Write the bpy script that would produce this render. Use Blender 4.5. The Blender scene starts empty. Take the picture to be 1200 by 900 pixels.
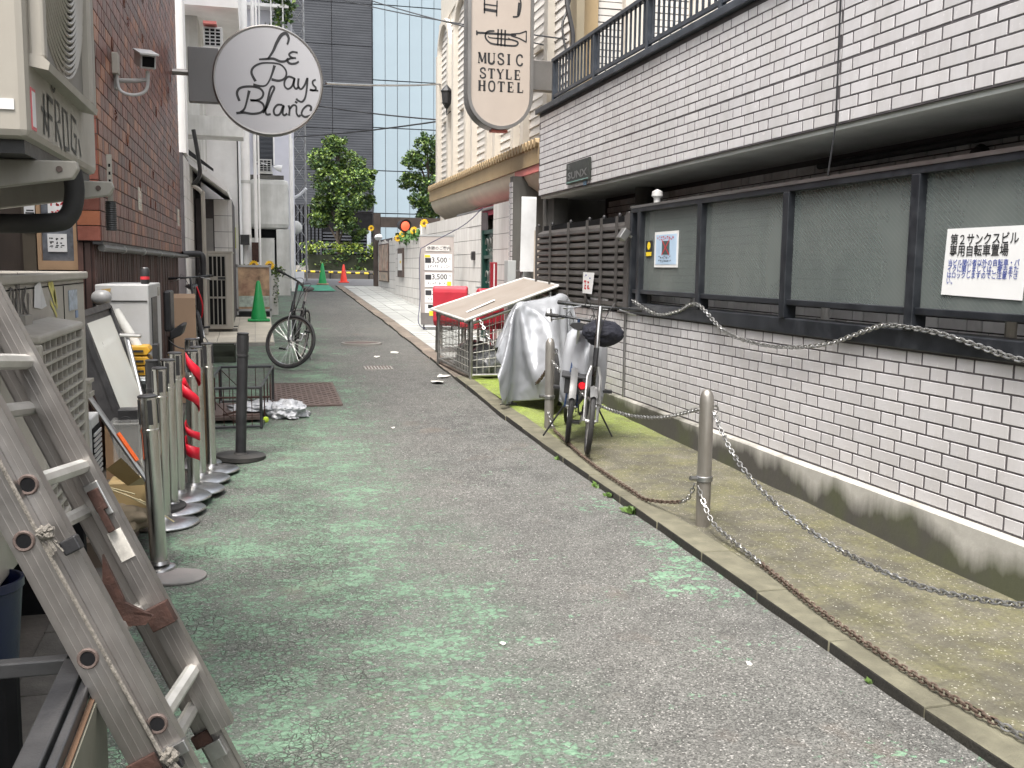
import bpy, bmesh, math, random
from mathutils import Vector, Matrix, noise
random.seed(7)
S = bpy.context.scene; COL = S.collection
PI = math.pi; R = math.radians
# ------------------------------------------------------------------ camera, world, sun, exposure
H = 1.55                                   # eye height
FPX = 1150.0                               # focal length in pixels of a 1200 px wide frame
_y = Vector((-300, 140, -FPX)).normalized()
_u = -Vector((-109, -(FPX * FPX + 32700) / 140, -FPX)).normalized()
_x = _y.cross(_u).normalized(); _u = _x.cross(_y)
cam = bpy.data.cameras.new('camera'); co = bpy.data.objects.new('camera', cam); COL.objects.link(co)
co.matrix_world = Matrix((_x, _y, _u)).to_4x4()
co.location = (0, 0, H)
cam.sensor_fit = 'HORIZONTAL'; cam.sensor_width = 36; cam.lens = 36 * FPX / 1200
cam.clip_start = .05; cam.clip_end = 400
S.camera = co
SUN_EL, SUN_ROT = R(64), R(215)
W = bpy.data.worlds.new('World'); S.world = W; W.use_nodes = True
wn = W.node_tree
sk = wn.nodes.new('ShaderNodeTexSky'); sk.sky_type = 'NISHITA'; sk.sun_disc = False
sk.sun_elevation = SUN_EL; sk.sun_rotation = SUN_ROT; sk.air_density = 1.6; sk.dust_density = 6; sk.ozone_density = .7
hs = wn.nodes.new('ShaderNodeHueSaturation'); hs.inputs['Saturation'].default_value = .35
wn.links.new(sk.outputs[0], hs.inputs['Color']); wn.links.new(hs.outputs[0], wn.nodes['Background'].inputs[0])
wn.nodes['Background'].inputs[1].default_value = .15
sl = bpy.data.lights.new('sun', 'SUN'); sl.energy = 1.5; sl.angle = R(18); sl.color = (1, .96, .9)
so = bpy.data.objects.new('sun', sl); COL.objects.link(so)
_d = Vector((math.sin(SUN_ROT) * math.cos(SUN_EL), math.cos(SUN_ROT) * math.cos(SUN_EL), math.sin(SUN_EL)))
so.rotation_euler = _d.to_track_quat('Z', 'Y').to_euler()
S.view_settings.view_transform = 'Standard'; S.view_settings.look = 'None'
S.view_settings.exposure = 1.45; S.view_settings.gamma = 1
try:
    S.cycles.max_bounces = 8; S.cycles.diffuse_bounces = 4; S.cycles.transparent_max_bounces = 12
    S.cycles.use_denoising = True
except Exception: pass

# ------------------------------------------------------------------ helpers
GP = [(-8, 0), (3, 0), (4.6, .03), (8.5, .115), (10, .185), (12.4, .29), (17.8, .53), (22.9, .717), (28.8, .94), (32, 1.02), (38, 1.08), (130, 1.3)]
def g(y):
    """height of the alley floor at depth y"""
    for (a, p), (b, q) in zip(GP, GP[1:]):
        if y <= b: return p + (q - p) * max(0, (y - a)) / (b - a)
    return GP[-1][1]

def nt_new(name):
    m = bpy.data.materials.new(name); m.use_nodes = True
    return m, m.node_tree, m.node_tree.nodes['Principled BSDF']
def N(nt, t, **k):
    n = nt.nodes.new(t)
    for a, b in k.items():
        if a in n.inputs: n.inputs[a].default_value = b
        else: setattr(n, a, b)
    return n
def ramp(nt, src, a, b, ca=(0, 0, 0, 1), cb=(1, 1, 1, 1)):
    r = N(nt, 'ShaderNodeValToRGB'); r.color_ramp.elements[0].position = a; r.color_ramp.elements[1].position = b
    r.color_ramp.elements[0].color = ca; r.color_ramp.elements[1].color = cb
    nt.links.new(src, r.inputs[0]); return r.outputs[0]
def mixc(nt, fac, a, b, mode='MIX'):
    n = N(nt, 'ShaderNodeMix', data_type='RGBA', blend_type=mode)
    for s, v in ((0, fac), (6, a), (7, b)):
        if hasattr(v, 'links') or isinstance(v, bpy.types.NodeSocket): nt.links.new(v, n.inputs[s])
        else: n.inputs[s].default_value = v if s == 0 else (*v[:3], 1)
    return n.outputs[2]
def mth(nt, op, a, b=0.0, clamp=False):
    n = N(nt, 'ShaderNodeMath', operation=op, use_clamp=clamp)
    for i, v in enumerate((a, b)):
        if isinstance(v, bpy.types.NodeSocket): nt.links.new(v, n.inputs[i])
        else: n.inputs[i].default_value = v
    return n.outputs[0]
def noise_n(nt, vec, scale, detail=4, rough=.6, stretch=None):
    if stretch:
        mp = N(nt, 'ShaderNodeMapping'); mp.inputs['Scale'].default_value = stretch; nt.links.new(vec, mp.inputs[0]); vec = mp.outputs[0]
    n = N(nt, 'ShaderNodeTexNoise', Scale=scale, Detail=detail, Roughness=rough); nt.links.new(vec, n.inputs['Vector']); return n.outputs['Fac']
def mat(name, c, r=.6, m=0, var=.15, vs=5, dirt=0, dc=(.06, .055, .048), ds=2.5, streak=0, bump=.08, bs=90, rnd=0, coat=0, tint=None, spec=.5, rv=.15):
    """everyday surface: base colour with blotches, dirt, streaks, fine relief and piece-to-piece change"""
    M, nt, b = nt_new(name); L = nt.links.new
    tc = N(nt, 'ShaderNodeTexCoord').outputs['Object']
    n1 = noise_n(nt, tc, vs, 5)
    lo = tuple(x * (1 - var) for x in c); hi = tuple(min(1, x * (1 + var)) for x in c)
    col = mixc(nt, ramp(nt, n1, .3, .7), lo, hi)
    if rnd:
        oi = N(nt, 'ShaderNodeObjectInfo').outputs['Random']; gi = N(nt, 'ShaderNodeNewGeometry').outputs['Random Per Island']
        rr = mth(nt, 'FRACT', mth(nt, 'ADD', oi, gi))
        k = mth(nt, 'ADD', mth(nt, 'MULTIPLY', rr, 2 * rnd), 1 - rnd)
        h = N(nt, 'ShaderNodeHueSaturation'); L(k, h.inputs['Value']); L(col, h.inputs['Color']); col = h.outputs[0]
        if tint:
            t2 = mth(nt, 'FRACT', mth(nt, 'MULTIPLY', rr, 7.31))
            col = mixc(nt, ramp(nt, t2, tint[1], min(1, tint[1] + .08)), col, tint[0])
    if dirt:
        n2 = noise_n(nt, tc, ds, 6, .65, (1, 1, .15) if streak else None)
        f = mth(nt, 'MULTIPLY', ramp(nt, n2, .5 - .18 * dirt, .78 - .1 * dirt), min(1, dirt))
        col = mixc(nt, f, col, dc)
    L(col, b.inputs['Base Color'])
    b.inputs['Metallic'].default_value = m; b.inputs['Coat Weight'].default_value = coat
    b.inputs['Specular IOR Level'].default_value = spec
    L(mth(nt, 'ADD', mth(nt, 'MULTIPLY', noise_n(nt, tc, vs * 4, 3), 2 * rv), r - rv, True), b.inputs['Roughness'])
    if bump:
        bp = N(nt, 'ShaderNodeBump', Strength=bump, Distance=.01); L(noise_n(nt, tc, bs, 4), bp.inputs['Height']); L(bp.outputs[0], b.inputs['Normal'])
    return M

class MB:
    """collects geometry for one mesh"""
    def __init__(s): s.v = []; s.f = []; s.k = []; s.mi = 0
    def add(s, vs, fs):
        o = len(s.v); s.v += [tuple(p) for p in vs]
        for f in fs: s.f.append(tuple(i + o for i in f)); s.k.append(s.mi)
        return s
    def m(s, i): s.mi = i; return s
    def obox(s, c, u, v, w):
        c, u, v, w = map(Vector, (c, u, v, w))
        p = [c + a * u + b * v + e * w for e in (-1, 1) for b in (-1, 1) for a in (-1, 1)]
        fs = [(0, 2, 3, 1), (4, 5, 7, 6), (0, 1, 5, 4), (2, 6, 7, 3), (0, 4, 6, 2), (1, 3, 7, 5)]
        if u.cross(v).dot(w) < 0: fs = [f[::-1] for f in fs]
        return s.add(p, fs)
    def box(s, x0, x1, y0, y1, z0, z1):
        return s.obox(((x0 + x1) / 2, (y0 + y1) / 2, (z0 + z1) / 2), ((x1 - x0) / 2, 0, 0), (0, (y1 - y0) / 2, 0), (0, 0, (z1 - z0) / 2))
    def gbox(s, x0, x1, y0, y1, h0, h1):
        """box whose bottom and top follow the floor profile"""
        n = max(1, round((y1 - y0) / .6)); vs = []; fs = [(0, 1, 3, 2), (4 * n, 4 * n + 2, 4 * n + 3, 4 * n + 1)]
        for i in range(n + 1):
            y = y0 + (y1 - y0) * i / n; vs += [(x0, y, g(y) + h0), (x1, y, g(y) + h0), (x0, y, g(y) + h1), (x1, y, g(y) + h1)]
        for i in range(n):
            a = 4 * i; fs += [(a, a + 4, a + 5, a + 1), (a + 2, a + 3, a + 7, a + 6), (a, a + 2, a + 6, a + 4), (a + 1, a + 5, a + 7, a + 3)]
        return s.add(vs, fs)
    def bar(s, p, q, w, h=None, up=(0, 0, 1)):
        p, q = Vector(p), Vector(q); d = q - p; u = Vector(up)
        if d.normalized().cross(u).length < .05: u = Vector((0, 1, 0))
        a = d.cross(u).normalized(); b = a.cross(d).normalized()
        return s.obox((p + q) / 2, a * w / 2, d / 2, b * (h or w) / 2)
    def tube(s, pts, r, n=8, closed=False, caps=True):
        pts = [Vector(p) for p in pts]; k = len(pts); rs = r if isinstance(r, (list, tuple)) else [r] * k
        vs = []; prev = None
        for i, p in enumerate(pts):
            if closed: t = pts[(i + 1) % k] - pts[i - 1]
            else: t = pts[min(i + 1, k - 1)] - pts[max(i - 1, 0)]
            t.normalize()
            if prev is None:
                a = Vector((0, 0, 1)) if abs(t.z) < .9 else Vector((1, 0, 0)); a = (a - t * a.dot(t)).normalized()
            else:
                a = prev - t * prev.dot(t); a = a.normalized() if a.length > 1e-6 else t.orthogonal().normalized()
            prev = a; b = t.cross(a)
            for j in range(n):
                q = 2 * PI * j / n; vs.append(p + (a * math.cos(q) + b * math.sin(q)) * rs[i])
        fs = []
        for i in range(k if closed else k - 1):
            for j in range(n):
                a0 = i * n + j; a1 = i * n + (j + 1) % n; b0 = ((i + 1) % k) * n + j; b1 = ((i + 1) % k) * n + (j + 1) % n
                fs.append((a0, a1, b1, b0))
        if caps and not closed: fs += [tuple(range(n))[::-1], tuple(range((k - 1) * n, k * n))]
        return s.add(vs, fs)
    def lathe(s, prof, c=(0, 0, 0), n=20, ax=(0, 0, 1)):
        """prof: (radius, height) pairs from bottom to top"""
        ax = Vector(ax).normalized(); a = ax.orthogonal().normalized(); b = ax.cross(a); c = Vector(c); vs = []; fs = []
        for r, h in prof:
            for j in range(n):
                q = 2 * PI * j / n; vs.append(c + ax * h + (a * math.cos(q) + b * math.sin(q)) * max(r, 1e-4))
        for i in range(len(prof) - 1):
            for j in range(n): fs.append((i * n + j, i * n + (j + 1) % n, (i + 1) * n + (j + 1) % n, (i + 1) * n + j))
        fs += [tuple(range(n))[::-1], tuple(range((len(prof) - 1) * n, len(prof) * n))]
        return s.add(vs, fs)
    def prism(s, poly, vec):
        """closed planar polygon pushed along vec"""
        p = [Vector(q) for q in poly]; v = Vector(vec); n = len(p)
        nn = sum(((p[i] - p[0]).cross(p[(i + 1) % n] - p[0]) for i in range(n)), Vector())
        if nn.dot(v) > 0: p = p[::-1]
        return s.add(p + [q + v for q in p], [tuple(range(n)), tuple(range(2 * n - 1, n - 1, -1))] + [((i + 1) % n, i, n + i, n + (i + 1) % n) for i in range(n)])
    def quad(s, a, b, c, d): return s.add([a, b, c, d], [(0, 1, 2, 3)])
    def ribbon(s, pts, w, o, u, v, off=0.0, taper=False):
        """flat pen stroke through 2-D pts; w: width or list"""
        o, u, v = Vector(o), Vector(u).normalized(), Vector(v).normalized(); nn = u.cross(v); k = len(pts)
        ws = w if isinstance(w, (list, tuple)) else [w] * k; vs = []
        for i, (x, y) in enumerate(pts):
            a = pts[max(0, i - 1)]; b = pts[min(k - 1, i + 1)]; dx, dy = b[0] - a[0], b[1] - a[1]; l = math.hypot(dx, dy) or 1
            px, py = -dy / l * ws[i] / 2, dx / l * ws[i] / 2
            for e in (1, -1): vs.append(o + u * (x + px * e) + v * (y + py * e) + nn * off)
        return s.add(vs, [(2 * i + 1, 2 * i + 3, 2 * i + 2, 2 * i) for i in range(k - 1)])
    def text(s, body, size, o, u, v, off=.002, weight=0, ax='LEFT', sx=1.0, space=1.0):
        c = bpy.data.curves.new('lettering', 'FONT'); c.body = body; c.size = size; c.align_x = ax; c.offset = weight; c.resolution_u = 2; c.space_character = space
        t = bpy.data.objects.new('lettering', c); COL.objects.link(t)
        dg = bpy.context.evaluated_depsgraph_get(); dg.update()
        me = bpy.data.meshes.new_from_object(t.evaluated_get(dg))
        o, u, v = Vector(o), Vector(u).normalized(), Vector(v).normalized(); nn = u.cross(v)
        s.add([o + u * p.co.x * sx + v * p.co.y + nn * off for p in me.vertices], [tuple(f.vertices) for f in me.polygons])
        bpy.data.objects.remove(t); bpy.data.curves.remove(c); bpy.data.meshes.remove(me); return s
    def mesh(s, name, mats, smooth=False):
        me = bpy.data.meshes.new(name); me.from_pydata(s.v, [], s.f)
        for q in (mats if isinstance(mats, (list, tuple)) else [mats]): me.materials.append(q)
        me.polygons.foreach_set('material_index', s.k)
        if smooth:
            me.polygons.foreach_set('use_smooth', [True] * len(s.f)); me.set_sharp_from_angle(angle=.75)
        me.update(); return me
    def build(s, name, mats, parent=None, smooth=False, bev=0, **p):
        o = bpy.data.objects.new(name, s.mesh(name, mats, smooth)); return link(o, parent, bev, **p)
WORLD_AT = {}
def link(o, parent=None, bev=0, **p):
    COL.objects.link(o)
    if parent is not None:
        o.parent = parent; o.location = -WORLD_AT.get(parent.name, Vector())
    if bev:
        b = o.modifiers.new('edge', 'BEVEL'); b.width = bev; b.segments = 2; b.limit_method = 'ANGLE'; b.angle_limit = R(35)
    for k, v in p.items(): o[k] = v
    return o
def thing(name, label, cat, at=(0, 0, 0), group=None):
    o = bpy.data.objects.new(name, None); COL.objects.link(o); o.location = at; o.empty_display_size = .1
    WORLD_AT[o.name] = Vector(at); tag(o, label, cat, group); return o
def tag(o, label, cat, group=None):
    o['label'] = label; o['category'] = cat
    if group: o['group'] = group
    return o
def struct(o): o['kind'] = 'structure'; return o
def children(o): return [c for c in ALLKIDS.get(o.name, [])]
def dup(root, label=None, group=None, loc=None, rotz=None):
    r = root.copy(); COL.objects.link(r)
    if label: r['label'] = label
    if group: r['group'] = group
    if loc is not None: r.location = loc
    if rotz is not None: r.rotation_euler.z = rotz
    for ch in [c for c in bpy.data.objects if c.parent == root]:
        c = ch.copy(); COL.objects.link(c); c.parent = r
        for gc in [d for d in bpy.data.objects if d.parent == ch]:
            d = gc.copy(); COL.objects.link(d); d.parent = c
    return r
def piece(name, me, parent, loc, rot=(0, 0, 0), sc=(1, 1, 1)):
    o = bpy.data.objects.new(name, me); COL.objects.link(o); o.parent = parent
    o.location = Vector(loc) - WORLD_AT.get(parent.name, Vector()); o.rotation_euler = rot; o.scale = sc; return o
def arc(c, r, a0, a1, n, plane='xz', r2=None):
    out = []
    for i in range(n + 1):
        a = a0 + (a1 - a0) * i / n; p, q = r * math.cos(a), (r2 or r) * math.sin(a)
        out.append({'xz': (c[0] + p, c[1], c[2] + q), 'xy': (c[0] + p, c[1] + q, c[2]), 'yz': (c[0], c[1] + p, c[2] + q)}[plane])
    return out
def spline(pts, n=8):
    """smooth 2-D or 3-D curve through pts"""
    P = [Vector(p) for p in pts]; out = []
    for i in range(len(P) - 1):
        a, b, c, d = P[max(0, i - 1)], P[i], P[i + 1], P[min(len(P) - 1, i + 2)]
        for j in range(n):
            t = j / n; out.append(.5 * (2 * b + (c - a) * t + (2 * a - 5 * b + 4 * c - d) * t * t + (3 * b - a - 3 * c + d) * t ** 3))
    out.append(P[-1]); return [tuple(p) for p in out]

# ------------------------------------------------------------------ materials
def metal(name, c, r=.3, m=1, **k): return mat(name, c, r, m, **{**dict(var=.12, bump=.02, rv=.08), **k})
M_black = mat('black_plastic', (.018, .018, .02), .45, var=.3, dirt=.3, dc=(.08, .075, .07))
M_blackmetal = mat('black_painted_steel', (.022, .023, .026), .4, var=.3, dirt=.4, dc=(.09, .085, .08))
M_rubber = mat('rubber', (.02, .02, .02), .75, var=.3, dirt=.4, dc=(.09, .08, .07))
M_chrome = metal('brushed_chrome', (.58, .57, .54), .22, dirt=.35, dc=(.25, .23, .2))
M_steel = metal('dull_steel', (.42, .42, .42), .38, dirt=.4, dc=(.16, .14, .12))
M_galv = metal('galvanised_steel', (.5, .5, .49), .42, dirt=.7, dc=(.14, .12, .1), ds=6)
M_rust = mat('rusty_steel', (.05, .024, .018), .75, .3, var=.4, vs=25, bump=.3)
M_alu = metal('worn_aluminium', (.42, .4, .385), .42, dirt=.65, dc=(.3, .27, .25), ds=7, streak=1)
M_cream = mat('cream_enamel', (.385, .362, .32), .5, var=.06, dirt=.7, dc=(.27, .24, .2), ds=3, streak=1, bump=.03)
M_creamd = mat('grimy_cream_enamel', (.33, .315, .28), .5, var=.08, dirt=.8, dc=(.2, .18, .15), ds=4, streak=1, bump=.03)
M_white = mat('white_enamel', (.44, .44, .44), .45, var=.06, dirt=.45, dc=(.3, .28, .25), ds=4)
M_paper = mat('white_paper', (.7, .7, .7), .6, var=.03, bump=.02)
M_ink = mat('black_ink', (.02, .02, .022), .5, var=.1, bump=0)
M_blueink = mat('blue_ink', (.03, .06, .3), .5, var=.1, bump=0)
M_redink = mat('red_ink', (.55, .03, .04), .5, var=.1, bump=0)
M_yellow = mat('yellow_paint', (.75, .55, .03), .5, var=.1)
M_dark = mat('dark_void', (.01, .01, .011), .9, var=.3, spec=.1)
M_wood = mat('plain_wood', (.34, .22, .13), .65, var=.25, vs=3, bump=.1)
M_concrete = mat('old_concrete', (.3, .29, .27), .85, var=.2, vs=4, dirt=.7, dc=(.12, .11, .095), ds=1.5, bump=.3, bs=70)
M_darkconc = mat('stained_dark_concrete', (.075, .073, .068), .85, var=.35, vs=2.5, dirt=.6, dc=(.17, .165, .15), ds=2, streak=1, bump=.3)
M_red = mat('red_vinyl', (.5, .035, .055), .4, var=.1, bump=.03, coat=.2)
M_greencone = mat('green_cone_plastic', (.01, .27, .07), .5, var=.1)
M_redcone = mat('red_cone_plastic', (.72, .045, .025), .5, var=.1)
M_bright = mat('white_plaster', (.82, .81, .8), .8, var=.05, dirt=.35, dc=(.45, .43, .39), ds=1.2, streak=1, bump=.1)
M_plaster2 = mat('grey_plaster', (.62, .62, .6), .85, var=.1, dirt=.7, dc=(.24, .23, .2), ds=1.6, streak=1, bump=.2)
# ------------------------------------------------------------------ ground and road
def road_material():
    M, nt, b = nt_new('worn_asphalt'); L = nt.links.new
    tc = N(nt, 'ShaderNodeTexCoord').outputs['Object']
    sep = N(nt, 'ShaderNodeSeparateXYZ'); L(tc, sep.inputs[0]); X, Y = sep.outputs[0], sep.outputs[1]
    big = noise_n(nt, tc, .9, 5); mid = noise_n(nt, tc, 5, 6, .65); fine = noise_n(nt, tc, 55, 6, .7); agg = N(nt, 'ShaderNodeTexVoronoi', Scale=130.0); L(tc, agg.inputs['Vector'])
    base = mixc(nt, ramp(nt, mid, .3, .72), (.07, .07, .066), (.136, .136, .128))
    base = mixc(nt, mth(nt, 'MULTIPLY', ramp(nt, big, .35, .65), .55), base, (.145, .142, .13))
    # aggregate
    agg.inputs['Scale'].default_value = 165
    ag = N(nt, 'ShaderNodeSeparateColor'); L(agg.outputs['Color'], ag.inputs[0])
    base = mixc(nt, .8, base, mixc(nt, ramp(nt, ag.outputs[0], .05, .97), (.3, .3, .3), (1.5, 1.5, 1.5)), 'MULTIPLY')
    base = mixc(nt, mth(nt, 'MULTIPLY', ramp(nt, ag.outputs[1], .93, .98), .8), base, (.36, .35, .33))
    # crazed cracks
    wob = N(nt, 'ShaderNodeMix', data_type='VECTOR'); wob.inputs[0].default_value = .06
    nv = N(nt, 'ShaderNodeTexNoise', Scale=6.0, Detail=4.0); L(tc, nv.inputs['Vector']); L(tc, wob.inputs[4]); L(nv.outputs['Color'], wob.inputs[5])
    mp = N(nt, 'ShaderNodeMapping'); mp.inputs['Scale'].default_value = (.85, 1, 1); L(wob.outputs[1], mp.inputs[0])
    def crack(sc, w):
        v = N(nt, 'ShaderNodeTexVoronoi', feature='DISTANCE_TO_EDGE', Scale=sc); L(mp.outputs[0], v.inputs['Vector'])
        return ramp(nt, v.outputs['Distance'], 0, w, (1, 1, 1, 1), (0, 0, 0, 1))
    c1 = mth(nt, 'MULTIPLY', crack(30, .05), ramp(nt, noise_n(nt, tc, 1.6, 4), .43, .66))
    c2 = mth(nt, 'MULTIPLY', crack(44, .07), ramp(nt, noise_n(nt, tc, 2.6, 4), .42, .62))
    left = ramp(nt, mth(nt, 'ADD', X, mth(nt, 'MULTIPLY', big, .9)), .5, 1.9, (1, 1, 1, 1), (0, 0, 0, 1))
    left.node.color_ramp.elements[0].position = .8
    cr = mth(nt, 'MULTIPLY', mth(nt, 'MAXIMUM', c1, mth(nt, 'MULTIPLY', c2, .8)), mth(nt, 'ADD', mth(nt, 'MULTIPLY', left, .8), .2))
    # flaking green paint: the left lane, and a rim along the right kerb
    XX = mth(nt, 'ADD', X, mth(nt, 'MULTIPLY', noise_n(nt, tc, .9, 6, .65), 1.5))            # ~ x + .75
    lane = ramp(nt, mth(nt, 'MULTIPLY', XX, .4), .58, .84, (1, 1, 1, 1), (0, 0, 0, 1))
    rim = mth(nt, 'MULTIPLY', ramp(nt, mth(nt, 'MULTIPLY', XX, .3), .76, .86), ramp(nt, noise_n(nt, tc, 1.1, 3), .44, .56))
    rim = mth(nt, 'MULTIPLY', rim, ramp(nt, mth(nt, 'MULTIPLY', Y, .1), .58, .66, (1, 1, 1, 1), (0, 0, 0, 1)))
    reg = mth(nt, 'MAXIMUM', lane, rim)
    # the paint survives as small crazed islands, fewer where traffic has worn it
    cells = N(nt, 'ShaderNodeTexVoronoi', Scale=34.0); L(mp.outputs[0], cells.inputs['Vector']); cs_ = N(nt, 'ShaderNodeSeparateColor'); L(cells.outputs['Color'], cs_.inputs[0])
    edge = N(nt, 'ShaderNodeTexVoronoi', feature='DISTANCE_TO_EDGE', Scale=34.0); L(mp.outputs[0], edge.inputs['Vector'])
    patch = noise_n(nt, tc, 2.3, 6, .68, (.8, 1.3, 1)); flake = noise_n(nt, tc, 60, 6, .8)
    s = mth(nt, 'ADD', mth(nt, 'MULTIPLY', patch, 1.25), mth(nt, 'ADD', mth(nt, 'MULTIPLY', cs_.outputs[0], .34), mth(nt, 'MULTIPLY', flake, 1.05)))
    s = mth(nt, 'ADD', s, mth(nt, 'MULTIPLY', ramp(nt, edge.outputs['Distance'], 0, .22), .22))
    s = mth(nt, 'SUBTRACT', s, mth(nt, 'MULTIPLY', cr, .5))
    gm = ramp(nt, mth(nt, 'SUBTRACT', mth(nt, 'MULTIPLY', s, .5), mth(nt, 'MULTIPLY', mth(nt, 'SUBTRACT', 1.0, reg), .17)), .705, .775)
    gm = mth(nt, 'MULTIPLY', gm, .8)
    green = mixc(nt, ramp(nt, mth(nt, 'ADD', mth(nt, 'MULTIPLY', fine, .6), mth(nt, 'MULTIPLY', patch, .4)), .4, .62), (.07, .145, .088), (.22, .39, .255))
    col = mixc(nt, gm, base, green)
    col = mixc(nt, mth(nt, 'MULTIPLY', mth(nt, 'MULTIPLY', lane, ramp(nt, patch, .28, .55)), .36), col, (.115, .16, .117))
    col = mixc(nt, mth(nt, 'MULTIPLY', cr, .8), col, (.024, .022, .02))
    # the edge of an old trench repair wanders up the lane; the repaired strip is smoother and paler
    sx_ = mth(nt, 'ADD', X, mth(nt, 'MULTIPLY', mth(nt, 'SUBTRACT', noise_n(nt, tc, 2.2, 5, .7), .5), .16))
    seam = ramp(nt, mth(nt, 'ABSOLUTE', mth(nt, 'SUBTRACT', sx_, .86)), .004, .012, (1, 1, 1, 1), (0, 0, 0, 1))
    col = mixc(nt, mth(nt, 'MULTIPLY', mth(nt, 'MULTIPLY', seam, ramp(nt, mid, .42, .6)), .4), col, (.05, .047, .044))
    # brown and black stains
    col = mixc(nt, mth(nt, 'MULTIPLY', ramp(nt, noise_n(nt, tc, 1.7, 5), .6, .75), .45), col, (.15, .115, .09))
    col = mixc(nt, mth(nt, 'MULTIPLY', ramp(nt, noise_n(nt, tc, 2.3, 6, .7, (1, 2.0, 1)), .56, .74), .6), col, (.07, .066, .063))
    L(col, b.inputs['Base Color']); b.inputs['Specular IOR Level'].default_value = .35
    L(mth(nt, 'ADD', mth(nt, 'MULTIPLY', mid, .25), .62), b.inputs['Roughness'])
    hgt = mth(nt, 'SUBTRACT', mth(nt, 'ADD', mth(nt, 'MULTIPLY', ag.outputs[2], .35), mth(nt, 'MULTIPLY', gm, .25)), cr)
    bp = N(nt, 'ShaderNodeBump', Strength=.8, Distance=.007); L(mth(nt, 'ADD', hgt, mth(nt, 'MULTIPLY', mid, 1.2)), bp.inputs['Height']); L(bp.outputs[0], b.inputs['Normal'])
    return M
def moss_material(name, wet=1.0):
    M, nt, b = nt_new(name); L = nt.links.new
    tc = N(nt, 'ShaderNodeTexCoord').outputs['Object']
    sep = N(nt, 'ShaderNodeSeparateXYZ'); L(tc, sep.inputs[0])
    mid = noise_n(nt, tc, 3.2, 6, .65); fine = noise_n(nt, tc, 42, 6, .8); big = noise_n(nt, tc, 1.3, 4)
    col = mixc(nt, ramp(nt, mid, .3, .7), (.058, .054, .037), (.14, .13, .098))
    col = mixc(nt, mth(nt, 'MULTIPLY', ramp(nt, noise_n(nt, tc, 4.5, 7, .7), .42, .66), .75), col, (.135, .128, .055))
    moss = mth(nt, 'MULTIPLY', ramp(nt, mth(nt, 'MULTIPLY', mth(nt, 'ADD', sep.outputs[1], mth(nt, 'MULTIPLY', big, 2.6)), .05), .43, .52), ramp(nt, mid, .2, .5))
    moss = mth(nt, 'MULTIPLY', moss, ramp(nt, mth(nt, 'MULTIPLY', sep.outputs[1], .05), .565, .59, (1, 1, 1, 1), (.0, 0, 0, 1)))
    col = mixc(nt, mth(nt, 'MULTIPLY', moss, .92), col, mixc(nt, fine, (.13, .19, .025), (.3, .38, .06)))
    col = mixc(nt, mth(nt, 'MULTIPLY', ramp(nt, noise_n(nt, tc, 2.6, 7, .74), .5, .68), .8), col, (.055, .051, .038))
    sp = N(nt, 'ShaderNodeTexVoronoi', Scale=170.0); L(tc, sp.inputs['Vector']); ss = N(nt, 'ShaderNodeSeparateColor'); L(sp.outputs['Color'], ss.inputs[0])
    col = mixc(nt, .6, col, mixc(nt, ramp(nt, fine, .3, .7), (.3, .3, .3), (1.5, 1.5, 1.5)), 'MULTIPLY')
    col = mixc(nt, ramp(nt, ss.outputs[1], .965, .99), col, (.36, .35, .3))
    L(col, b.inputs['Base Color']); b.inputs['Roughness'].default_value = .85
    bp = N(nt, 'ShaderNodeBump', Strength=.5, Distance=.006); L(mth(nt, 'ADD', fine, mid), bp.inputs['Height']); L(bp.outputs[0], b.inputs['Normal'])
    return M
M_road = road_material(); M_moss = moss_material('mossy_concrete')
M_ground = mat('ground_dirt', (.09, .085, .08), .9, var=.3, vs=3, bump=.3)
M_kerbfar = mat('brown_kerb_stone', (.2, .165, .135), .85, var=.3, vs=8, dirt=.6, bump=.3, rnd=.12)
M_kerbnear = mat('mossy_kerb_stone', (.15, .142, .1), .85, var=.3, vs=9, dirt=.8, dc=(.07, .065, .045), bump=.4, rnd=.1)
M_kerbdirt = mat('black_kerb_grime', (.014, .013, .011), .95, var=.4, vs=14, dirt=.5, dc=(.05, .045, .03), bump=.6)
M_paver = mat('grey_paver', (.36, .37, .36), .8, var=.12, vs=6, dirt=.4, dc=(.17, .17, .16), bump=.2, rnd=.1)
M_leftpave = mat('grimy_left_pavement', (.2, .175, .15), .85, var=.3, vs=4, dirt=.8, dc=(.05, .045, .04), bump=.4, bs=60)

def sheet(name, x0, x1, ys, off, m, nx=8, jit=.0, kind='structure'):
    b = MB(); vs = []; fs = []
    for y in ys:
        for i in range(nx + 1):
            x = x0 + (x1 - x0) * i / nx
            vs.append((x, y, g(y) + off + jit * (noise.noise((x * 1.7, y * 1.7, 0)))))
    for j in range(len(ys) - 1):
        for i in range(nx): a = j * (nx + 1) + i; fs.append((a, a + 1, a + nx + 2, a + nx + 1))
    b.add(vs, fs); return b.build(name, m, None, True, kind=kind)
def frange(a, b, s): return [a + (b - a) * i / max(1, round((b - a) / s)) for i in range(max(1, round((b - a) / s)) + 1)]
sheet('ground', -90, 90, [-20, -8, 0, 3, 4.6, 8.5, 10, 12.4, 17.8, 22.9, 28.8, 32, 38, 60, 130], -.03, M_ground, 12)
sheet('road', -.84, 2.235, frange(-3, 29.4, .3), 0, M_road, 10, .012)
M_street = mat('street_asphalt', (.12, .12, .125), .85, var=.15, bump=.3)
sheet('street', -40, 40, frange(29.4, 36.3, .5), .004, M_street, 20)
sheet('left_pavement', -6, -.84, frange(-3, 29.4, .5), .02, M_leftpave, 10, .01)
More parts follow.
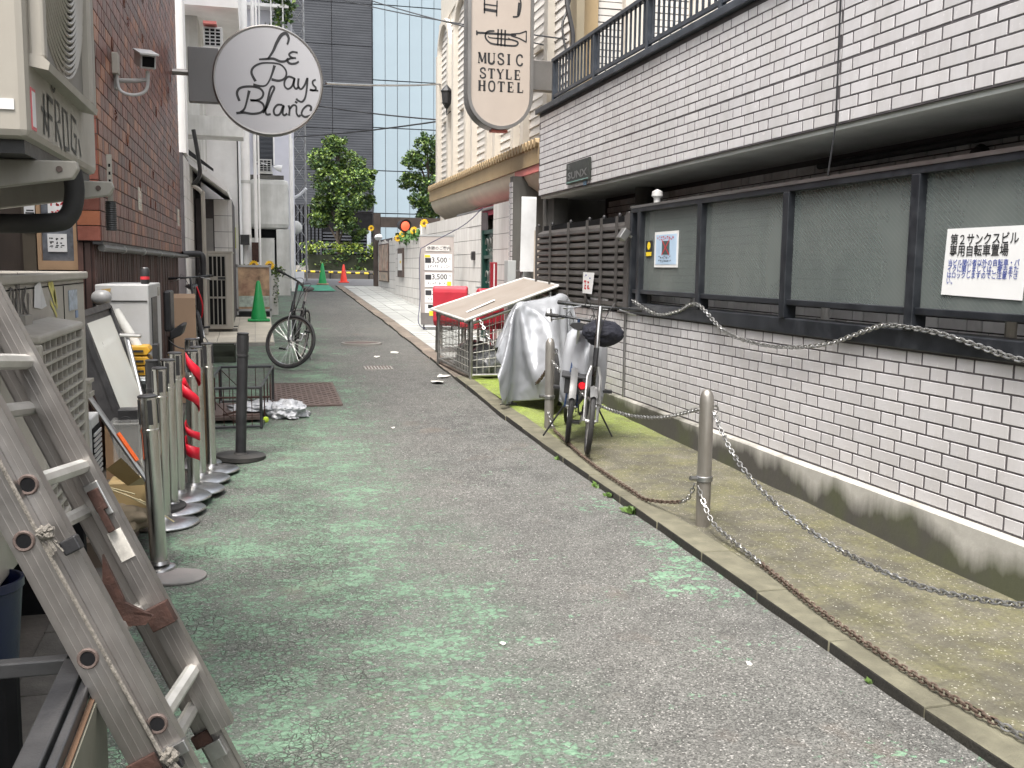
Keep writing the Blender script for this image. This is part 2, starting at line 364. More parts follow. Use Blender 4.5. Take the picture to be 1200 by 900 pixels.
# green painted box near the mouth of the alley
M_gbox = mat('fresh_green_paint', (.045, .25, .16), .8, var=.25, vs=5, dirt=.4, dc=(.15, .18, .15))
sheet('painted_marking', .7, 2.05, frange(26.6, 29.3, .4), .02, M_gbox, 4, .012)
# left kerb: a row of stones
def kerb_run(name, y0, y1, xa, xb, h, m, step=.6):
    k = struct(MB().gbox(xa + .03, xb - .01, y0, y1, -.1, h - .02).build(name, m))
    y = y0; i = 0
    while y < y1 - .05:
        e = min(y + step - .006, y1); b = MB(); c = (y + e) / 2
        j = random.uniform(-.007, .007); gb = [(x + random.uniform(-.004, .004), yy, g(yy) + z + random.uniform(-.003, .003)) for z in (-.08, h + j * .5) for yy in (y, e) for x in (xa + j, xb + j)]
        b.add(gb, [(0, 2, 3, 1), (4, 5, 7, 6), (0, 1, 5, 4), (2, 6, 7, 3), (0, 4, 6, 2), (1, 3, 7, 5)])
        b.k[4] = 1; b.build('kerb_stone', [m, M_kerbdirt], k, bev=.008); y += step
    return k
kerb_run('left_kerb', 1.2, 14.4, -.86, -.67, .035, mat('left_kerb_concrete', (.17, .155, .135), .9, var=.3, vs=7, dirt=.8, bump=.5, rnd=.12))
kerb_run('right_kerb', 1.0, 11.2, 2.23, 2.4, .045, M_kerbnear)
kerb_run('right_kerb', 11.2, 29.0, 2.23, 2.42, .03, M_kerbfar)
sheet('right_pavement', 2.40, 3.42, frange(-3, 11.2, .25), .04, M_moss, 5, .012)
sp = sheet('right_pavement', 2.42, 7.0, frange(11.2, 29.4, .5), .012, M_darkconc, 8)
pm = MB().obox((0, 0, 0), (.145, 0, 0), (0, .145, 0), (0, 0, .02)).mesh('paver', M_paver)
for y in frange(11.4, 28.6, .3):
    for k in range(4):
        s_ = (g(y + .1) - g(y - .1)) / .2
        if not (k > 2 and y < 13): piece('paver', pm, sp, (2.575 + .3 * k, y, g(y) + .004 + random.uniform(0, .004)), (math.atan(s_), random.uniform(-.01, .01), 0))

# iron covers and drains in the road
M_iron = mat('rusty_iron_cover', (.115, .085, .075), .7, .3, var=.25, vs=12, bump=.2)
def cover(x0, x1, y0, y1, label, group=None):
    b = MB(); b.gbox(x0, x1, y0, y1, -.02, .017); o = b.build('manhole_cover', M_iron); tag(o, label, 'manhole cover', group)
    n = int((x1 - x0) / .05); m_ = int((y1 - y0) / .06); t = MB()
    for i in range(n):
        for j in range(m_):
            x = x0 + (x1 - x0) * (i + .5) / n; y = y0 + (y1 - y0) * (j + .5) / m_
            if (i + j) % 2: t.obox((x, y, g(y) + .018), (.017, 0, 0), (0, .02, 0), (0, 0, .004))
    t.build('tread', M_iron, o, kind='stuff'); f = MB()
    for a, b_ in (((x0, y0), (x1, y0)), ((x0, y1), (x1, y1)), ((x0, y0), (x0, y1)), ((x1, y0), (x1, y1))):
        f.bar((*a, g(a[1]) + .013), (*b_, g(b_[1]) + .013), .03, .016)
    f.build('rim', M_iron, o)
cover(.13, .79, 9.7, 11.05, 'large rectangular brown iron cover beside the white plastic bag')
def drain(x, y, r, label):
    t = thing('round_drain', label, 'drain cover', (x, y, g(y)))
    MB().lathe([(r, -.03), (r, .02), (r - .03, .024), (r - .035, .012), (.001, .012)], (x, y, g(y))).build('rim', M_concrete, t, True)
    MB().lathe([(r - .05, 0), (r - .05, .018), (.001, .021)], (x, y, g(y))).build('lid', M_iron, t, True)
drain(1.5, 14.7, .3, 'round dark drain lid in the middle of the far road')
b = MB(); b.gbox(1.28, 1.62, 12.05, 12.32, -.02, .014); o = tag(b.build('grated_drain', M_concrete), 'small pale grated drain in the road ahead of the wire cage', 'drain cover')
for i in range(8): MB().gbox(1.3 + .04 * i, 1.315 + .04 * i, 12.08, 12.29, .012, .022).build('bar', M_iron, o)
# litter lying along the gutter
M_litter = mat('pale_litter', (.6, .58, .54), .8, var=.3)
def scrap(x, y, s, label, m, cat='litter', grp='scraps of litter along the alley', zoff=.005):
    b = MB(); n = 7; vs = [(0, 0, s * .25)]
    for i in range(n):
        a = 2 * PI * i / n; r_ = s * random.uniform(.6, 1); vs.append((math.cos(a) * r_, math.sin(a) * r_ * 1.3, random.uniform(0, s * .3)))
    b.add(vs, [(0, 1 + i, 1 + (i + 1) % n) for i in range(n)]); b.add([(v[0], v[1], v[2] - .003) for v in vs], [(0, 1 + (i + 1) % n, 1 + i) for i in range(n)])
    o = b.build('paper_scrap', m); o.location = (x, y, g(y) + zoff); return tag(o, label, cat, grp)
for x, y, s_, l in [(2.12, 11.4, .1, 'crumpled pale paper scrap in the gutter by the cage corner'), (1.98, 11.0, .09, 'white flat litter scrap lying on road near the cage'), (2.3, 11.9, .06, 'small paper scrap on the kerb in front of the cage'), (1.15, 8.6, .022, 'tiny pale scrap in the middle of the road'), (.95, 3.75, .014, 'tiny white scrap on green painted road'), (2.5, 10.7, .07, 'pale paper scrap on moss below the cage'), (2.8, 10.6, .06, 'second scrap on moss under the silver cover'), (1.55, 13.2, .06, 'white scrap past the grated drain'), (1.85, 13.6, .07, 'flat pale scrap against the far kerb'), (1.85, 3.35, .015, 'white crumb on asphalt by the near kerb')]:
    scrap(x, y, s_, l, M_litter)
scrap(-.9, 3.0, .07, 'torn white paper on the grimy left pavement', M_paper, zoff=.03); scrap(-.62, 3.05, .03, 'pale brown scrap by the black steel stand', M_litter); scrap(-.68, 2.85, .025, 'smallest white scrap by the black steel stand', M_paper)
# weeds growing in the kerb joint
M_leafy = mat('weed_leaf', (.065, .12, .022), .6, var=.3, rnd=.3)
def weed(x, y, s, label, z=None, grp='weeds in the kerb joint'):
    b = MB(); z = g(y) if z is None else z
    for i in range(22):
        a = random.uniform(0, 2 * PI); l = s * random.uniform(.5, 1); u = Vector((math.cos(a), math.sin(a), random.uniform(.3, 1.4))).normalized(); w = u.orthogonal().normalized() * l * .28
        p = Vector((x + random.uniform(-s, s) * .3, y + random.uniform(-s, s) * .5, z)); q = p + u * l
        b.add([p, p + u * l * .5 + w, q, p + u * l * .5 - w], [(0, 1, 2, 3)])
    return tag(b.build('weed', M_leafy), label, 'weed', grp)
for x, y, s_, l in [(2.22, 7.1, .05, 'low weed in the kerb joint beside the folding bicycles'), (2.22, 6.2, .06, 'weed in the kerb joint halfway along the ground chain'), (2.22, 5.55, .075, 'largest kerb weed, before the near bollard'), (2.22, 5.95, .05, 'small weed next to the largest kerb weed'), (2.22, 3.1, .03, 'small bright weed in the near kerb joint'), (3.3, 6.15, .06, 'yellow weed at the foot of the tiled wall')]: weed(x, y, s_, l)
# ------------------------------------------------------------------ white tiled building on the right
XB = 3.40
M_tile = mat('white_glazed_tile', (.525, .512, .52), .22, var=.05, vs=9, dirt=.42, dc=(.33, .305, .28), ds=4, streak=1, bump=.03, bs=25, rnd=.07, spec=.5)
M_tilerecess = mat('lightened_recess_tile', (.7, .69, .69), .35, var=.08, vs=9, dirt=.3, bump=.03, bs=25, rnd=.12)  # same white tile in the recess, colour raised to offset missing light
M_grout = mat('dark_grout', (.085, .076, .08), .9, var=.2, bump=.2)
M_nframe = mat('navy_black_aluminium', (.011, .013, .017), .4, var=.2, dirt=.3, dc=(.08, .085, .095), ds=5, spec=.5)
M_rail = mat('blue_grey_railing', (.026, .033, .044), .45, var=.2, dirt=.3, dc=(.11, .12, .14), ds=5)
def plinth_material():
    M, nt, b = nt_new('stained_plinth'); L = nt.links.new
    tc = N(nt, 'ShaderNodeTexCoord').outputs['Object']; sep = N(nt, 'ShaderNodeSeparateXYZ'); L(tc, sep.inputs[0])
    n = noise_n(nt, tc, 2.2, 5, .6, (1, 1, .25)); f = noise_n(nt, tc, 30, 5)
    col = mixc(nt, ramp(nt, noise_n(nt, tc, 5, 5), .3, .7), (.33, .32, .29), (.43, .415, .38))
    # the damp edge rises unevenly above the pavement (object z is height above the pavement line)
    h = mth(nt, 'SUBTRACT', mth(nt, 'ADD', sep.outputs[2], mth(nt, 'MULTIPLY', mth(nt, 'SUBTRACT', .5, n), .42)), mth(nt, 'MULTIPLY', sep.outputs[1], .026))
    damp = ramp(nt, h, .05, .17, (1, 1, 1, 1), (0, 0, 0, 1))
    col = mixc(nt, mth(nt, 'MULTIPLY', damp, .95), col, mixc(nt, ramp(nt, noise_n(nt, tc, 1.5, 3), .45, .6), (.045, .042, .036), (.05, .055, .025)))
    col = mixc(nt, .35, col, mixc(nt, f, (.6, .6, .6), (1.2, 1.2, 1.2)), 'MULTIPLY')
    L(col, b.inputs['Base Color']); b.inputs['Roughness'].default_value = .85
    bp = N(nt, 'ShaderNodeBump', Strength=.35, Distance=.006); L(f, bp.inputs['Height']); L(bp.outputs[0], b.inputs['Normal']); return M
BW = thing('tiled_building', 'white tiled building with black framed screens, louvre and balcony railing', 'building', (XB, 6, 0))
MB().gbox(XB - .045, XB + .1, -3, 11.8, -.1, .12).m(0).build('plinth_core', plinth_material(), BW)
pl = MB(); pm_ = plinth_material()
ys = frange(-3, 11.8, .4); vs = []; fs = []
for y in ys:
    w = .006 * noise.noise((y * 2, 3, 0)); vs += [(XB - .05 + w, y, g(y) - .05), (XB - .05 + w, y, .315 + w), (XB - .035, y, .328 + w), (XB + .06, y, .328 + w)]
for j in range(len(ys) - 1):
    for i in range(3): a = j * 4 + i; fs.append((a, a + 4, a + 5, a + 1))
pl.add(vs, fs); pl.build('plinth', pm_, BW, True)
lw = MB().box(XB + .0002, XB + .14, -3, 11.85, .2, 1.135).build('low_wall', M_grout, BW)
uw = MB().box(XB + .0002, XB + .2, -3, 11.85, 2.425, 3.41).build('upper_wall', M_grout, BW)
bk = MB().box(4.15, 4.3, -3, 11.5, 0, 3.2).build('recess_wall', M_grout, BW)
M_soffit = mat('grey_green_soffit', (.5, .51, .49), .8, var=.15, dirt=.5)
MB().box(XB + .2, 8, -3, 11.85, 2.4, 2.6).build('soffit', M_soffit, BW)
MB().box(XB + .02, XB + .75, -3, 11.82, 2.395, 2.424).build('soffit_edge', M_soffit, BW)
MB().box(XB + .14, 4.15, -3, 11.8, .1, .25).build('recess_floor', M_concrete, BW)
def tile_mesh(name, ly, h, m, d=.012, bv=.003):
    b = MB(); o = (ly / 2, h / 2); i = (ly / 2 - bv, h / 2 - bv); vs = []
    for (sy, sz), x in ((o, 0), (o, -d + bv), (i, -d)): vs += [(x, -sy, -sz), (x, sy, -sz), (x, sy, sz), (x, -sy, sz)]
    fs = [(8, 11, 10, 9)]
    for k in (0, 4):
        for j in range(4): fs.append((k + j, k + 4 + j, k + 4 + (j + 1) % 4, k + (j + 1) % 4))
    b.add(vs, fs); return b.mesh(name, m)
PITCH, LONG, SHORT, JT = .0722, .246, .116, .0145
def brick_spots(y0, y1, z0, rows, groove=None, vj=None, soldier=False):
    out = []; per = LONG + SHORT + 2 * JT
    for r_ in range(rows):
        z = z0 + PITCH * (r_ + .5) + (.006 if groove is not None and r_ >= groove else 0)
        y = y0 - (r_ % 2) * per * .52 - random.uniform(0, .012); k = 0
        while y < y1:
            L_ = LONG if k % 2 == 0 else SHORT
            a, e = max(y, y0), min(y + L_, y1)
            if vj and a < vj < e:
                if vj - .004 - a > .02: out.append((a, vj - .004, z))
                if e - vj - .004 > .02: out.append((vj + .004, e, z))
            elif e - a > .03: out.append((a, e, z))
            y += L_ + JT; k += 1
    return out
def px_of(p):
    v = Vector(p) - co.location; return 600 + FPX * v.dot(_x) / v.dot(_y.normalized()), 450 - FPX * v.dot(_u) / v.dot(_y)
def inframe(p):
    q = co.matrix_world.inverted() @ Vector(p)
    return q.z < 0 and abs(q.x / -q.z) < 610 / FPX and abs(q.y / -q.z) < 460 / FPX
bricks = [(XB, s_, lw) for s_ in brick_spots(.3, 11.84, .335, 11)] + [(XB, s_, uw) for s_ in brick_spots(.3, 11.84, 2.43, 13, 5, 5.35)]
def lay(bricks, mats, h, limit, xdir=-1, name='brick', out=.003):
    """the largest in view one by one, the rest as joined pieces of their wall"""
    vis = [t for t in bricks if inframe((t[0], (t[1][0] + t[1][1]) / 2, t[1][2]))]
    vis.sort(key=lambda t: t[1][0] ** 2 + (t[1][2] - H) ** 2 - 3 * (t[1][1] - t[1][0])); one = set(id(t) for t in vis[:limit]); ms = {}; rest = {}
    for t in bricks:
        x, (a, e, z), par = t; key = round(e - a, 2); k = -xdir        # k = +1: the face looks towards -x
        if id(t) in one:
            if key not in ms: ms[key] = tile_mesh(name, key, h, mats, .012, .002)
            piece(name, ms[key], par, (x + k * (.012 - out), (a + e) / 2, z), (random.uniform(-.004, .004), 0, random.uniform(-.004, .004) + (PI if xdir > 0 else 0)), (random.uniform(.93, 1.07), (e - a) / key, 1))
        else:
            b = rest.setdefault(par.name, (MB(), par))[0]; y0 = (a + e) / 2; ly, h2, bv = (e - a) / 2, h / 2, .002; o = []; j = random.uniform(-.0008, .0008); q = random.uniform(-.0008, .0008)
            for sy, sz, xx in ((ly, h2, .0075), (ly, h2, -out + .002 + j), (ly - bv, h2 - bv, -out + j)):
                o += [(x + k * (xx - q), y0 - sy, z - sz), (x + k * (xx + q), y0 + sy, z - sz), (x + k * (xx + q), y0 + sy, z + sz), (x + k * (xx - q), y0 - sy, z + sz)]
            f = [(8, 11, 10, 9)] + [(m + i, m + 4 + i, m + 4 + (i + 1) % 4, m + (i + 1) % 4) for m in (0, 4) for i in range(4)]
            b.add(o, [tuple(reversed(p)) for p in f] if k < 0 else f)
    for nme, (b, par) in rest.items(): b.build(name, mats, par, kind='stuff')
lay(bricks, M_tile, PITCH - .0098, 296)
rb = MB()
for a, e, z in brick_spots(-1, 11.4, .26, 29):
    rb.box(4.14, 4.152, a, e, z - .031, z + .031)
rb.build('tile', M_tilerecess, bk, kind='stuff')
# end walls of dark concrete
MB().box(XB + .1, 7, 11.86, 12.0, .2, 2.42).build('end_wall', M_darkconc, BW)
MB().box(XB + .12, XB + .3, 11.6, 11.85, .2, 2.42).build('end_pier', M_darkconc, BW)
MB().tube([(3.95, 9.75, .2), (3.95, 9.75, 2.42)], .1, 14).build('column', M_darkconc, BW, True)
MB().tube([(4.06, 8.9, 2.2), (4.06, -2, 2.2)], .04, 8).tube([(4.05, 6.6, 2.32), (4.05, -2, 2.32)], .025, 8).build('recess_pipe', M_black, BW, True)
vent = MB().lathe([(.07, 0), (.08, .02), (.06, .05), (.001, .06)], (4.14, 5.0, 2.22), 16, (-1, 0, 0)).build('vent_cap', M_black, BW, True)
MB().lathe([(.07, 0), (.08, .02), (.06, .05), (.001, .06)], (4.14, 4.25, 2.2), 16, (-1, 0, 0)).build('vent_cap', M_black, BW, True)
# sill channel, frame, panes
MB().box(XB - .03, XB + .13, -3, 8.62, 1.137, 1.24).build('sill', M_nframe, BW, bev=.006)
MB().box(XB - .028, XB + .12, 8.625, 8.95, 1.137, 1.235).build('sill_end', M_steel, BW, bev=.004)
fr = MB(); fr.box(XB - .04, XB + .05, -3, 8.62, 2.06, 2.115).box(XB - .03, XB + .04, -3, 8.62, 1.325, 1.362); fr.build('window_frame', M_nframe, BW, bev=.004)
MB().box(XB - .046, XB - .02, -3, 8.62, 2.1, 2.122).build('frame_flashing', M_steel, BW)
MY = [8.6, 8.42, 7.16, 5.86, 4.55, 3.25, 1.95, .65]
for i, y in enumerate(MY): MB().box(XB - .045, XB + .045, y - .045 if i else y - .02, y + .025, 1.24 if i else 1.2, 2.06).build('mullion', M_nframe, BW, bev=.004)
def pane_material():
    M, nt, b = nt_new('wired_glass'); L = nt.links.new
    tc = N(nt, 'ShaderNodeTexCoord').outputs['Object']; n = noise_n(nt, tc, 1.6, 4); sep = N(nt, 'ShaderNodeSeparateXYZ'); L(tc, sep.inputs[0])
    line = ramp(nt, mth(nt, 'SINE', mth(nt, 'MULTIPLY', mth(nt, 'SUBTRACT', mth(nt, 'MULTIPLY', sep.outputs[1], .75), sep.outputs[2]), 230)), .55, .95)
    col = mixc(nt, ramp(nt, n, .3, .7), (.12, .14, .136), (.165, .188, .18)); col = mixc(nt, mth(nt, 'MULTIPLY', line, .16), col, (.26, .28, .27))
    col = mixc(nt, mth(nt, 'MULTIPLY', ramp(nt, noise_n(nt, tc, 2, 5, .6, (1, 1, .2)), .5, .75), .4), col, (.24, .255, .24))
    L(col, b.inputs['Base Color']); b.inputs['Roughness'].default_value = .14; b.inputs['Specular IOR Level'].default_value = .65; b.inputs['Alpha'].default_value = .74
    bp = N(nt, 'ShaderNodeBump', Strength=.0, Distance=.004); L(line, bp.inputs['Height']); L(bp.outputs[0], b.inputs['Normal']); return M
M_pane = pane_material()
for a, e in zip(MY[1:], MY): MB().box(XB + .004, XB + .012, a + .02, e - .04, 1.355, 2.065).build('pane', M_pane, BW)
# white rails of the bicycle rack seen dimly through the panes
rk = thing('rack_rail', 'pale steel rail of the bicycle rack behind the wired glass panes', 'rail', (3.9, 6.5, 0))
MB().tube([(3.75, 5.55, 1.66), (3.75, 8.3, 1.7)], .018, 8).build('bar', M_white, rk, True)
for y in (5.95, 8.0): MB().tube([(3.75, y, .24), (3.75, y, 1.67)], .03, 8).build('post', M_white, rk, True)
for y in (3.9, 4.35): MB().tube([(3.85, y, .2), (3.85, y, 1.9)], .03, 8).build('post', M_creamd, rk, True)
# louvre panel, each slat a part
M_louvre = mat('dark_brown_louvre', (.05, .046, .044), .45, var=.2, dirt=.35, dc=(.1, .09, .085))
lv = thing('ventilation_louvre', 'dark brown louvred ventilation panel on the tiled wall above the silver cover', 'louvre', (XB, 10.2, 1.2))
MB().box(XB + .06, XB + .1, 8.7, 11.8, 1.17, 2.06).build('backing', M_dark, lv)
sm = MB(); prof = [(.055, -.005), (.03, -.045), (-.005, -.062), (-.028, -.056), (-.034, -.044), (-.028, -.012), (-.005, .006), (.055, .03)]
sm.prism([(x, -1.53, z) for x, z in prof], (0, 3.06, 0)); sme = sm.mesh('slat', M_louvre)
for k in range(11): piece('slat', sme, lv, (XB, 10.25, 1.235 + .0735 * k + .0), (random.uniform(-.002, .002), 0, 0))
for y in (8.73, 8.98, 9.42, 9.86, 10.5, 11.2, 11.78):
    MB().box(XB - .05, XB - .032, y - .018, y + .018, 1.17, 2.05).build('bar', M_louvre, lv)
    MB().lathe([(.018, 0), (.022, .02), (.012, .035)], (XB - .01, y, 2.045), 8).build('bracket', M_black, lv, True)
MB().box(XB - .052, XB + .06, 8.64, 8.71, 1.17, 2.07).build('end_post', M_louvre, lv)
# balcony cap, floor and railing
MB().box(XB - .05, XB + .26, -3, 11.9, 3.411, 3.475).build('balcony_cap', M_rail, BW, bev=.006)
rl = thing('balcony_railing', 'blue grey balcony railing of upright bars above the white tiles', 'railing', (XB + .06, 6, 3.475))
XR = XB + .06
MB().box(XR - .03, XR + .03, -3, 11.5, 3.965, 4.005).build('top_rail', M_rail, rl, bev=.004); MB().box(XR - .015, XR + .015, -3, 11.5, 3.55, 3.585).build('bottom_rail', M_rail, rl)
bm_ = MB().box(-.009, .009, -.009, .009, 3.58, 3.97).mesh('baluster', M_rail); pmm = MB().box(-.024, .024, -.024, .024, 3.475, 3.97).mesh('post', M_rail)
y = 11.46; k = 0
while y > 1:
    o = piece('post' if k % 13 == 0 else 'baluster', pmm if k % 13 == 0 else bm_, rl, (XR, y, 0)); y -= .112; k += 1
# set-back upper storey behind the balcony
us = MB().box(5.3, 5.5, -3, 9.7, 3.4, 9).build('upper_storey', M_grout, BW)
ub = MB()
for a, e, z in brick_spots(3, 9.68, 3.45, 36): ub.box(5.286, 5.302, a, e, z - .031, z + .031)
ub.build('tile', M_tile, us, kind='stuff')
MB().box(XB + .26, 5.3, -3, 11.85, 3.3, 3.42).build('balcony_floor', M_darkconc, BW)
for y0 in (1.5, 3.8, 6.1): 
    w_ = MB().box(5.26, 5.29, y0, y0 + 1.5, 3.5, 5.4).build('window', M_dark, BW); MB().box(5.24, 5.27, y0 - .05, y0 + 1.55, 5.4, 5.46).build('window_frame', M_nframe, BW)
MB().tube([(5.0, 9.5, 3.4), (5.0, 9.5, 9)], .16, 14).build('downpipe', M_plaster2, BW, True)
# name plate
np_ = thing('name_plate', 'dark bronze name plate with raised letters on the white tiles', 'sign', (XB - .03, 10.2, 2.48))
bz = mat('dark_bronze', (.045, .05, .045), .4, .4, var=.2)
MB().box(XB - .035, XB - .012, 9.85, 10.63, 2.47, 2.7).build('plate', bz, np_, bev=.004)
t_ = MB().text('SUNX', .105, (XB - .037, 10.56, 2.52), (0, -1, 0), (0, 0, 1), weight=.003, sx=2.3); t_.text('第2', .06, (XB - .037, 10.57, 2.63), (0, -1, 0), (0, 0, 1)); t_.build('lettering', M_steel, np_)
MB().box(XB - .042, XB - .035, 9.88, 10.6, 2.482, 2.49).build('edge', mat('verdigris', (.2, .33, .3), .6), np_)
tag(MB().box(XB - .013, XB - .008, 10.0, 10.1, 2.425, 2.47).build('blue_sticker', mat('blue_sticker', (.16, .3, .45), .5)), 'tiny blue sticker below the dark bronze name plate', 'sticker')
# notices
def scribble(b, o, u, v, w, h, rows, cols, t=.13):
    """lines of tiny unreadable characters"""
    u = Vector(u); v = Vector(v); ch = h / rows; cw = w / cols
    for r_ in range(rows):
        for c in range(cols):
            x, y = c * cw, h - (r_ + 1) * ch
            for k in range(3):
                p = (x + cw * random.uniform(.1, .5), y + ch * random.uniform(.15, .85)); q = (x + cw * random.uniform(.5, .9), p[1]) if random.random() < .5 else (p[0], y + ch * random.uniform(.15, .85))
                b.ribbon([p, q], min(cw, ch) * t, o, u, v)
U_, V_ = (0, -1, 0), (0, 0, 1)
o_ = Vector((XB - .003, 4.335, 1.437))
nb = thing('bicycle_notice', 'white bicycle park notice with black and blue Japanese text on glass', 'notice', o_)
sh = MB(); sh.add([(XB - .003, 4.338, 1.437), (XB - .003, 3.785, 1.425), (XB - .003, 3.765, 1.768), (XB - .003, 4.318, 1.768), (XB + .001, 4.338, 1.437), (XB + .001, 3.785, 1.425), (XB + .001, 3.765, 1.768), (XB + .001, 4.318, 1.768)], [(0, 3, 2, 1), (4, 5, 6, 7), (0, 1, 5, 4), (1, 2, 6, 5), (2, 3, 7, 6), (3, 0, 4, 7)])
sh.build('sheet', M_paper, nb)
z = .0615
MB().text('第２サンクスビル', .0605, (XB - .003, 4.29, 1.69), U_, V_, weight=.0009, sx=.96).text('専用自転車置場', .0605, (XB - .003, 4.292, 1.635), U_, V_, weight=.0009, sx=.96).build('heading', M_ink, nb)
tx = MB()
for i, l in enumerate(['当ビル関係者以外の自転車・バ', 'イクに関しましては、撤去また', 'はロックしますのでご注意下さ', 'い。']): tx.text(l, .0355, (XB - .003, 4.298 + .002 * i, 1.585 - .0305 * i), U_, V_, weight=.0004, sx=.98)
tx.build('body_text', M_blueink, nb)
ps = thing('dumping_notice', 'pale blue poster with a crossed out picture on the far pane', 'poster', (XB - .003, 7.87, 1.56))
MB().box(XB - .004, XB, 7.62, 8.12, 1.565, 1.87).build('sheet', M_paper, ps)
MB().box(XB - .006, XB - .004, 7.65, 8.085, 1.59, 1.845).build('print', mat('pale_blue_print', (.42, .55, .7), .4, var=.12), ps)
MB().box(XB - .008, XB - .006, 7.79, 7.95, 1.675, 1.79).build('picture', mat('dark_print', (.06, .1, .1), .4, var=.3), ps)
tx = MB(); scribble(tx, (XB - .007, 8.06, 1.795), U_, V_, .36, .04, 1, 9, .2); tx.ribbon([(0, 0), (.16, .13)], .012, (XB - .009, 7.95, 1.67), U_, V_).ribbon([(0, .13), (.16, 0)], .012, (XB - .0095, 7.95, 1.67), U_, V_); tx.build('red_lettering', M_redink, ps)
tx = MB(); scribble(tx, (XB - .007, 8.03, 1.605), U_, V_, .28, .06, 2, 7, .25); tx.build('black_lettering', M_ink, ps)
cs = thing('camera_sticker', 'small black and yellow warning sticker beside the pale blue poster', 'sticker', (XB - .003, 8.25, 1.66))
MB().box(XB - .004, XB, 8.18, 8.32, 1.66, 1.8).build('sheet', M_ink, cs); MB().box(XB - .006, XB - .004, 8.19, 8.31, 1.665, 1.7).lathe([(.035, 0), (.035, .002)], (XB - .004, 8.25, 1.755), 12, (-1, 0, 0)).build('print', M_yellow, cs)
ls = thing('louvre_sticker', 'white sticker with blue and red characters on the louvre slats', 'sticker', (XB - .06, 9.75, 1.3))
MB().add([(XB - .053, 9.93, 1.29), (XB - .053, 9.63, 1.285), (XB - .053, 9.56, 1.505), (XB - .053, 9.92, 1.51)], [(0, 1, 2, 3)]).build('sheet', M_paper, ls)
tx = MB(); scribble(tx, (XB - .054, 9.88, 1.44), U_, V_, .22, .045, 1, 2, .3); tx.build('blue_lettering', M_blueink, ls); tx = MB(); scribble(tx, (XB - .054, 9.9, 1.33), U_, V_, .22, .1, 2, 2, .35); scribble(tx, (XB - .0545, 9.9, 1.33), U_, V_, .22, .1, 2, 2, .3); tx.build('red_lettering', M_redink, ls)
ws = thing('wall_notice', 'small white notice on the tiles below the louvre panel', 'notice', (XB - .02, 9.5, 1.14))
MB().box(XB - .02, XB - .012, 9.24, 9.76, 1.14, 1.255).build('sheet', M_paper, ws); tx = MB(); scribble(tx, (XB - .021, 9.72, 1.15), U_, V_, .42, .085, 2, 5, .2); tx.build('lettering', mat('teal_ink', (.03, .08, .1), .5), ws)
# spotlights on the frame
def spot(y, z, label):
    t = thing('spotlight', label, 'spotlight', (XB - .05, y, z), 'spotlights on the black window frame')
    MB().tube([(XB - .04, y, z), (XB - .09, y, z + .03)], .012, 8).build('arm', M_steel, t, True)
    MB().obox((XB - .12, y, z + .02), (.03, 0, -.02), (0, .05, 0), (.03, 0, .045)).build('lamp_housing', M_steel, t, bev=.006)
spot(8.58, 1.84, 'small square spotlight on the end post of the window frame'); 
t = thing('dome_sensor', 'small pale dome sensor on top of the window frame', 'sensor', (XB, 8.1, 2.12)); MB().lathe([(.03, 0), (.03, .04), (.05, .06), (.045, .1), (.001, .12)], (XB, 8.1, 2.122), 14).build('dome', M_white, t, True)
tag(MB().tube([(XB - .055, 5.35, 3.5), (XB - .03, 5.35, 3.41), (XB - .02, 5.35, 2.42), (XB - .05, 5.36, 2.12)], .006, 6).build('cable', M_black, None, True), 'thin black cable running down the white tiles to the frame', 'cable')
tag(MB().tube([(XB - .02, 8.75, .32), (XB - .02, 8.75, 1.13)], .012, 6).build('conduit', M_steel, None, True), 'thin grey conduit on the low tiled wall by the bicycles', 'conduit')

# ------------------------------------------------------------------ bollards and chains
def bollard(x, y, label):
    t = thing('bollard', label, 'bollard', (x, y, g(y) + .04), 'steel bollards on the mossy pavement')
    z = g(y) + .03; r = .041
    MB().lathe([(r, 0), (r, .73), (r * .93, .765), (r * .7, .79), (r * .35, .803), (.001, .806)], (x, y, z), 24).build('post', M_galvpost, t, True)
    MB().lathe([(r + .002, .27), (r + .008, .275), (r + .008, .3), (r + .002, .305)], (x, y, z), 24).build('collar', M_steel, t, True)
    MB().tube([(x - r - .004, y, z + .29), (x - r - .05, y - .01, z + .295)], .014, 8).build('bolt', M_steel, t, True)
    MB().tube(arc((x + r, y - .02, z + .69), .022, 0, 2 * PI, 12, 'xz')[:-1], .006, 6, True).build('hook', M_steel, t, True); return t
M_galvpost = metal('scuffed_steel_post', (.36, .345, .325), .38, .65, dirt=.8, dc=(.16, .14, .11), ds=5, streak=1)
bollard(2.47, 5.08, 'nearer scuffed steel bollard standing alone on the mossy pavement'); bollard(2.47, 8.18, 'farther steel bollard beside the parked bicycles'); bollard(2.47, 1.98, 'steel bollard before the near end of the tiled wall')
def link_mesh(m, L_=.036, w=.021, r=.0042):
    p = arc((L_ / 2 - w / 2, 0, 0), w / 2, -PI / 2, PI / 2, 5, 'xz') + arc((-L_ / 2 + w / 2, 0, 0), w / 2, PI / 2, 3 * PI / 2, 5, 'xz')
    return MB().tube(p, r, 6, True).mesh('link', m, True)
M_link = metal('zinc_chain', (.4, .4, .395), .42, dirt=.4, dc=(.2, .17, .14), ds=30); M_linkr = mat('rusty_chain', (.13, .095, .075), .6, .6, var=.4, vs=40)
LINK, LINKR = link_mesh(M_link), link_mesh(M_linkr)
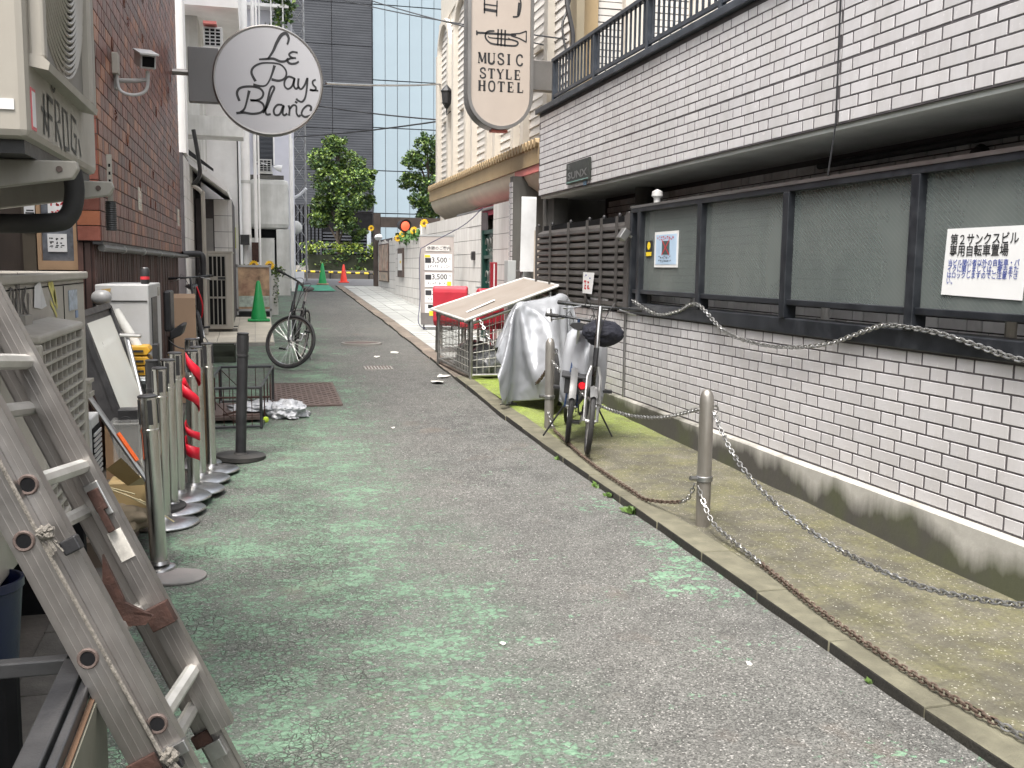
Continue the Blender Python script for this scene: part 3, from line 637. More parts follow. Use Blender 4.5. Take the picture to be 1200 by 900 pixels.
def chain(label, pts, rust=None, pitch=.028, grp='chains strung between the bollards'):
    P = [Vector(p) for p in pts]; t = thing('chain', label, 'chain', P[0], grp)
    seg = [(P[i + 1] - P[i]).length for i in range(len(P) - 1)]; tot = sum(seg); n = int(tot / pitch)
    for k in range(n):
        s_ = (k + .5) * tot / n; i = 0; q = s_
        while i < len(seg) - 1 and q > seg[i]: q -= seg[i]; i += 1
        d = (P[i + 1] - P[i]).normalized(); p = P[i] + d * q
        rot = d.to_track_quat('X', 'Z').to_matrix() @ Matrix.Rotation(PI / 4 + (k % 2) * PI / 2 + random.uniform(-.25, .25), 3, 'X')
        o = piece('link', LINKR if rust and rust(p) else LINK, t, p, rot.to_euler()); sc_ = pitch / .028; o.scale = (sc_, sc_, sc_)
    return t
def sag(a, b, d, n=14):
    a, b = Vector(a), Vector(b); return [a.lerp(b, i / n) - Vector((0, 0, 4 * d * (i / n) * (1 - i / n))) for i in range(n + 1)]
chain('silver chain sagging from the near bollard along the tiled wall', spline([(2.49, 5.03, .75), (2.47, 4.73, .56), (2.47, 4.352, .42), (2.47, 3.879, .342), (2.47, 3.43, .326), (2.47, 3.0, .365), (2.47, 2.4, .52), (2.48, 2.02, .75)], 6))
gz = lambda x, y: (x, y, g(y) + .066)
chain('silver and rusty chain dropping from the near bollard collar onto the pavement', spline([(2.42, 5.05, .32), (2.43, 4.88, .16), (2.432, 4.62, g(4.6) + .085), gz(2.43, 4.4), gz(2.40, 4.1), gz(2.36, 3.75), gz(2.34, 3.4), gz(2.335, 3.1), gz(2.34, 2.8), gz(2.365, 2.5), gz(2.42, 2.1)], 8), lambda p: p.y < 4.3 and p.y > 2.6)
chain('silver chain hanging slack between the two bollards', spline([(2.47, 8.12, .75), (2.47, 7.5, .6), (2.47, 6.927, .535), (2.47, 6.3, .545), (2.47, 5.7, .62), (2.45, 5.13, .755)], 8))
chain('rusty chain lying on the pavement edge from the far bollard', spline([(2.45, 8.14, .3), (2.44, 7.95, .19), gz(2.43, 7.75), gz(2.40, 7.4), gz(2.36, 7.0), gz(2.335, 6.6), gz(2.328, 6.2), gz(2.33, 5.825), gz(2.34, 5.6), (2.4, 5.2, .2), (2.42, 5.1, .32)], 8), lambda p: p.z < .19)
chain('silver chain draped in loops along the black sill', spline([(3.35, 8.505, 1.261), (3.35, 7.937, 1.163), (3.35, 7.493, 1.205), (3.35, 7.125, 1.28), (3.35, 6.643, 1.099), (3.35, 6.125, 1.044), (3.35, 5.678, 1.057), (3.35, 5.242, 1.118), (3.35, 4.866, 1.224), (3.35, 4.675, 1.26), (3.35, 4.29, 1.244), (3.35, 3.98, 1.199), (3.35, 3.704, 1.159), (3.35, 3.2, 1.13), (3.35, 2.6, 1.26)], 5), pitch=.033, grp='chains on the tiled wall')
chain('chain running from the wire cage roof down to the far bollard', spline([(2.44, 10.85, .96), (2.52, 10.6, .72), (2.62, 10.0, .45), (2.6, 9.2, .4), (2.5, 8.22, .72)], 8), lambda p: p.y < 10, .034)
# ------------------------------------------------------------------ bicycles
def xf(b, M):
    b.v = [tuple(M @ Vector(p)) for p in b.v]; return b
M_tyre = mat('tyre_rubber', (.016, .016, .017), .7, var=.3, dirt=.35, dc=(.07, .065, .06)); M_bikeblack = mat('black_bike_paint', (.014, .015, .017), .3, var=.2, coat=.3)
M_bikeblue = mat('navy_bike_paint', (.02, .045, .11), .3, var=.2, coat=.3); M_silver = metal('silver_alloy', (.55, .55, .54), .3, dirt=.3)
M_mudg = mat('grey_mudguard', (.1, .1, .1), .4, var=.2); M_bag = mat('black_nylon', (.012, .013, .022), .8, var=.3, vs=9, bump=.5, bs=30)
M_redglow = mat('red_reflector', (.6, .01, .02), .25, var=.1, coat=.5)
def wheel(root, r, c, M=None, rim=None):
    M = M or Matrix(); f = lambda b: xf(xf(b, Matrix.Translation(c)), M)
    w = f(MB().tube(arc((0, 0, 0), r - .02, 0, 2 * PI, 40, 'xz')[:-1], .02, 8, True)).build('wheel', M_tyre, root, True)
    f(MB().tube(arc((0, 0, 0), r - .045, 0, 2 * PI, 40, 'xz')[:-1], .011, 6, True)).build('rim', rim or M_silver, w, True)
    s = MB()
    for i in range(28):
        a = 2 * PI * i / 28; q = a + (.35 if i % 4 < 2 else -.35); e = .025 if i % 2 else -.025
        s.tube([(.018 * math.cos(q), e, .018 * math.sin(q)), ((r - .05) * math.cos(a), 0, (r - .05) * math.sin(a))], .0012, 3)
    f(s).build('spokes', M_silver, w); f(MB().tube([(0, -.04, 0), (0, .04, 0)], .017, 10)).build('hub', M_silver, w, True); return w
def bike(label, loc, head, lean=0, steer=0, r=.32, wb=1.04, fm=None, bar_w=.56, bar_z=1.02, group=None, accents=None, basket=False, fork=None, seat=True, bar_shape='flat', fender=True, stem_r=.014):
    t = thing('bicycle', label, 'bicycle', (0, 0, 0), group); fm = fm or M_bikeblack
    bb = (.42, 0, .29); st = (.22, 0, .78); hl = (wb - .16, 0, .66); ht = (wb - .2, 0, .8); rear = (0, 0, r); front = (wb, 0, r)
    ax = (Vector(ht) - Vector(hl)).normalized(); SM = Matrix.Translation(hl) @ Matrix.Rotation(steer, 4, ax) @ Matrix.Translation(-Vector(hl))
    wheel(t, r, rear); wheel(t, r, front, SM)
    fb = MB().tube([bb, ht], .019, 10).tube([bb, st], .016, 10).tube([hl, ht], .022, 10)
    for s in (-.05, .05): fb.tube([(0, s, r), (.4, s * .6, .29)], .01, 8).tube([(0, s, r), (st[0] - .01, s * .4, st[2] - .08)], .008, 8)
    fb.tube([(st[0] + .02, 0, st[2] - .1), (hl[0] + .01, 0, hl[2] + .04)], .015, 10); fb.build('frame', fm, t, True)
    fk = MB()
    for s in (-.05, .05): fk.tube([(wb, s, r), (wb - .13, s, .58), (hl[0], s * .5, hl[2])], .012, 8)
    fk.tube([hl, (Vector(ht) + ax * (bar_z - .8)).to_tuple()], stem_r, 10); xf(fk, SM).build('fork', fork or fm, t, True)
    hb = (Vector(ht) + ax * (bar_z - .8)); h = MB(); w = bar_w / 2
    h.tube([(hb.x - .1, -w, hb.z + .0), (hb.x - .02, -w * .55, hb.z), (hb.x, 0, hb.z), (hb.x - .02, w * .55, hb.z), (hb.x - .1, w, hb.z)], .012, 8)
    hbo = xf(h, SM).build('handlebar', M_bikeblack, t, True)
    for s in (-1, 1):
        xf(MB().tube([(hb.x - .07, s * w * .72, hb.z), (hb.x - .12, s * (w + .03), hb.z)], .017, 8), SM).build('grip', M_rubber, hbo, True)
        xf(MB().tube([(hb.x + .0, s * w * .5, hb.z - .01), (hb.x + .03, s * w * .7, hb.z - .025), (hb.x - .03, s * w * .95, hb.z - .04)], .006, 6), SM).build('brake_lever', M_silver, hbo, True)
    cb = MB()
    for s in (-1, 1): cb.tube(spline([(hb.x, s * .12, hb.z), (hb.x + .12, s * .1, hb.z + .04), (hb.x + .12, s * .02, hb.z - .15), (hl[0] + .04, 0, hl[2] - .03)], 5), .0035, 5)
    xf(cb, SM).build('cable', M_black, t, True)
    if seat:
        MB().tube([st, (st[0] - .04, 0, st[2] + .13)], .013, 8).build('seat_post', M_silver, t, True)
        z = st[2] + .15; sp_ = [(-.14, .075), (-.1, .085), (0, .05), (.06, .025), (.12, .018)]; b = MB(); vs = []; fs = []
        for i, (x, ww) in enumerate(sp_):
            for j in range(8): a = 2 * PI * j / 8; vs.append((st[0] - .04 + x, ww * math.cos(a), z + .028 * math.sin(a) + (.02 if i < 2 else 0)))
        for i in range(4):
            for j in range(8): fs.append((i * 8 + j, i * 8 + (j + 1) % 8, (i + 1) * 8 + (j + 1) % 8, (i + 1) * 8 + j))
        fs += [tuple(range(8)), tuple(range(32, 40))[::-1]]; b.add(vs, fs).build('saddle', M_black, t, True)
    cr = MB().tube([(bb[0], -.06, bb[2]), (bb[0], .06, bb[2])], .02, 8).lathe([(.09, -.002), (.09, .002)], (bb[0], -.05, bb[2]), 20, (0, 1, 0)).tube([(bb[0], -.065, bb[2]), (bb[0] + .12, -.075, bb[2] - .12)], .009, 6).tube([(bb[0], .065, bb[2]), (bb[0] - .12, .075, bb[2] + .12)], .009, 6)
    cr.build('crank', M_silver, t, True)
    for s, x, z in ((-1, .12, -.12), (1, -.12, .12)): MB().box(bb[0] + x - .04, bb[0] + x + .04, s * .08 if s > 0 else -.16, .16 if s > 0 else -.08, bb[2] + z - .012, bb[2] + z + .012).build('pedal', M_black, t, bev=.003)
    MB().tube([(0, -.05, r + .035), (bb[0], -.05, bb[2] + .09)], .005, 5).tube([(0, -.05, r - .035), (bb[0], -.05, bb[2] - .09)], .005, 5).build('drive_chain', M_iron, t)
    if fender:
        for c, M_, a0 in ((rear, Matrix(), .5), (front, SM, .9)):
            b = MB(); pts = arc((c[0], 0, c[2]), r + .015, a0, a0 + 2.3, 14, 'xz'); vs = []
            for p in pts: vs += [(p[0], -.028, p[2] - .008), (p[0], 0, p[2] + .004), (p[0], .028, p[2] - .008)]
            b.add(vs, [(3 * i + k, 3 * i + k + 1, 3 * i + k + 4, 3 * i + k + 3) for i in range(14) for k in (0, 1)]); xf(b, M_).build('mudguard', M_mudg, t, True)
    MB().tube([(.1, .06, r - .02), (.16, .2, .01)], .008, 6).build('kickstand', M_silver if not fender else M_black, t, True)
    t.location = loc; t.rotation_euler = (lean, 0, head); t.rotation_mode = 'XYZ'; return t
def facing(fr, fx, wb=1.04):
    """root place and heading from the front wheel contact and a rear direction"""
    d = Vector((fx[0], fx[1])).normalized(); rx, ry = fr[0] + d.x * wb, fr[1] + d.y * wb
    return (rx, ry), math.atan2(-d.y, -d.x)
rc, hd = facing((2.42, 7.0), (.36, 1.0), 1.0)
kc = bike('black folding bicycle facing out with a round black bag under its handlebar', (*rc, g(7.5) + .045), hd, R(-4), R(3), r=.255, wb=1.0, bar_w=.6, bar_z=1.13, fm=M_bikeblack, fork=M_silver, group='bicycles by the tiled wall', stem_r=.02)
def crumple(label, c, rx, ry, rz, seed, m, name, amp=.35, fr=2.2, flat=0, cat='bag', group=None, n=3, kind=None):
    bm = bmesh.new(); bmesh.ops.create_icosphere(bm, subdivisions=n + 1, radius=1)
    for v in bm.verts:
        p = v.co.copy(); k = 1 + amp * (noise.noise(p * fr + Vector((seed, 0, 0))) + .5 * abs(noise.noise(p * fr * 2.3 + Vector((0, seed, 0)))) + .25 * noise.noise(p * fr * 5))
        z = p.z * k
        if z < -flat and flat: z = -flat + .05 * noise.noise(p * 4)
        v.co = Vector((p.x * k * rx, p.y * k * ry, z * rz))
    zmin = min(v.co.z for v in bm.verts)
    me = bpy.data.meshes.new(name); bm.to_mesh(me); bm.free(); me.materials.append(m); me.polygons.foreach_set('use_smooth', [True] * len(me.polygons)); me.set_sharp_from_angle(angle=1.2)
    o = bpy.data.objects.new(name, me); COL.objects.link(o); o.location = (c[0], c[1], c[2] - zmin)
    if label: tag(o, label, cat, group)
    return o
crumple('round black nylon bag hanging under the folding bicycle handlebar', (2.655, 7.36, .93), .16, .12, .1, 21, M_bag, 'handlebar_bag', .17, 1.5, 0, 'bag', None, 4)
d2 = Vector((.36, 1.1)).normalized(); rp = (2.42, 7.5)
kd = bike('dark blue bicycle with red rear reflector, parked facing away under a silver saddle cover', (rp[0], rp[1], g(7.6) + .045), math.atan2(d2.y, d2.x), R(5), R(-8), r=.3, wb=1.0, fm=M_bikeblue, bar_w=.5, bar_z=.98, group='bicycles by the tiled wall')
MB().lathe([(.034, 0), (.034, .02), (.025, .03)], (-.12, -.07, .49), 14, (-1, 0, 0)).build('reflector', M_redglow, kd, True); MB().box(-.16, .2, -.1, .1, .545, .565).box(-.14, -.02, -.07, .07, .42, .545).build('carrier', M_black, kd, bev=.005)
# silver cover slipped over its saddle
M_silvercloth = mat('silver_cover_fabric', (.31, .322, .345), .38, .3, var=.05, vs=3, bump=.12, bs=12, dirt=.15, dc=(.3, .3, .3), spec=.6)
def settle_cover(loc, sc):
    """let a cloth fall over a rough motorcycle in a scratch scene and keep the settled surface"""
    T = bpy.data.scenes.new('cloth_scratch'); tmp = []
    def put(o, hit=True):
        T.collection.objects.link(o); tmp.append(o)
        if hit:
            o.modifiers.new('hit', 'COLLISION'); o.collision.thickness_outer = .012; o.collision.cloth_friction = 8
        return o
    def capsule(p, q, r):
        p, q = Vector(p), Vector(q); bm = bmesh.new(); bmesh.ops.create_uvsphere(bm, u_segments=16, v_segments=10, radius=1)
        M_ = Matrix.Translation((p + q) / 2) @ (q - p).to_track_quat('Z', 'Y').to_matrix().to_4x4() @ Matrix.Diagonal((r, r, (q - p).length / 2 + r, 1))
        bmesh.ops.transform(bm, matrix=M_, verts=bm.verts); me = bpy.data.meshes.new('former'); bm.to_mesh(me); bm.free(); put(bpy.data.objects.new('former', me))
    for p, q, r in (((-.30, -.12, 1.02), (.26, 0, 1.20), .035), ((-.26, -.10, 1.05), (-.28, -.14, 1.10), .05), ((.24, 0, 1.12), (.24, .02, 1.2), .04), ((0, -.25, .85), (0, -.05, .95), .12),
                    ((0, .1, .7), (0, .75, .72), .15), ((0, -.55, .3), (0, -.45, .5), .12), ((-.5, -.12, .62), (-.3, .45, .66), .07)): capsule(p, q, r)
    put(bpy.data.objects.new('former', MB().quad((-3, -3, 0), (3, -3, 0), (3, 3, 0), (-3, 3, 0)).mesh('former', M_dark)))
    nx, ny = 46, 52; Mx = Matrix.Translation((0, -.16, 1.45)) @ Matrix.Rotation(R(-24), 4, 'Z') @ Matrix.Rotation(R(-12), 4, 'Y') @ Matrix.Diagonal((1.95, 2.25, 1, 1)); vs = []
    for j in range(ny + 1):
        for i in range(nx + 1):
            v = Mx @ Vector((i / nx - .5, j / ny - .5, 0)); v.z += .03 * noise.noise(v * 5); vs.append(v)
    b = MB().add(vs, [(j * (nx + 1) + i, j * (nx + 1) + i + 1, (j + 1) * (nx + 1) + i + 1, (j + 1) * (nx + 1) + i) for j in range(ny) for i in range(nx)])
    c = put(bpy.data.objects.new('sheet', b.mesh('sheet', M_silvercloth)), False); m = c.modifiers.new('fall', 'CLOTH'); s = m.settings
    s.quality = 8; s.mass = .25; s.tension_stiffness = s.compression_stiffness = 25; s.shear_stiffness = 12; s.bending_stiffness = .25; s.air_damping = 2
    k = m.collision_settings; k.use_self_collision = True; k.self_distance_min = .012; k.distance_min = .012; k.collision_quality = 3; m.point_cache.frame_end = 120
    for f in range(1, 90): T.frame_set(f)
    dg = T.view_layers[0].depsgraph; ev = c.evaluated_get(dg); co_ = [tuple(x * sc for x in v.co) for v in ev.data.vertices]
    fs = [tuple(p.vertices) for p in c.data.polygons]
    for o in tmp: bpy.data.objects.remove(o)
    bpy.data.scenes.remove(T)
    o = MB().add(co_, fs).build('motorcycle_cover', M_silvercloth, None, True); o.location = loc
    for p in o.data.polygons: p.use_smooth = True
    q = o.modifiers.new('sub', 'SUBSURF'); q.levels = q.render_levels = 2
    tx = bpy.data.textures.new('crease', 'CLOUDS'); tx.noise_scale = .3; tx.noise_depth = 2
    d = o.modifiers.new('crease', 'DISPLACE'); d.texture = tx; d.strength = .03; d.mid_level = .5; d.texture_coords = 'LOCAL'
    q = o.modifiers.new('thick', 'SOLIDIFY'); q.thickness = .003
    return o
cv = settle_cover((2.74, 9.4, g(9.3) + .05), .87)
tag(cv, 'crumpled silver cover draped over a motorcycle beside the wire cage', 'cover')
mc = thing('motorcycle', 'motorcycle hidden under the silver cover, only its wheel and stand showing', 'motorcycle', (2.7, 9.3, g(9.3) + .04))
zz = g(9.3) + .04
xf(MB().tube(arc((0, 0, 0), .25, 0, 2 * PI, 30, 'xz')[:-1], .05, 8, True), Matrix.Translation((2.72, 8.95, zz + .3)) @ Matrix.Rotation(R(80), 4, 'Z')).build('wheel', M_tyre, mc, True)
xf(MB().tube(arc((0, 0, 0), .25, 0, 2 * PI, 30, 'xz')[:-1], .05, 8, True), Matrix.Translation((2.9, 10.1, zz + .3)) @ Matrix.Rotation(R(80), 4, 'Z')).build('wheel', M_tyre, mc, True)
MB().box(2.62, 2.9, 9.3, 9.9, zz + .3, zz + .62).build('body', M_bikeblack, mc, bev=.05); MB().tube([(2.72, 8.95, zz + .3), (2.76, 9.2, zz + .95)], .03, 8).build('fork', M_silver, mc, True)
MB().tube([(2.62, 9.5, zz + .3), (2.42, 9.35, zz + .01)], .015, 8).box(2.36, 2.48, 9.3, 9.4, zz, zz + .02).build('stand', M_black, mc)
# saddle cover: a smaller drape
def drape(label, c, prof, m, rz=0, nseg=40, seed=3):
    """hanging cloth: rings (z, rx, ry) from top to hem, pleats growing towards the hem"""
    vs = []; fs = []
    for i, (z, rx, ry, dx) in enumerate(prof):
        t = i / (len(prof) - 1)
        for j in range(nseg):
            a = 2 * PI * j / nseg; k = 1 + t * (.16 * math.sin(5 * a + seed) + .1 * math.sin(9 * a + 2 * seed + 3 * t)) + .08 * noise.noise((math.cos(a) * 2 + seed, math.sin(a) * 2, z * 5))
            vs.append((dx + math.cos(a) * rx * k, math.sin(a) * ry * k, z + (.07 * math.sin(3 * a + seed) * t if i else 0)))
    for i in range(len(prof) - 1):
        for j in range(nseg): fs.append((i * nseg + (j + 1) % nseg, i * nseg + j, (i + 1) * nseg + j, (i + 1) * nseg + (j + 1) % nseg))
    fs.append(tuple(range(nseg)))
    b = MB().add(vs, fs); o = b.build('saddle_cover', m, None, True); o.location = c; o.rotation_euler.z = rz
    s = o.modifiers.new('thick', 'SOLIDIFY'); s.thickness = .003; return tag(o, label, 'cover')
drape('small silver cover with a torn hole pulled over a bicycle saddle', (2.66, 7.77, g(7.6) + .35), [(.6, .05, .08, .06), (.595, .1, .13, .05), (.55, .15, .16, .02), (.42, .17, .17, -.02), (.27, .17, .17, -.06), (.13, .16, .16, -.1), (.02, .13, .14, -.14)], M_silvercloth, R(55))

# ------------------------------------------------------------------ wire rubbish cage
cg = thing('rubbish_cage', 'galvanised wire mesh rubbish cage with a sloping plywood roof', 'cage', (2.7, 11.6, g(11.5)))
x0, x1, y0, y1 = 2.36, 3.3, 10.95, 12.35
zb = lambda y: g(y) + .03
dx_ = -.12   # the road side follows the kerb
A = lambda x, y: x + (dx_ if y > 11.5 and x < 2.5 else 0)
hL, hR = .7, 1.02
fr = MB()
cor = [(x0, y0, hL), (A(x0, y1), y1, hL), (x1, y0, hR), (x1, y1, hR)]
for x, y, h in cor: fr.tube([(x, y, zb(y)), (x, y, zb(y) + h)], .024, 10)
for hh in (.06, 0):
    for (a, b_) in ((0, 1), (1, 3), (3, 2), (2, 0)):
        p, q = cor[a], cor[b_]
        if hh: fr.tube([(p[0], p[1], zb(p[1]) + hh), (q[0], q[1], zb(q[1]) + hh)], .018, 8)
        else: fr.tube([(p[0], p[1], zb(p[1]) + p[2] - .05), (q[0], q[1], zb(q[1]) + q[2] - .05)], .018, 8)
fr.build('frame', M_galv, cg, True)
for x, y, h in cor: MB().lathe([(.03, 0), (.032, .01), (.032, .05), (.03, .06)], (x, y, zb(y) + h - .1), 12).build('clamp', M_steel, cg, True)
M_wire = mat('galvanised_wire', (.42, .42, .39), .5, .3, dirt=.6, dc=(.15, .13, .1), ds=20)
def wiremesh(p00, p10, p01, p11, nu, nv, r=.0042):
    b = MB(); P = [Vector(p) for p in (p00, p10, p01, p11)]; f = lambda u, v: (P[0] * (1 - u) + P[1] * u) * (1 - v) + (P[2] * (1 - u) + P[3] * u) * v
    for i in range(nu + 1): b.tube([f(i / nu, 0), f(i / nu, 1)], r, 4, caps=False)
    for j in range(nv + 1): b.tube([f(0, j / nv), f(1, j / nv)], r, 4, caps=False)
    return b
for (a, b_, nu) in ((0, 1, 22), (0, 2, 13), (1, 3, 12), (2, 3, 20)):
    p, q = cor[a], cor[b_]
    wiremesh((p[0], p[1], zb(p[1]) + .06), (q[0], q[1], zb(q[1]) + .06), (p[0], p[1], zb(p[1]) + p[2] - .05), (q[0], q[1], zb(q[1]) + q[2] - .05), nu, 7).build('wire_mesh', M_wire, cg, kind='stuff')
e = .08
rv_ = [(x0 - e, y0 - e, zb(y0) + hL - .02), (x1 + e, y0 - e, zb(y0) + hR + .06), (x1 + e, y1 + e, zb(y1) + hR + .06), (A(x0, y1) - e, y1 + e, zb(y1) + hL - .02)]
MB().prism(rv_, (0, 0, .016)).build('roof', mat('weathered_plywood', (.24, .205, .175), .75, var=.15, vs=3, dirt=.7, dc=(.22, .2, .18), ds=3, bump=.15), cg)
rf = MB()
for a, b_ in ((0, 1), (1, 2), (2, 3), (3, 0)): rf.tube([Vector(rv_[a]) + Vector((0, 0, .012)), Vector(rv_[b_]) + Vector((0, 0, .012))], .017, 8)
rf.build('roof_rail', mat('white_pipe', (.6, .6, .58), .45, var=.1, dirt=.5), cg, True)
u = (Vector(rv_[1]) - Vector(rv_[0])).normalized(); vv = (Vector(rv_[3]) - Vector(rv_[0])).normalized(); nn = u.cross(vv).normalized()
p0 = Vector(rv_[0]) + u * .18 + vv * .5 + nn * .019
MB().obox(p0 + u * .17, u * .2 + vv * .06, vv * .03, nn * .002).build('tape_strip', M_paper, cg)
for y in (11.3, 12.0): MB().obox((A(x0, y) + .02, y, zb(y) + hL - .02), (.012, 0, 0), (0, .03, 0), (0, 0, .03)).build('hinge', M_rust, cg)
# rubbish inside
M_bagclear = mat('grey_rubbish_bag', (.12, .125, .13), .3, var=.5, vs=7, bump=.5, bs=20, rnd=.2)
for i, (x, y, s_, l) in enumerate([(2.62, 11.25, .27, 'grey rubbish bag at the near end inside the cage'), (2.98, 11.3, .26, 'grey rubbish bag against the wall side inside the cage'), (2.6, 11.85, .26, 'bulging rubbish bag in the middle of the cage'), (3.0, 11.95, .25, 'rubbish bag at the back far corner of the cage')]):
    crumple(l, (x, y, zb(y) + .01), s_ * .9, s_ * .98, s_ * .85, i * 3.1, M_bagclear, 'rubbish_bag', .22, 2.4, .5, 'rubbish bag', 'rubbish bags in the wire cage', 3)
crumple('small yellowish rubbish sack at the foot of the cage end', (3.08, 11.1, zb(11.1) + .01), .14, .1, .1, 9, mat('ochre_sack', (.32, .24, .07), .7, var=.3), 'rubbish_bag', .3, 2.4, .5, 'rubbish bag', 'rubbish bags in the wire cage', 2)
tag(MB().gbox(2.42, 3.25, 11.0, 12.3, .0, .035).build('cage_pallet', M_rust), 'dark rusty base tray under the rubbish bags', 'tray')

# ------------------------------------------------------------------ red chairs, boards and price sign behind the cage
def chair(label, x, y, rz, s=1.0, arm=True):
    t = thing('red_chair', label, 'chair', (0, 0, 0), 'red vinyl chairs behind the cage')
    b = MB(); pr = [(-.02, .4), (.03, .42), (.05, .8), (.045, .88), (.02, .93), (-.03, .94), (-.075, .91), (-.085, .85), (-.06, .45)]
    b.prism([(p[0] + .0, -.24, p[1]) for p in pr], (0, .48, 0)); b.build('backrest', M_red, t, bev=.02)
    MB().box(.0, .46, -.24, .24, .38, .47).build('seat', M_red, t, bev=.025)
    for q in (-.2, .2):
        for p in (.03, .42): MB().tube([(p, q, .38), (p + (.02 if p > .2 else -.04), q, 0)], .016, 8).build('leg', M_red if arm else M_chrome, t, True)
    t.location = (x, y, g(y) + .015); t.rotation_euler.z = rz; return t
chair('red vinyl chair with its tall back towards the road beside the cage', 2.6, 13.4, R(70), arm=False); chair('red vinyl chair half hidden behind the cage mesh', 3.08, 12.95, R(110), arm=False)
ps = thing('price_sign', 'tall grey price board on castors listing 3,500 rates', 'sign', (2.93, 16.4, g(16.4) + .01))
zs = g(16.4) + .02; a_ = R(-7); U3 = Vector((math.cos(a_), math.sin(a_), 0)); TL = Vector((0, .06, 1)).normalized(); NN = U3.cross(TL); O3 = Vector((2.665, 16.35, zs)); Wd = .565; Hh = 1.47
P3 = lambda x, z, n=0: O3 + U3 * x + TL * z + NN * n
M_signgrey = mat('sign_grey_frame', (.4, .36, .34), .5, var=.1, dirt=.3)
MB().obox(P3(Wd / 2, .1 + Hh / 2, -.03), U3 * Wd / 2, TL * Hh / 2, NN * .03).build('board', M_signgrey, ps, bev=.006)
MB().obox(P3(Wd / 2, .19, .004), U3 * Wd / 2, TL * .1, NN * .006).build('base_panel', mat('sign_dark_base', (.15, .14, .135), .5, var=.15), ps)
MB().obox(P3(Wd / 2, 1.58, -.03), U3 * (Wd / 2 + .01), TL * .014, NN * .035).build('top_rail', M_silver, ps)
for x in (.05, Wd - .05): MB().tube([P3(x - .015, .045, -.03), P3(x + .015, .045, -.03)], .045, 12).build('castor', M_black, ps, True)
MB().tube([P3(.06, .06, .0), P3(Wd - .06, .06, 0)], .02, 8).build('axle', M_silver, ps, True)
def panel(z0, z1, kids):
    pp = MB().obox(P3(.3, (z0 + z1) / 2, .004), U3 * .23, TL * (z1 - z0) / 2, NN * .005).build('price_panel', M_paper, ps)
    kids(pp, z0)
def numb(b, z, x=.19): return b.text(b._s, .105, P3(x, z, .0095), U3, TL, 0, sx=1.05)
def prices(txt, tagy, low, yb=None):
    def f(pp, z):
        b = MB(); b.text(txt, .125, P3(.185, z + .13, .0095), U3, TL, 0, weight=.0015, sx=.95); b.text('円', .045, P3(.47, z + .17, .0095), U3, TL, 0)
        scribble(b, P3(.12, z + .03, .0095), U3, TL, .38, .065, 1, 10, .2); b.build('lettering', M_ink, pp)
        MB().obox(P3(.13, z + .165, .01), U3 * .05, TL * .042, NN * .001).build('time_block', mat('charcoal_print', (.03, .03, .035), .5), pp)
        if tagy: MB().obox(P3(.12, z + .235, .01), U3 * .045, TL * .02, NN * .001).build('yellow_tag', M_yellow, pp)
        if yb: MB().obox(P3(yb, z + .06, .0105), U3 * .035, TL * .035, NN * .001).build('yellow_tag', M_yellow, pp)
    return f
panel(1.0, 1.27, prices('3,500', True, 0)); panel(.72, .965, prices('3,500', False, 0, .48)); panel(.46, .69, prices('3,500', False, 0)); 
def last(pp, z):
    b = MB(); b.text('7,', .125, P3(.24, z + .13, .0095), U3, TL, 0); b.build('lettering', M_ink, pp); MB().obox(P3(.17, z + .165, .01), U3 * .05, TL * .03, NN * .001).build('time_block', M_ink, pp); MB().obox(P3(.23, z + .05, .01), U3 * .09, TL * .04, NN * .001).build('yellow_tag', M_yellow, pp)
panel(.17 + .06, .44, last)
tt = MB().obox(P3(.29, 1.37, .004), U3 * .2, TL * .05, NN * .004).build('title_panel', mat('pale_grey_panel', (.6, .58, .56), .5), ps); MB().text('休憩のご案内', .066, P3(.115, 1.347, .0085), U3, TL, 0, weight=.001).build('lettering', M_ink, tt)
tag(MB().tube(spline([(3.4, 14.95, 2.46), (3.2, 15.5, 2.2), (2.75, 16.25, 1.9), (2.64, 16.3, 1.75), (2.64, 16.3, 1.0), (2.6, 16.2, .62), (2.75, 16.3, .5)], 6), .008, 6).build('power_cable', mat('blue_grey_cable', (.1, .1, .16), .5), None, True), 'blue grey cable drooping from the panel wall down to the price board', 'cable')
# loose boards leaning at the gap
b = MB(); b.obox((3.43, 12.42, 1.98), (.1, .0, 0), (.0, .004, .012), (.014, .03, .47)); tag(b.build('white_board', mat('pale_grey_board', (.62, .63, .64), .6, var=.05, dirt=.3)), 'tall pale grey board leaning against the dark concrete pier', 'board')
b = MB(); b.prism([(3.455, 12.22, 1.25), (3.59, 12.22, 1.25), (3.595, 12.22, 1.7), (3.54, 12.22, 1.9), (3.46, 12.22, 2.03)], (0, .02, 0)); tag(b.build('curved_board', mat('bare_pale_wood', (.5, .44, .37), .7, var=.15)), 'pale wooden offcut with one curved edge beside the louvre', 'board')
gl = thing('grey_locker', 'grey metal locker rack with two posts behind the cage', 'rack', (3.36, 12.6, g(12.6)))
for x in (3.25, 3.46): MB().box(x - .055, x + .055, 12.55, 12.75, g(12.6), 1.64).build('post', mat('locker_grey', (.4, .42, .42), .5, var=.08, dirt=.3), gl, bev=.006)
for z in (.7, .95, 1.2, 1.38, 1.5): MB().box(3.3, 3.41, 12.56, 12.74, z, z + .02).build('shelf', M_steel, gl)

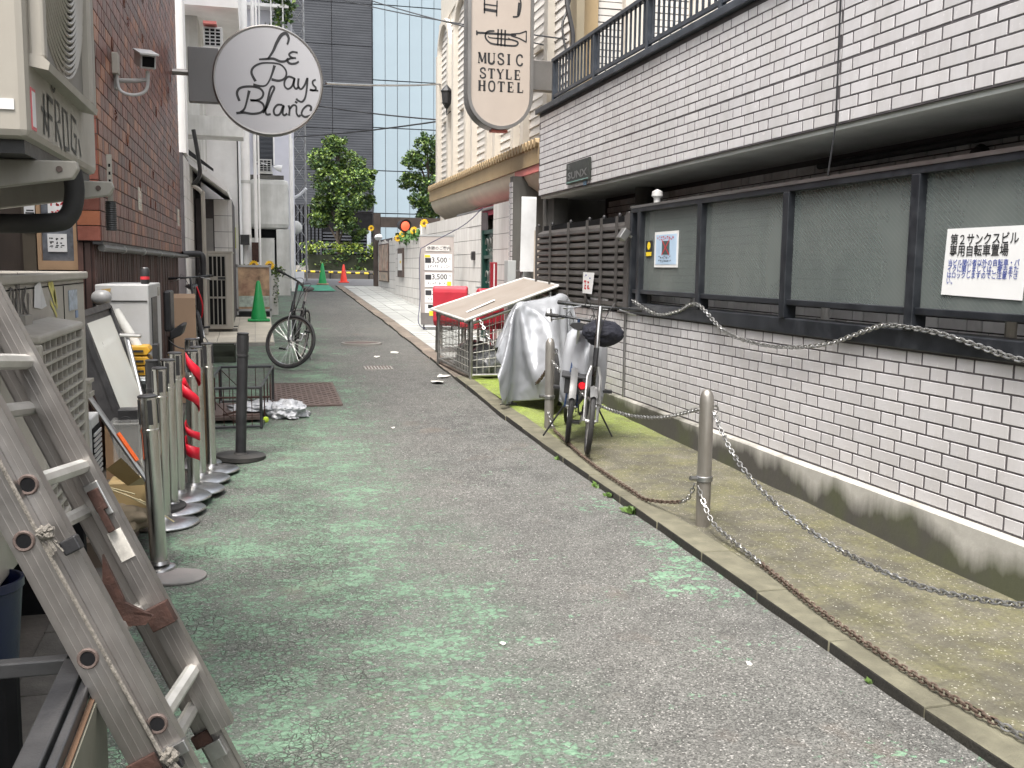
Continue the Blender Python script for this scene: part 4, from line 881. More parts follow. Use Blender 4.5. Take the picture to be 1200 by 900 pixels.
# ------------------------------------------------------------------ panelled hotel wall
M_panel = mat('grained_white_panel', (.7, .685, .665), .7, var=.05, vs=3, dirt=.5, dc=(.42, .38, .35), ds=9, streak=1, bump=.12, bs=40, rnd=.05)
hw = thing('panelled_wall', 'white wood grained panel wall along the far pavement', 'wall', (3.45, 20, g(20)))
def panel_run(y0, y1, z1, x, core, ragged=0):
    c = MB(); c.add([(xx, y, z) for z_ in (0, 1) for y in (y0, y1) for xx in (x + .012, x + .12) for z in [(g(y) - .05) if z_ == 0 else z1 - .02]], [(0, 2, 3, 1), (4, 5, 7, 6), (0, 1, 5, 4), (2, 6, 7, 3), (0, 4, 6, 2), (1, 3, 7, 5)])
    ob = c.build(core, M_grout, hw); n = max(1, round((y1 - y0) / .9)); dy = (y1 - y0) / n
    for i in range(n):
        a, e = y0 + i * dy, y0 + (i + 1) * dy - .008; z = z1; k = 0; lo = g(a) + .02
        while z > lo + .03:
            zb_ = max(z - .222, lo)
            if not ragged or k: MB().box(x + random.uniform(-.003, .003), x + .016, a, e, zb_ + .008, z).build('panel', M_panel, ob)
            else:
                b = MB(); q = a
                while q < e - .02: w_ = min(.11, e - q); b.box(x, x + .016, q, q + w_ - .012, zb_ + .008, z - random.uniform(0, .16)); q += .115
                b.build('panel', M_panel, ob)
            z = zb_; k += 1
panel_run(24.9, 28.6, 2.3, 3.42, 'wall_core', 1); panel_run(21.0, 24.88, 2.17, 3.40, 'wall_core'); panel_run(15.25, 20.98, 2.42, 3.43, 'wall_core')
panel_run(13.3, 14.35, 2.47, 3.42, 'wall_core')
MB().box(3.41, 3.5, 24.86, 24.95, g(25), 2.33).box(3.4, 3.5, 20.95, 21.02, g(21), 2.44).build('corner_post', M_panel, hw)
gt = thing('garden_gate', 'dark green metal gate with scrolls between the white panels', 'gate', (3.48, 14.8, g(14.8)))
MB().box(3.44, 3.5, 15.16, 15.24, g(15), 2.12).box(3.46, 3.5, 14.36, 14.42, g(14.4), 2.12).box(3.46, 3.5, 14.42, 15.16, 2.06, 2.12).box(3.46, 3.5, 14.42, 15.16, 1.68, 1.73).box(3.46, 3.5, 14.42, 15.16, .45, .55).build('gate_frame', mat('dark_green_metal', (.01, .045, .035), .4, var=.2), gt)
sc = MB()
for z in (.8, 1.1, 1.4, 1.9):
    for y in (14.6, 14.8, 15.0): sc.tube(arc((3.48, y, z), .09, 0, 5.2, 14, 'yz'), .012, 6)
sc.build('scrolls', M_galv, gt, True); MB().box(3.5, 3.51, 14.4, 15.2, .4, 2.1).build('back_sheet', mat('green_glass', (.015, .06, .05), .2), gt)
MB().tube([(3.43, 15.2, 1.23), (3.38, 15.2, 1.23), (3.38, 15.3, 1.23)], .018, 8).build('handle', M_silver, gt, True)
tag(MB().box(3.39, 3.425, 15.6, 15.75, 1.66, 1.8).box(3.375, 3.39, 15.63, 15.72, 1.68, 1.78).build('door_phone', M_black), 'small black door phone on the white panels beside the green gate', 'intercom')
rp_ = thing('red_barrier', 'dark red barrier post with a white stripe by the gate', 'post', (3.25, 13.6, g(13.6)))
MB().box(3.205, 3.3, 13.57, 13.65, g(13.6), 1.62).build('post', mat('dark_red_paint', (.25, .015, .025), .4, var=.2), rp_, bev=.008); MB().box(3.245, 3.262, 13.562, 13.57, g(13.6) + .1, 1.6).build('stripe', M_paper, rp_)
# posters on the wall
mp_ = thing('photo_poster', 'food photo poster mounted on the ragged end of the panel wall', 'poster', (3.4, 27, 1.6))
M_photo = mat('photo_print', (.3, .13, .08), .4, var=.9, vs=4, dirt=.9, dc=(.75, .66, .55), ds=5, rv=.05)
MB().box(3.385, 3.418, 26.2, 28.2, 1.12, 2.15).build('frame', M_iron, mp_); MB().box(3.38, 3.386, 26.25, 28.15, 1.42, 2.12).build('print', M_photo, mp_); MB().box(3.38, 3.386, 26.25, 28.15, 1.15, 1.38).build('caption_print', mat('caption_print', (.45, .42, .38), .5, var=.7, vs=6, dirt=.7, dc=(.5, .25, .05), ds=6), mp_)
nc = thing('notice_case', 'narrow brown notice case on the far panel wall', 'notice', (3.38, 23.8, 1.3))
MB().box(3.36, 3.4, 23.3, 24.2, 1.29, 1.98).build('case', M_iron, nc, bev=.01); MB().box(3.35, 3.362, 23.42, 24.08, 1.45, 1.85).build('sheet', M_paper, nc); MB().box(3.347, 3.351, 23.5, 23.7, 1.62, 1.68).build('yellow_tag', M_yellow, nc)
# sunflowers on the wall top, planter and lamp
M_petal = mat('sunflower_petal', (.8, .5, .01), .6, var=.15, rnd=.15); M_core = mat('sunflower_core', (.12, .06, .015), .8, var=.3); M_leaf2 = mat('flower_leaf', (.05, .13, .02), .6, var=.3, rnd=.3)
def flower(label, x, y, z, s, grp, tx=-.5):
    t = thing('sunflower', label, 'flower', (x, y, z), grp); ax = Vector((tx, -1, .25)).normalized(); a = ax.orthogonal().normalized(); b_ = ax.cross(a); c = Vector((x, y, z)); pb = MB()
    for ring, n, rr in ((0, 15, 1), (1, 12, .8)):
        for i in range(n):
            q = 2 * PI * (i + .5 * ring) / n; d = a * math.cos(q) + b_ * math.sin(q); w = ax.cross(d) * s * .17; o_ = c + ax * (.01 * ring)
            pb.add([o_ + d * s * .3, o_ + d * s * .65 + w + ax * s * .1, o_ + d * s * rr + ax * s * .02, o_ + d * s * .65 - w + ax * s * .1], [(0, 1, 2, 3)])
    pb.build('petals', M_petal, t); MB().lathe([(s * .36, 0), (s * .3, s * .12), (.001, s * .16)], c, 12, ax).build('flower_core', M_core, t, True)
    MB().tube([c - ax * .01, c + Vector((.05, .05, -s * 1.4))], .012, 6).build('stem', M_leaf2, t, True); return t
for i, (x, y, z, l) in enumerate([(3.34, 23.95, 2.22, 'sunflower closest to the food poster on the wall top'), (3.36, 23.3, 2.3, 'second sunflower from the poster, tucked behind the first'), (3.37, 22.75, 2.33, 'tall sunflower below the round red lamp'), (3.38, 21.7, 2.33, 'sunflower turned to the road right of the red lamp'), (3.4, 20.45, 2.44, 'sunflower by itself in front of the higher panel wall')]): flower(l, x, y, z, .1, 'sunflowers along the wall top', -.6)
lb = MB()
for i in range(160):
    y = random.uniform(20.9, 24.2); p = Vector((3.42 + random.uniform(-.08, .1), y, 2.17 + random.uniform(-.08, .14))); u = Vector((random.uniform(-1, .4), random.uniform(-1, 1), random.uniform(-.6, .8))).normalized() * .12; w = u.orthogonal().normalized() * .045
    lb.add([p, p + u * .5 + w, p + u, p + u * .5 - w], [(0, 1, 2, 3)])
tag(lb.build('trailing_foliage', M_leaf2, kind='stuff'), 'green leaves under the sunflowers on the wall top', 'foliage')
rl_ = thing('round_red_lamp', 'round red glowing lamp in a dark hood above the sunflowers', 'lamp', (3.35, 22.6, 2.2))
ax = Vector((.35, -1, -.15)).normalized(); c = Vector((3.33, 22.6, 2.46))
MB().lathe([(.06, -.26), (.11, -.22), (.15, -.05), (.155, 0), (.12, -.02)], c, 18, ax).build('hood', M_black, rl_, True); em, nt, bb2 = nt_new('red_lamp_face'); bb2.inputs['Base Color'].default_value = (.8, .12, .06, 1); bb2.inputs['Emission Color'].default_value = (1, .16, .07, 1); bb2.inputs['Emission Strength'].default_value = .35
MB().lathe([(.11, -.015), (.08, .01), (.001, .015)], c, 18, ax).build('lamp_face', em, rl_, True); MB().tube([(3.4, 22.75, 2.5), (3.45, 22.8, 2.15)], .02, 8).build('arm', M_black, rl_, True)
pg = thing('pergola', 'dark brown timber pergola beam and post at the far end of the wall', 'pergola', (3.45, 28.6, g(28)))
M_db = mat('dark_brown_timber', (.06, .045, .038), .7, var=.3)
MB().box(3.3, 3.5, 28.65, 28.85, g(28.7), 3.05).build('post', M_db, pg); MB().box(3.5, 5.6, 28.6, 28.75, 2.66, 2.95).build('beam', M_db, pg)
flower('yellow sunflower fixed high on the dark pergola post', 3.22, 28.6, 2.62, .1, 'sunflowers along the wall top', -.4)
for i, (y, l) in enumerate([(28.45, 'white ball lamp at the foot of the pergola post'), (28.0, 'second white ball lamp on the ragged panel top')]): tag(MB().lathe([(.001, -.09), (.06, -.065), (.09, 0), (.06, .065), (.001, .09)], (3.38, y, 2.36), 14).build('ball_lamp', M_paper, None, True), l, 'lamp', 'white ball lamps on the wall top')

# dark concrete pier with tiled edge
pr_ = thing('concrete_pier', 'dark stained concrete pier with a strip of white tiles on its edge', 'pier', (3.6, 13.2, g(13.2)))
MB().box(3.4, 4.6, 13.12, 13.28, g(13.2) - .05, 2.78).build('slab', M_darkconc, pr_)
et = MB().box(-.014, 0, -.075, .075, -.031, .031).mesh('tile', M_tile)
for k in range(33): piece('tile', et, pr_, (3.4, 13.2, g(13.2) + .04 + .072 * k))
# ------------------------------------------------------------------ hotel building above the panel wall
M_ivory = mat('ivory_render', (.56, .52, .46), .75, var=.05, dirt=.25, dc=(.5, .46, .4), ds=2, streak=1, bump=.1)
M_siding = mat('pale_shingle_siding', (.57, .545, .51), .75, var=.05, vs=6, rnd=.06, bump=.1)
M_ochre = mat('ochre_fascia', (.33, .24, .13), .6, var=.1, dirt=.3); M_cove = mat('cream_cove', (.7, .62, .5), .65, var=.05, dirt=.4, dc=(.36, .33, .27), ds=1, bump=.03)
M_pinkred = mat('faded_red_paint', (.62, .2, .18), .6, var=.1)
ht = thing('hotel', 'ivory hotel with arched bays and a curved ochre canopy over the panel wall', 'building', (4, 17, 1))
fw = MB().box(4.0, 10, 12.3, 21.9, .6, 6.75).build('facade', M_ivory, ht)
MB().add([(3.98, 21.95, 6.62), (3.98, 12.2, 7.6), (4.2, 12.2, 7.6), (4.2, 21.95, 6.62), (3.98, 21.95, 6.78), (3.98, 12.2, 7.76), (4.2, 12.2, 7.76), (4.2, 21.95, 6.78)], [(0, 1, 2, 3), (7, 6, 5, 4), (0, 4, 5, 1), (1, 5, 6, 2), (2, 6, 7, 3), (3, 7, 4, 0)]).box(4.01, 10, 12.2, 21.9, 6.7, 7.55).build('parapet', M_ivory, ht)
lap = MB(); z = 3.1
while z < 6.6:
    lap.add([(3.975, 12.3, z), (3.975, 21.9, z), (3.995, 21.9, z + .125), (3.995, 12.3, z + .125), (3.998, 12.3, z), (3.998, 21.9, z)], [(0, 3, 2, 1), (0, 1, 5, 4)]); z += .125
lap.build('siding', M_siding, fw, kind='stuff')
lp = MB(); z = 3.1
while z < 6.7:
    lp.add([(4.0, 21.915, z), (10, 21.915, z), (10, 21.9, z + .125), (4.0, 21.9, z + .125)], [(0, 1, 2, 3)]); z += .125
lp.build('siding', M_siding, fw, kind='stuff')
for i, yc in enumerate([21.1, 19.3, 17.5, 15.7, 13.9]):
    zt = 6.05 + .1 * i; r_ = .55
    out = arc((0, yc, zt), r_ + .12, 0, PI, 14, 'yz'); inn = arc((0, yc, zt), r_, 0, PI, 14, 'yz'); b = MB(); vs = []
    for x in (3.9, 3.99):
        for p, q in zip(out, inn): vs += [(x, p[1], p[2]), (x, q[1], q[2])]
    n = 30; fs = []
    for k in range(14): a = 2 * k; fs += [(a, a + 1, a + 3, a + 2), (a, a + 2, a + 2 + n, a + n), (a + 1, a + 1 + n, a + 3 + n, a + 3)]
    b.add(vs, fs); b.build('arch', M_ivory, fw)
    for s in (-1, 1): MB().box(3.88, 3.99, yc + s * (r_ + .06) - .09, yc + s * (r_ + .06) + .09, 3.0, zt + .02).build('pilaster', M_ivory, fw)
    MB().box(3.985, 4.0, yc - .34, yc + .34, 3.6, 5.5).build('blind_window', M_siding, fw); MB().box(3.93, 3.98, yc - .2, yc + .2, 4.6, 4.66).build('sill', M_ivory, fw)
for y in (20.2, 16.6):
    ln = MB().lathe([(.03, 0), (.09, .1), (.11, .32), (.13, .34), (.06, .42), (.001, .48)], (3.82, y, 4.75), 8).tube([(3.9, y, 4.7), (3.82, y, 4.62), (3.82, y, 4.76)], .015, 6); ln.build('lantern', M_black, ht)
# end of the facade seen over the balcony: tiled strips and pilasters
for x0, x1, m_ in ((4.0, 4.25, M_ochre), (4.62, 4.95, M_ivory), (5.55, 5.85, M_ivory)): MB().box(x0, x1, 12.2, 12.3, 3.0, 7.5).build('pilaster', m_, fw)
for x0, x1 in ((4.28, 4.6), (4.98, 5.52), (5.88, 6.6)):
    b = MB()
    for k in range(46): b.box(x0, x1, 12.28 - .006 * (k % 2), 12.31, 3.4 + .085 * k, 3.472 + .085 * k)
    b.build('tile', M_siding, fw, kind='stuff'); MB().box(x0, x1, 12.296, 12.303, 3.3, 7.4).build('joint', M_grout, fw)
# canopy: fascia, tile edge and curved underside
pr = [(3.5, 2.86), (3.5, 3.14), (4.02, 3.2), (4.02, 2.2), (3.93, 2.2), (3.9, 2.4), (3.8, 2.55), (3.62, 2.66), (3.56, 2.76), (3.53, 2.86)]
MB().prism([(x, 12.25, z) for x, z in pr[3:] + [(3.53, 2.87), (4.02, 2.87)]], (0, 8.15, 0)).build('cove', M_cove, ht, True)
MB().box(3.5, 4.02, 12.22, 20.42, 2.872, 3.13).build('fascia', M_ochre, ht)
MB().box(3.52, 3.9, 12.2, 13.5, 2.78, 2.868).box(3.62, 3.9, 12.2, 13.3, 2.67, 2.776).build('red_band', M_pinkred, ht)
ed = MB().lathe([(.06, -.1), (.06, .1)], (0, 0, 0), 8, (1, 0, 0)).mesh('ridge_tile', M_ochre)
y = 12.3
while y < 20.4: piece('ridge_tile', ed, ht, (3.56, y, 3.13)); y += .16
# red awning behind the gate
aw = thing('red_awning', 'small faded red awning above the green gate', 'awning', (3.8, 16, 2.4))
MB().prism([(3.55, 13.5, 2.36), (3.55, 13.5, 2.46), (3.95, 13.5, 2.66), (3.95, 13.5, 2.36)], (0, 3.4, 0)).build('canvas', mat('awning_red', (.36, .05, .08), .7, var=.15), aw); MB().tube([(3.54, 13.4, 2.46), (3.54, 17.6, 2.46)], .025, 8).build('front_rail', M_steel, aw, True)
# cables and a bundle by the balcony end
MB().box(3.9, 4.0, 12.0, 12.28, 2.8, 9).build('corner_pier', mat('ochre_pier', (.26, .22, .15), .7, var=.1, dirt=.4), ht)
tag(MB().tube(spline([(3.95, 12.1, 5.5), (3.75, 11.95, 4.9), (3.82, 11.9, 4.4), (3.8, 11.9, 4.1)], 6), .03, 8).tube(spline([(3.95, 12.1, 5.6), (3.8, 12, 4.8), (3.7, 11.95, 4.5), (3.76, 11.9, 4.1)], 6), .015, 8).build('cable_bundle', M_black, None, True), 'thick black cable bundle looping above the end of the balcony railing', 'cable')

# ------------------------------------------------------------------ hanging signs
M_signframe = metal('sign_frame_grey', (.3, .29, .28), .45, dirt=.5)
M_signbeige = mat('sign_beige', (.41, .355, .31), .45, var=.03, dirt=.12, dc=(.4, .34, .3), ds=1.5)
GLY = {
 'M': [([(.1, 0), (.14, 1)], .07), ([(.14, 1), (.5, .12)], .17), ([(.5, .12), (.86, 1)], .06), ([(.86, 1), (.9, 0)], .17), ([(0, .03), (.24, .03)], .06), ([(.76, .03), (1.04, .03)], .06), ([(.0, .97), (.2, .97)], .06), ([(.82, .97), (1.0, .97)], .06)],
 'U': [([(.16, 1), (.16, .3), (.24, .08), (.48, 0), (.72, .08), (.8, .3)], .17), ([(.8, .3), (.8, 1)], .07), ([(.02, .97), (.32, .97)], .06), ([(.66, .97), (.94, .97)], .06)],
 'S': [([(.75, .72), (.7, .95), (.45, 1), (.2, .88), (.22, .64), (.5, .5), (.76, .36), (.78, .12), (.5, 0), (.22, .06), (.14, .3)], .13)],
 'I': [([(.3, 0), (.3, 1)], .18), ([(.12, .03), (.48, .03)], .06), ([(.12, .97), (.48, .97)], .06)],
 'C': [([(.8, .74), (.72, .94), (.46, 1), (.2, .82), (.12, .5), (.2, .18), (.46, 0), (.72, .06), (.82, .26)], .13)],
 'T': [([(.45, 0), (.45, 1)], .18), ([(.04, .96), (.86, .96)], .08), ([(.05, .98), (.05, .74)], .06), ([(.85, .98), (.85, .74)], .06), ([(.27, .03), (.63, .03)], .06)],
 'Y': [([(.1, 1), (.46, .46)], .17), ([(.46, .46), (.82, 1)], .07), ([(.46, .48), (.46, 0)], .17), ([(-.02, .97), (.26, .97)], .06), ([(.7, .97), (.94, .97)], .06), ([(.28, .03), (.64, .03)], .06)],
 'L': [([(.2, 0), (.2, 1)], .18), ([(.04, .97), (.38, .97)], .06), ([(.04, .04), (.74, .04)], .08), ([(.74, .0), (.76, .28)], .07)],
 'E': [([(.2, 0), (.2, 1)], .18), ([(.04, .04), (.72, .04)], .08), ([(.04, .96), (.7, .96)], .08), ([(.2, .5), (.56, .5)], .07), ([(.72, 0), (.76, .28)], .06), ([(.7, 1), (.72, .74)], .06), ([(.56, .62), (.56, .38)], .05)],
 'H': [([(.18, 0), (.18, 1)], .18), ([(.78, 0), (.78, 1)], .18), ([(.18, .5), (.78, .5)], .08), ([(.02, .03), (.34, .03)], .06), ([(.62, .03), (.94, .03)], .06), ([(.02, .97), (.34, .97)], .06), ([(.62, .97), (.94, .97)], .06)],
 'O': [([(.48, 1), (.2, .85), (.12, .5), (.2, .15), (.48, 0), (.76, .15), (.84, .5), (.76, .85), (.48, 1)], .13)]}
def serif(b, word, x, z, h, adv, O, U, V, off):
    for i, ch in enumerate(word):
        for pts, w in GLY[ch]:
            p = spline(pts, 4) if len(pts) > 2 else pts
            b.ribbon([(x + adv * i + q[0] * h * .82, z + q[1] * h) for q in p], (w * 1.2 + .01) * h, O, U, V, off)
def pill(cx, z0, z1, r, y): return [(cx + r * math.cos(a), y, z0 + r + r * math.sin(a)) for a in [PI + PI * i / 28 for i in range(29)]] + [(cx + r, y, z1), (cx - r, y, z1)]
hs_ = thing('hotel_sign', 'tall beige hotel sign with rounded foot, trumpet emblem and serif lettering', 'sign', (3.13, 12.8, 3.34))
cx, y0 = 3.131, 12.8
MB().prism(pill(cx, 3.345, 6.6, .438, y0 + .012), (0, .24, 0)).build('box', M_signframe, hs_)
MB().prism(pill(cx, 3.388, 6.55, .396, y0 + .002), (0, .012, 0)).build('face', M_signbeige, hs_)
b = MB(); o_ = pill(cx, 3.345, 6.6, .44, 0); i_ = pill(cx, 3.388, 6.6, .397, 0); vs = []
for p, q in zip(o_[:-2] + [o_[-2]], i_[:-2] + [i_[-2]]): vs += [(p[0], y0 - .02, p[2]), (q[0], y0 - .02, q[2]), (q[0], y0 + .03, q[2])]
vs = [(o_[-1][0], y0 - .02, 6.6), (i_[-1][0], y0 - .02, 6.6), (i_[-1][0], y0 + .03, 6.6)] + vs
fs = []
for k in range(len(vs) // 3 - 1): a = 3 * k; fs += [(a, a + 3, a + 4, a + 1), (a + 1, a + 4, a + 5, a + 2)]
b.add(vs, fs); b.build('rim', M_signframe, hs_)
K = .00225; fx = lambda X: (X - 838) * K; fz = lambda Y: (760 - Y) * K
O_, U_2, V_2 = (cx, y0 + .001, 3.345), (1, 0, 0), (0, 0, 1)
b = MB(); serif(b, 'MUSIC', fx(704), fz(392), .135, .126, O_, U_2, V_2, .001); serif(b, 'STYLE', fx(712), fz(474), .125, .117, O_, U_2, V_2, .001); serif(b, 'HOTEL', fx(706), fz(546), .13, .13, O_, U_2, V_2, .001); b.build('lettering', M_ink, hs_)
b = MB(); C2 = lambda pts: [(fx(p[0]), fz(p[1])) for p in pts]
for pts, w in (([(697, 224), (930, 222)], 12), ([(695, 212), (697, 238)], 9), ([(900, 218), (950, 212), (990, 196)], 8), ([(900, 228), (950, 240), (990, 258)], 8), ([(990, 194), (990, 260)], 7),
               (spline([(905, 250), (935, 258), (940, 270), (925, 282), (880, 284), (790, 280), (760, 265), (746, 240), (760, 214), (800, 208)], 5), 10), (spline([(800, 248), (770, 246), (762, 238)], 4), 7), ([(800, 248), (905, 250)], 8), (spline([(880, 240), (900, 250)], 3), 5),
               ([(822, 196), (820, 288)], 10), ([(842, 196), (840, 290)], 10), ([(864, 198), (862, 290)], 10)): b.ribbon(C2(pts), w * K, O_, U_2, V_2, .001)
b.build('trumpet_emblem', M_ink, hs_)
b = MB()
for pts, w in (([(740, -160), (740, 115)], 9), ([(735, 64), (818, 68)], 8), ([(735, 92), (815, 98)], 16), ([(814, 38), (812, 126)], 8), (spline([(905, -160), (935, -20), (955, 40), (948, 100), (935, 118), (908, 122)], 6), 10), ([(945, 40), (938, 112)], 12)): b.ribbon(C2(pts), w * K, O_, U_2, V_2, .001)
b.build('monogram', M_ink, hs_)
MB().box(cx + .43, 3.95, y0 + .05, y0 + .2, 3.88, 4.27).build('bracket', M_signframe, hs_, bev=.01)
MB().box(cx - .1, cx + .12, y0 + .06, y0 + .2, 3.325, 3.35).build('red_drain_cap', M_pinkred, hs_)

rs = thing('round_sign', 'large round pale sign with black script on a grey bracket box', 'sign', (.2, 13.6, 3.95))
C_ = Vector((.205, 13.6, 3.945)); r_ = .705
MB().lathe([(r_ - .03, -.2), (r_, -.17), (r_, -.012), (r_ - .014, 0), (r_ - .035, -.004), (r_ - .036, -.02)], C_, 64, (0, -1, 0)).build('drum', M_signframe, rs, True)
MB().lathe([(r_ - .035, -.03), (r_ - .035, -.006), (.001, -.005)], C_, 64, (0, -1, 0)).build('face', mat('round_sign_face', (.4, .4, .42), .4, var=.04, vs=1.2, dirt=.2, dc=(.38, .38, .39), ds=1.2, bump=0), rs)
K2 = r_ / 319; SC = lambda pts: [((p[0] - 577) * K2, (478 - p[1]) * K2) for p in pts]
b = MB(); Oc = C_ + Vector((0, .004, 0))
for pts, w in [
    ([(688, 266), (697, 230), (682, 203), (655, 214), (628, 258), (604, 312), (574, 356)], (8, 15)), ([(524, 361), (560, 357), (605, 352), (645, 365), (676, 361), (692, 344)], (8, 12)),
    ([(748, 308), (718, 306), (698, 322), (712, 338), (738, 340)], (8, 10)), ([(722, 341), (698, 347), (688, 361), (704, 374), (735, 371), (754, 358)], (8, 11)),
    ([(502, 488), (480, 442), (492, 408), (532, 384), (585, 377), (642, 381), (674, 408), (680, 440), (664, 466), (632, 477), (594, 471)], (13, 8)), ([(613, 390), (601, 430), (582, 478), (560, 508), (528, 514), (488, 508)], (14, 8)),
    ([(722, 457), (692, 450), (670, 476), (670, 508), (690, 521), (713, 502), (728, 456), (722, 498), (735, 518), (752, 504)], (10, 9)),
    ([(751, 456), (748, 500), (764, 518), (786, 494), (803, 452), (797, 520), (787, 568), (768, 592), (744, 584), (736, 574)], (10, 9)),
    ([(852, 458), (834, 468), (836, 488), (852, 506), (842, 521), (816, 519), (866, 522)], (8, 9)),
    ([(408, 606), (395, 562), (414, 531), (468, 519), (522, 526), (545, 552), (534, 582), (500, 598), (470, 598), (508, 598), (540, 614), (548, 642), (528, 666), (480, 676), (430, 671), (388, 677)], (12, 10)), ([(465, 543), (451, 600), (436, 648), (414, 671)], (14, 9)),
    ([(540, 668), (564, 632), (592, 560), (609, 522), (600, 511), (585, 530), (570, 590), (556, 648), (562, 675), (586, 672)], (10, 10)),
    ([(655, 616), (624, 618), (604, 648), (611, 675), (638, 670), (662, 618), (655, 660), (664, 676), (682, 664)], (10, 10)),
    ([(690, 616), (696, 640), (692, 676)], (11, 9)), ([(694, 640), (716, 615), (735, 620), (736, 658), (748, 677), (760, 668)], (10, 9)), ([(728, 592), (742, 600)], (9, 9)),
    ([(818, 642), (822, 618), (800, 612), (774, 636), (766, 664), (786, 679), (824, 668)], (12, 9))]:
    p = spline(pts, 6); n = len(p); b.ribbon(SC(p), [1.25 * (w[0] + (w[1] - w[0]) * math.sin(PI * i / (n - 1))) * K2 for i in range(n)], Oc, (1, 0, 0), (0, 0, 1), .0005)
b.build('script_lettering', M_ink, rs)
MB().box(-.8, -.42, 13.63, 13.78, 3.63, 4.32).build('bracket_box', mat('bracket_grey', (.14, .14, .14), .5, var=.1, dirt=.3), rs, bev=.01); MB().tube([(-1.0, 13.68, 4.0), (-.45, 13.7, 4.0)], .04, 8).build('arm', M_signframe, rs, True)

# ------------------------------------------------------------------ the far end of the alley
M_ribdark = None
def rib_material():
    M, nt, b = nt_new('dark_ribbed_cladding'); L = nt.links.new
    tc = N(nt, 'ShaderNodeTexCoord').outputs['Object']; w = N(nt, 'ShaderNodeTexWave', Scale=2.6, Distortion=.0); w.bands_direction = 'Z'; L(tc, w.inputs['Vector'])
    n = noise_n(nt, tc, .6, 4, .6, (1, 1, 3)); col = mixc(nt, ramp(nt, n, .3, .7), (.033, .036, .043), (.055, .059, .068))
    L(col, b.inputs['Base Color']); b.inputs['Roughness'].default_value = .55; b.inputs['Specular IOR Level'].default_value = .3
    bp = N(nt, 'ShaderNodeBump', Strength=.3, Distance=.02); L(w.outputs['Fac'], bp.inputs['Height']); L(bp.outputs[0], b.inputs['Normal']); return M
M_rib = rib_material()
db = thing('dark_building', 'dark grey building with horizontally ribbed cladding closing the alley', 'building', (2, 50, 1))
core = MB().box(-14, 5.72, 50.05, 64, .5, 26).build('wall', M_grout, db)
z = 4.2; 
while z < 25:
    for i in range(7): MB().box(5.7 - 1.95 * (i + 1) + .03, 5.7 - 1.95 * i, 49.95, 50.06, z + .03, z + 2.0).build('cladding_panel', M_rib, core)
    z += 2.0
MB().box(-8, 5.7, 50.0, 50.06, 3.0, 4.15).box(2.6, 5.6, 49.96, 50.0, 1.2, 3.0).build('shopfront', M_dark, db)
for k in range(12): MB().box(3.2, 5.4, 49.85, 49.95, 1.35 + .16 * k, 1.43 + .16 * k).build('shutter_slat', M_rib, db)
M_pbg = mat('pale_blue_grey', (.3, .34, .38), .6, var=.1)
for x in (3.0, 5.4): MB().box(x, x + .2, 49.8, 50.0, .9, 3.3).build('door_post', M_pbg, db)
an = thing('corrugated_fence', 'dark corrugated fence below the dark building', 'fence', (1.9, 44, 1)); MB().box(.6, 2.85, 44.02, 44.1, 1.5, 4.15).build('backing', M_dark, an)
for k in range(14): MB().box(.62 + .16 * k, .71 + .16 * k, 43.95, 44.02, 1.5, 4.15).build('rib', M_rib, an)
MB().gbox(.6, 2.85, 43.9, 44.3, 0, .45).build('base', M_concrete, an)
bg = thing('glass_building', 'pale blue glass office block behind the trees', 'building', (12, 50, 1))
gc = MB().box(5.74, 24, 50.1, 64, .5, 26).build('wall', M_rib, bg)
M_bglass = mat('pale_blue_glass', (.26, .325, .37), .3, var=.08, vs=.25, dirt=.25, dc=(.31, .38, .43), ds=.4, streak=1, bump=0, rv=.04, rnd=.03, spec=.6)
gp = {}
z = 1.6; r0 = 0
hts = [2.6, 2.1, 2.1, 2.3, 3.6, 3.6, 3.6, 3.6]
for hgt in hts:
    me = MB().box(-.292, .292, 0, .04, 0, hgt - .05).mesh('pane', M_bglass)
    for i in range(24): piece('pane', me, gc, (6.06 + .61 * i, 50.04 + random.uniform(-.004, .004), z), (random.uniform(-.003, .003), 0, random.uniform(-.004, .004)))
    z += hgt
# planter, barrier, hedge and trees across the street
pw = struct(MB().gbox(-6, 8, 36.35, 36.7, -.2, .3).build('planter_wall', mat('planter_concrete', (.2, .175, .15), .85, var=.25, dirt=.6, bump=.3)))
struct(MB().gbox(-8, 12, 36.7, 49.9, -.1, .25).build('planter_soil', M_ground))
br = thing('striped_barrier', 'yellow and black striped barrier pole along the planter', 'barrier', (3, 36.25, 1.1))
for k in range(26): MB().tube([(1.1 + .16 * k, 36.28, 1.34 - .004 * k), (1.26 + .16 * k, 36.28, 1.336 - .004 * k)], .035, 8).build('stripe', M_yellow if k % 2 else M_black, br, True)
for x in (1.15, 2.6, 4.0, 5.2): MB().tube([(x, 36.28, 1.05), (x, 36.28, 1.34)], .03, 8).build('post', M_black, br, True)
def cone(label, x, y, m, h, z=0, cat='traffic cone', grp='traffic cones', band=None):
    t = thing('traffic_cone', label, cat, (x, y, g(y) + z), grp); c = (x, y, g(y) + z); r_ = h * .2
    MB().lathe([(r_, .03), (h * .03 + .012, h - .02), (h * .02, h)], c, 20).build('body', m, t, True)
    MB().box(x - h * .27, x + h * .27, y - h * .27, y + h * .27, c[2], c[2] + .035).build('base', m if not band else M_wood, t, bev=.01); return t
cone('red cone standing by the rusty utility pole', .99, 30.9, M_redcone, .62); cone('small green cone with a tan base at the mouth of the alley', 1.9, 29.7, M_greencone, .63, .02, band=1); cone('red cone standing alone in front of the planter', 2.68, 31.6, M_redcone, .58)
tag(MB().obox((1.25, 30.6, g(30.6) + .2), (.16, 0, .02), (0, .01, .0), (0, .03, .17)).build('white_sheet', M_paper), 'white sheet of board propped beside the red cone', 'sheet')
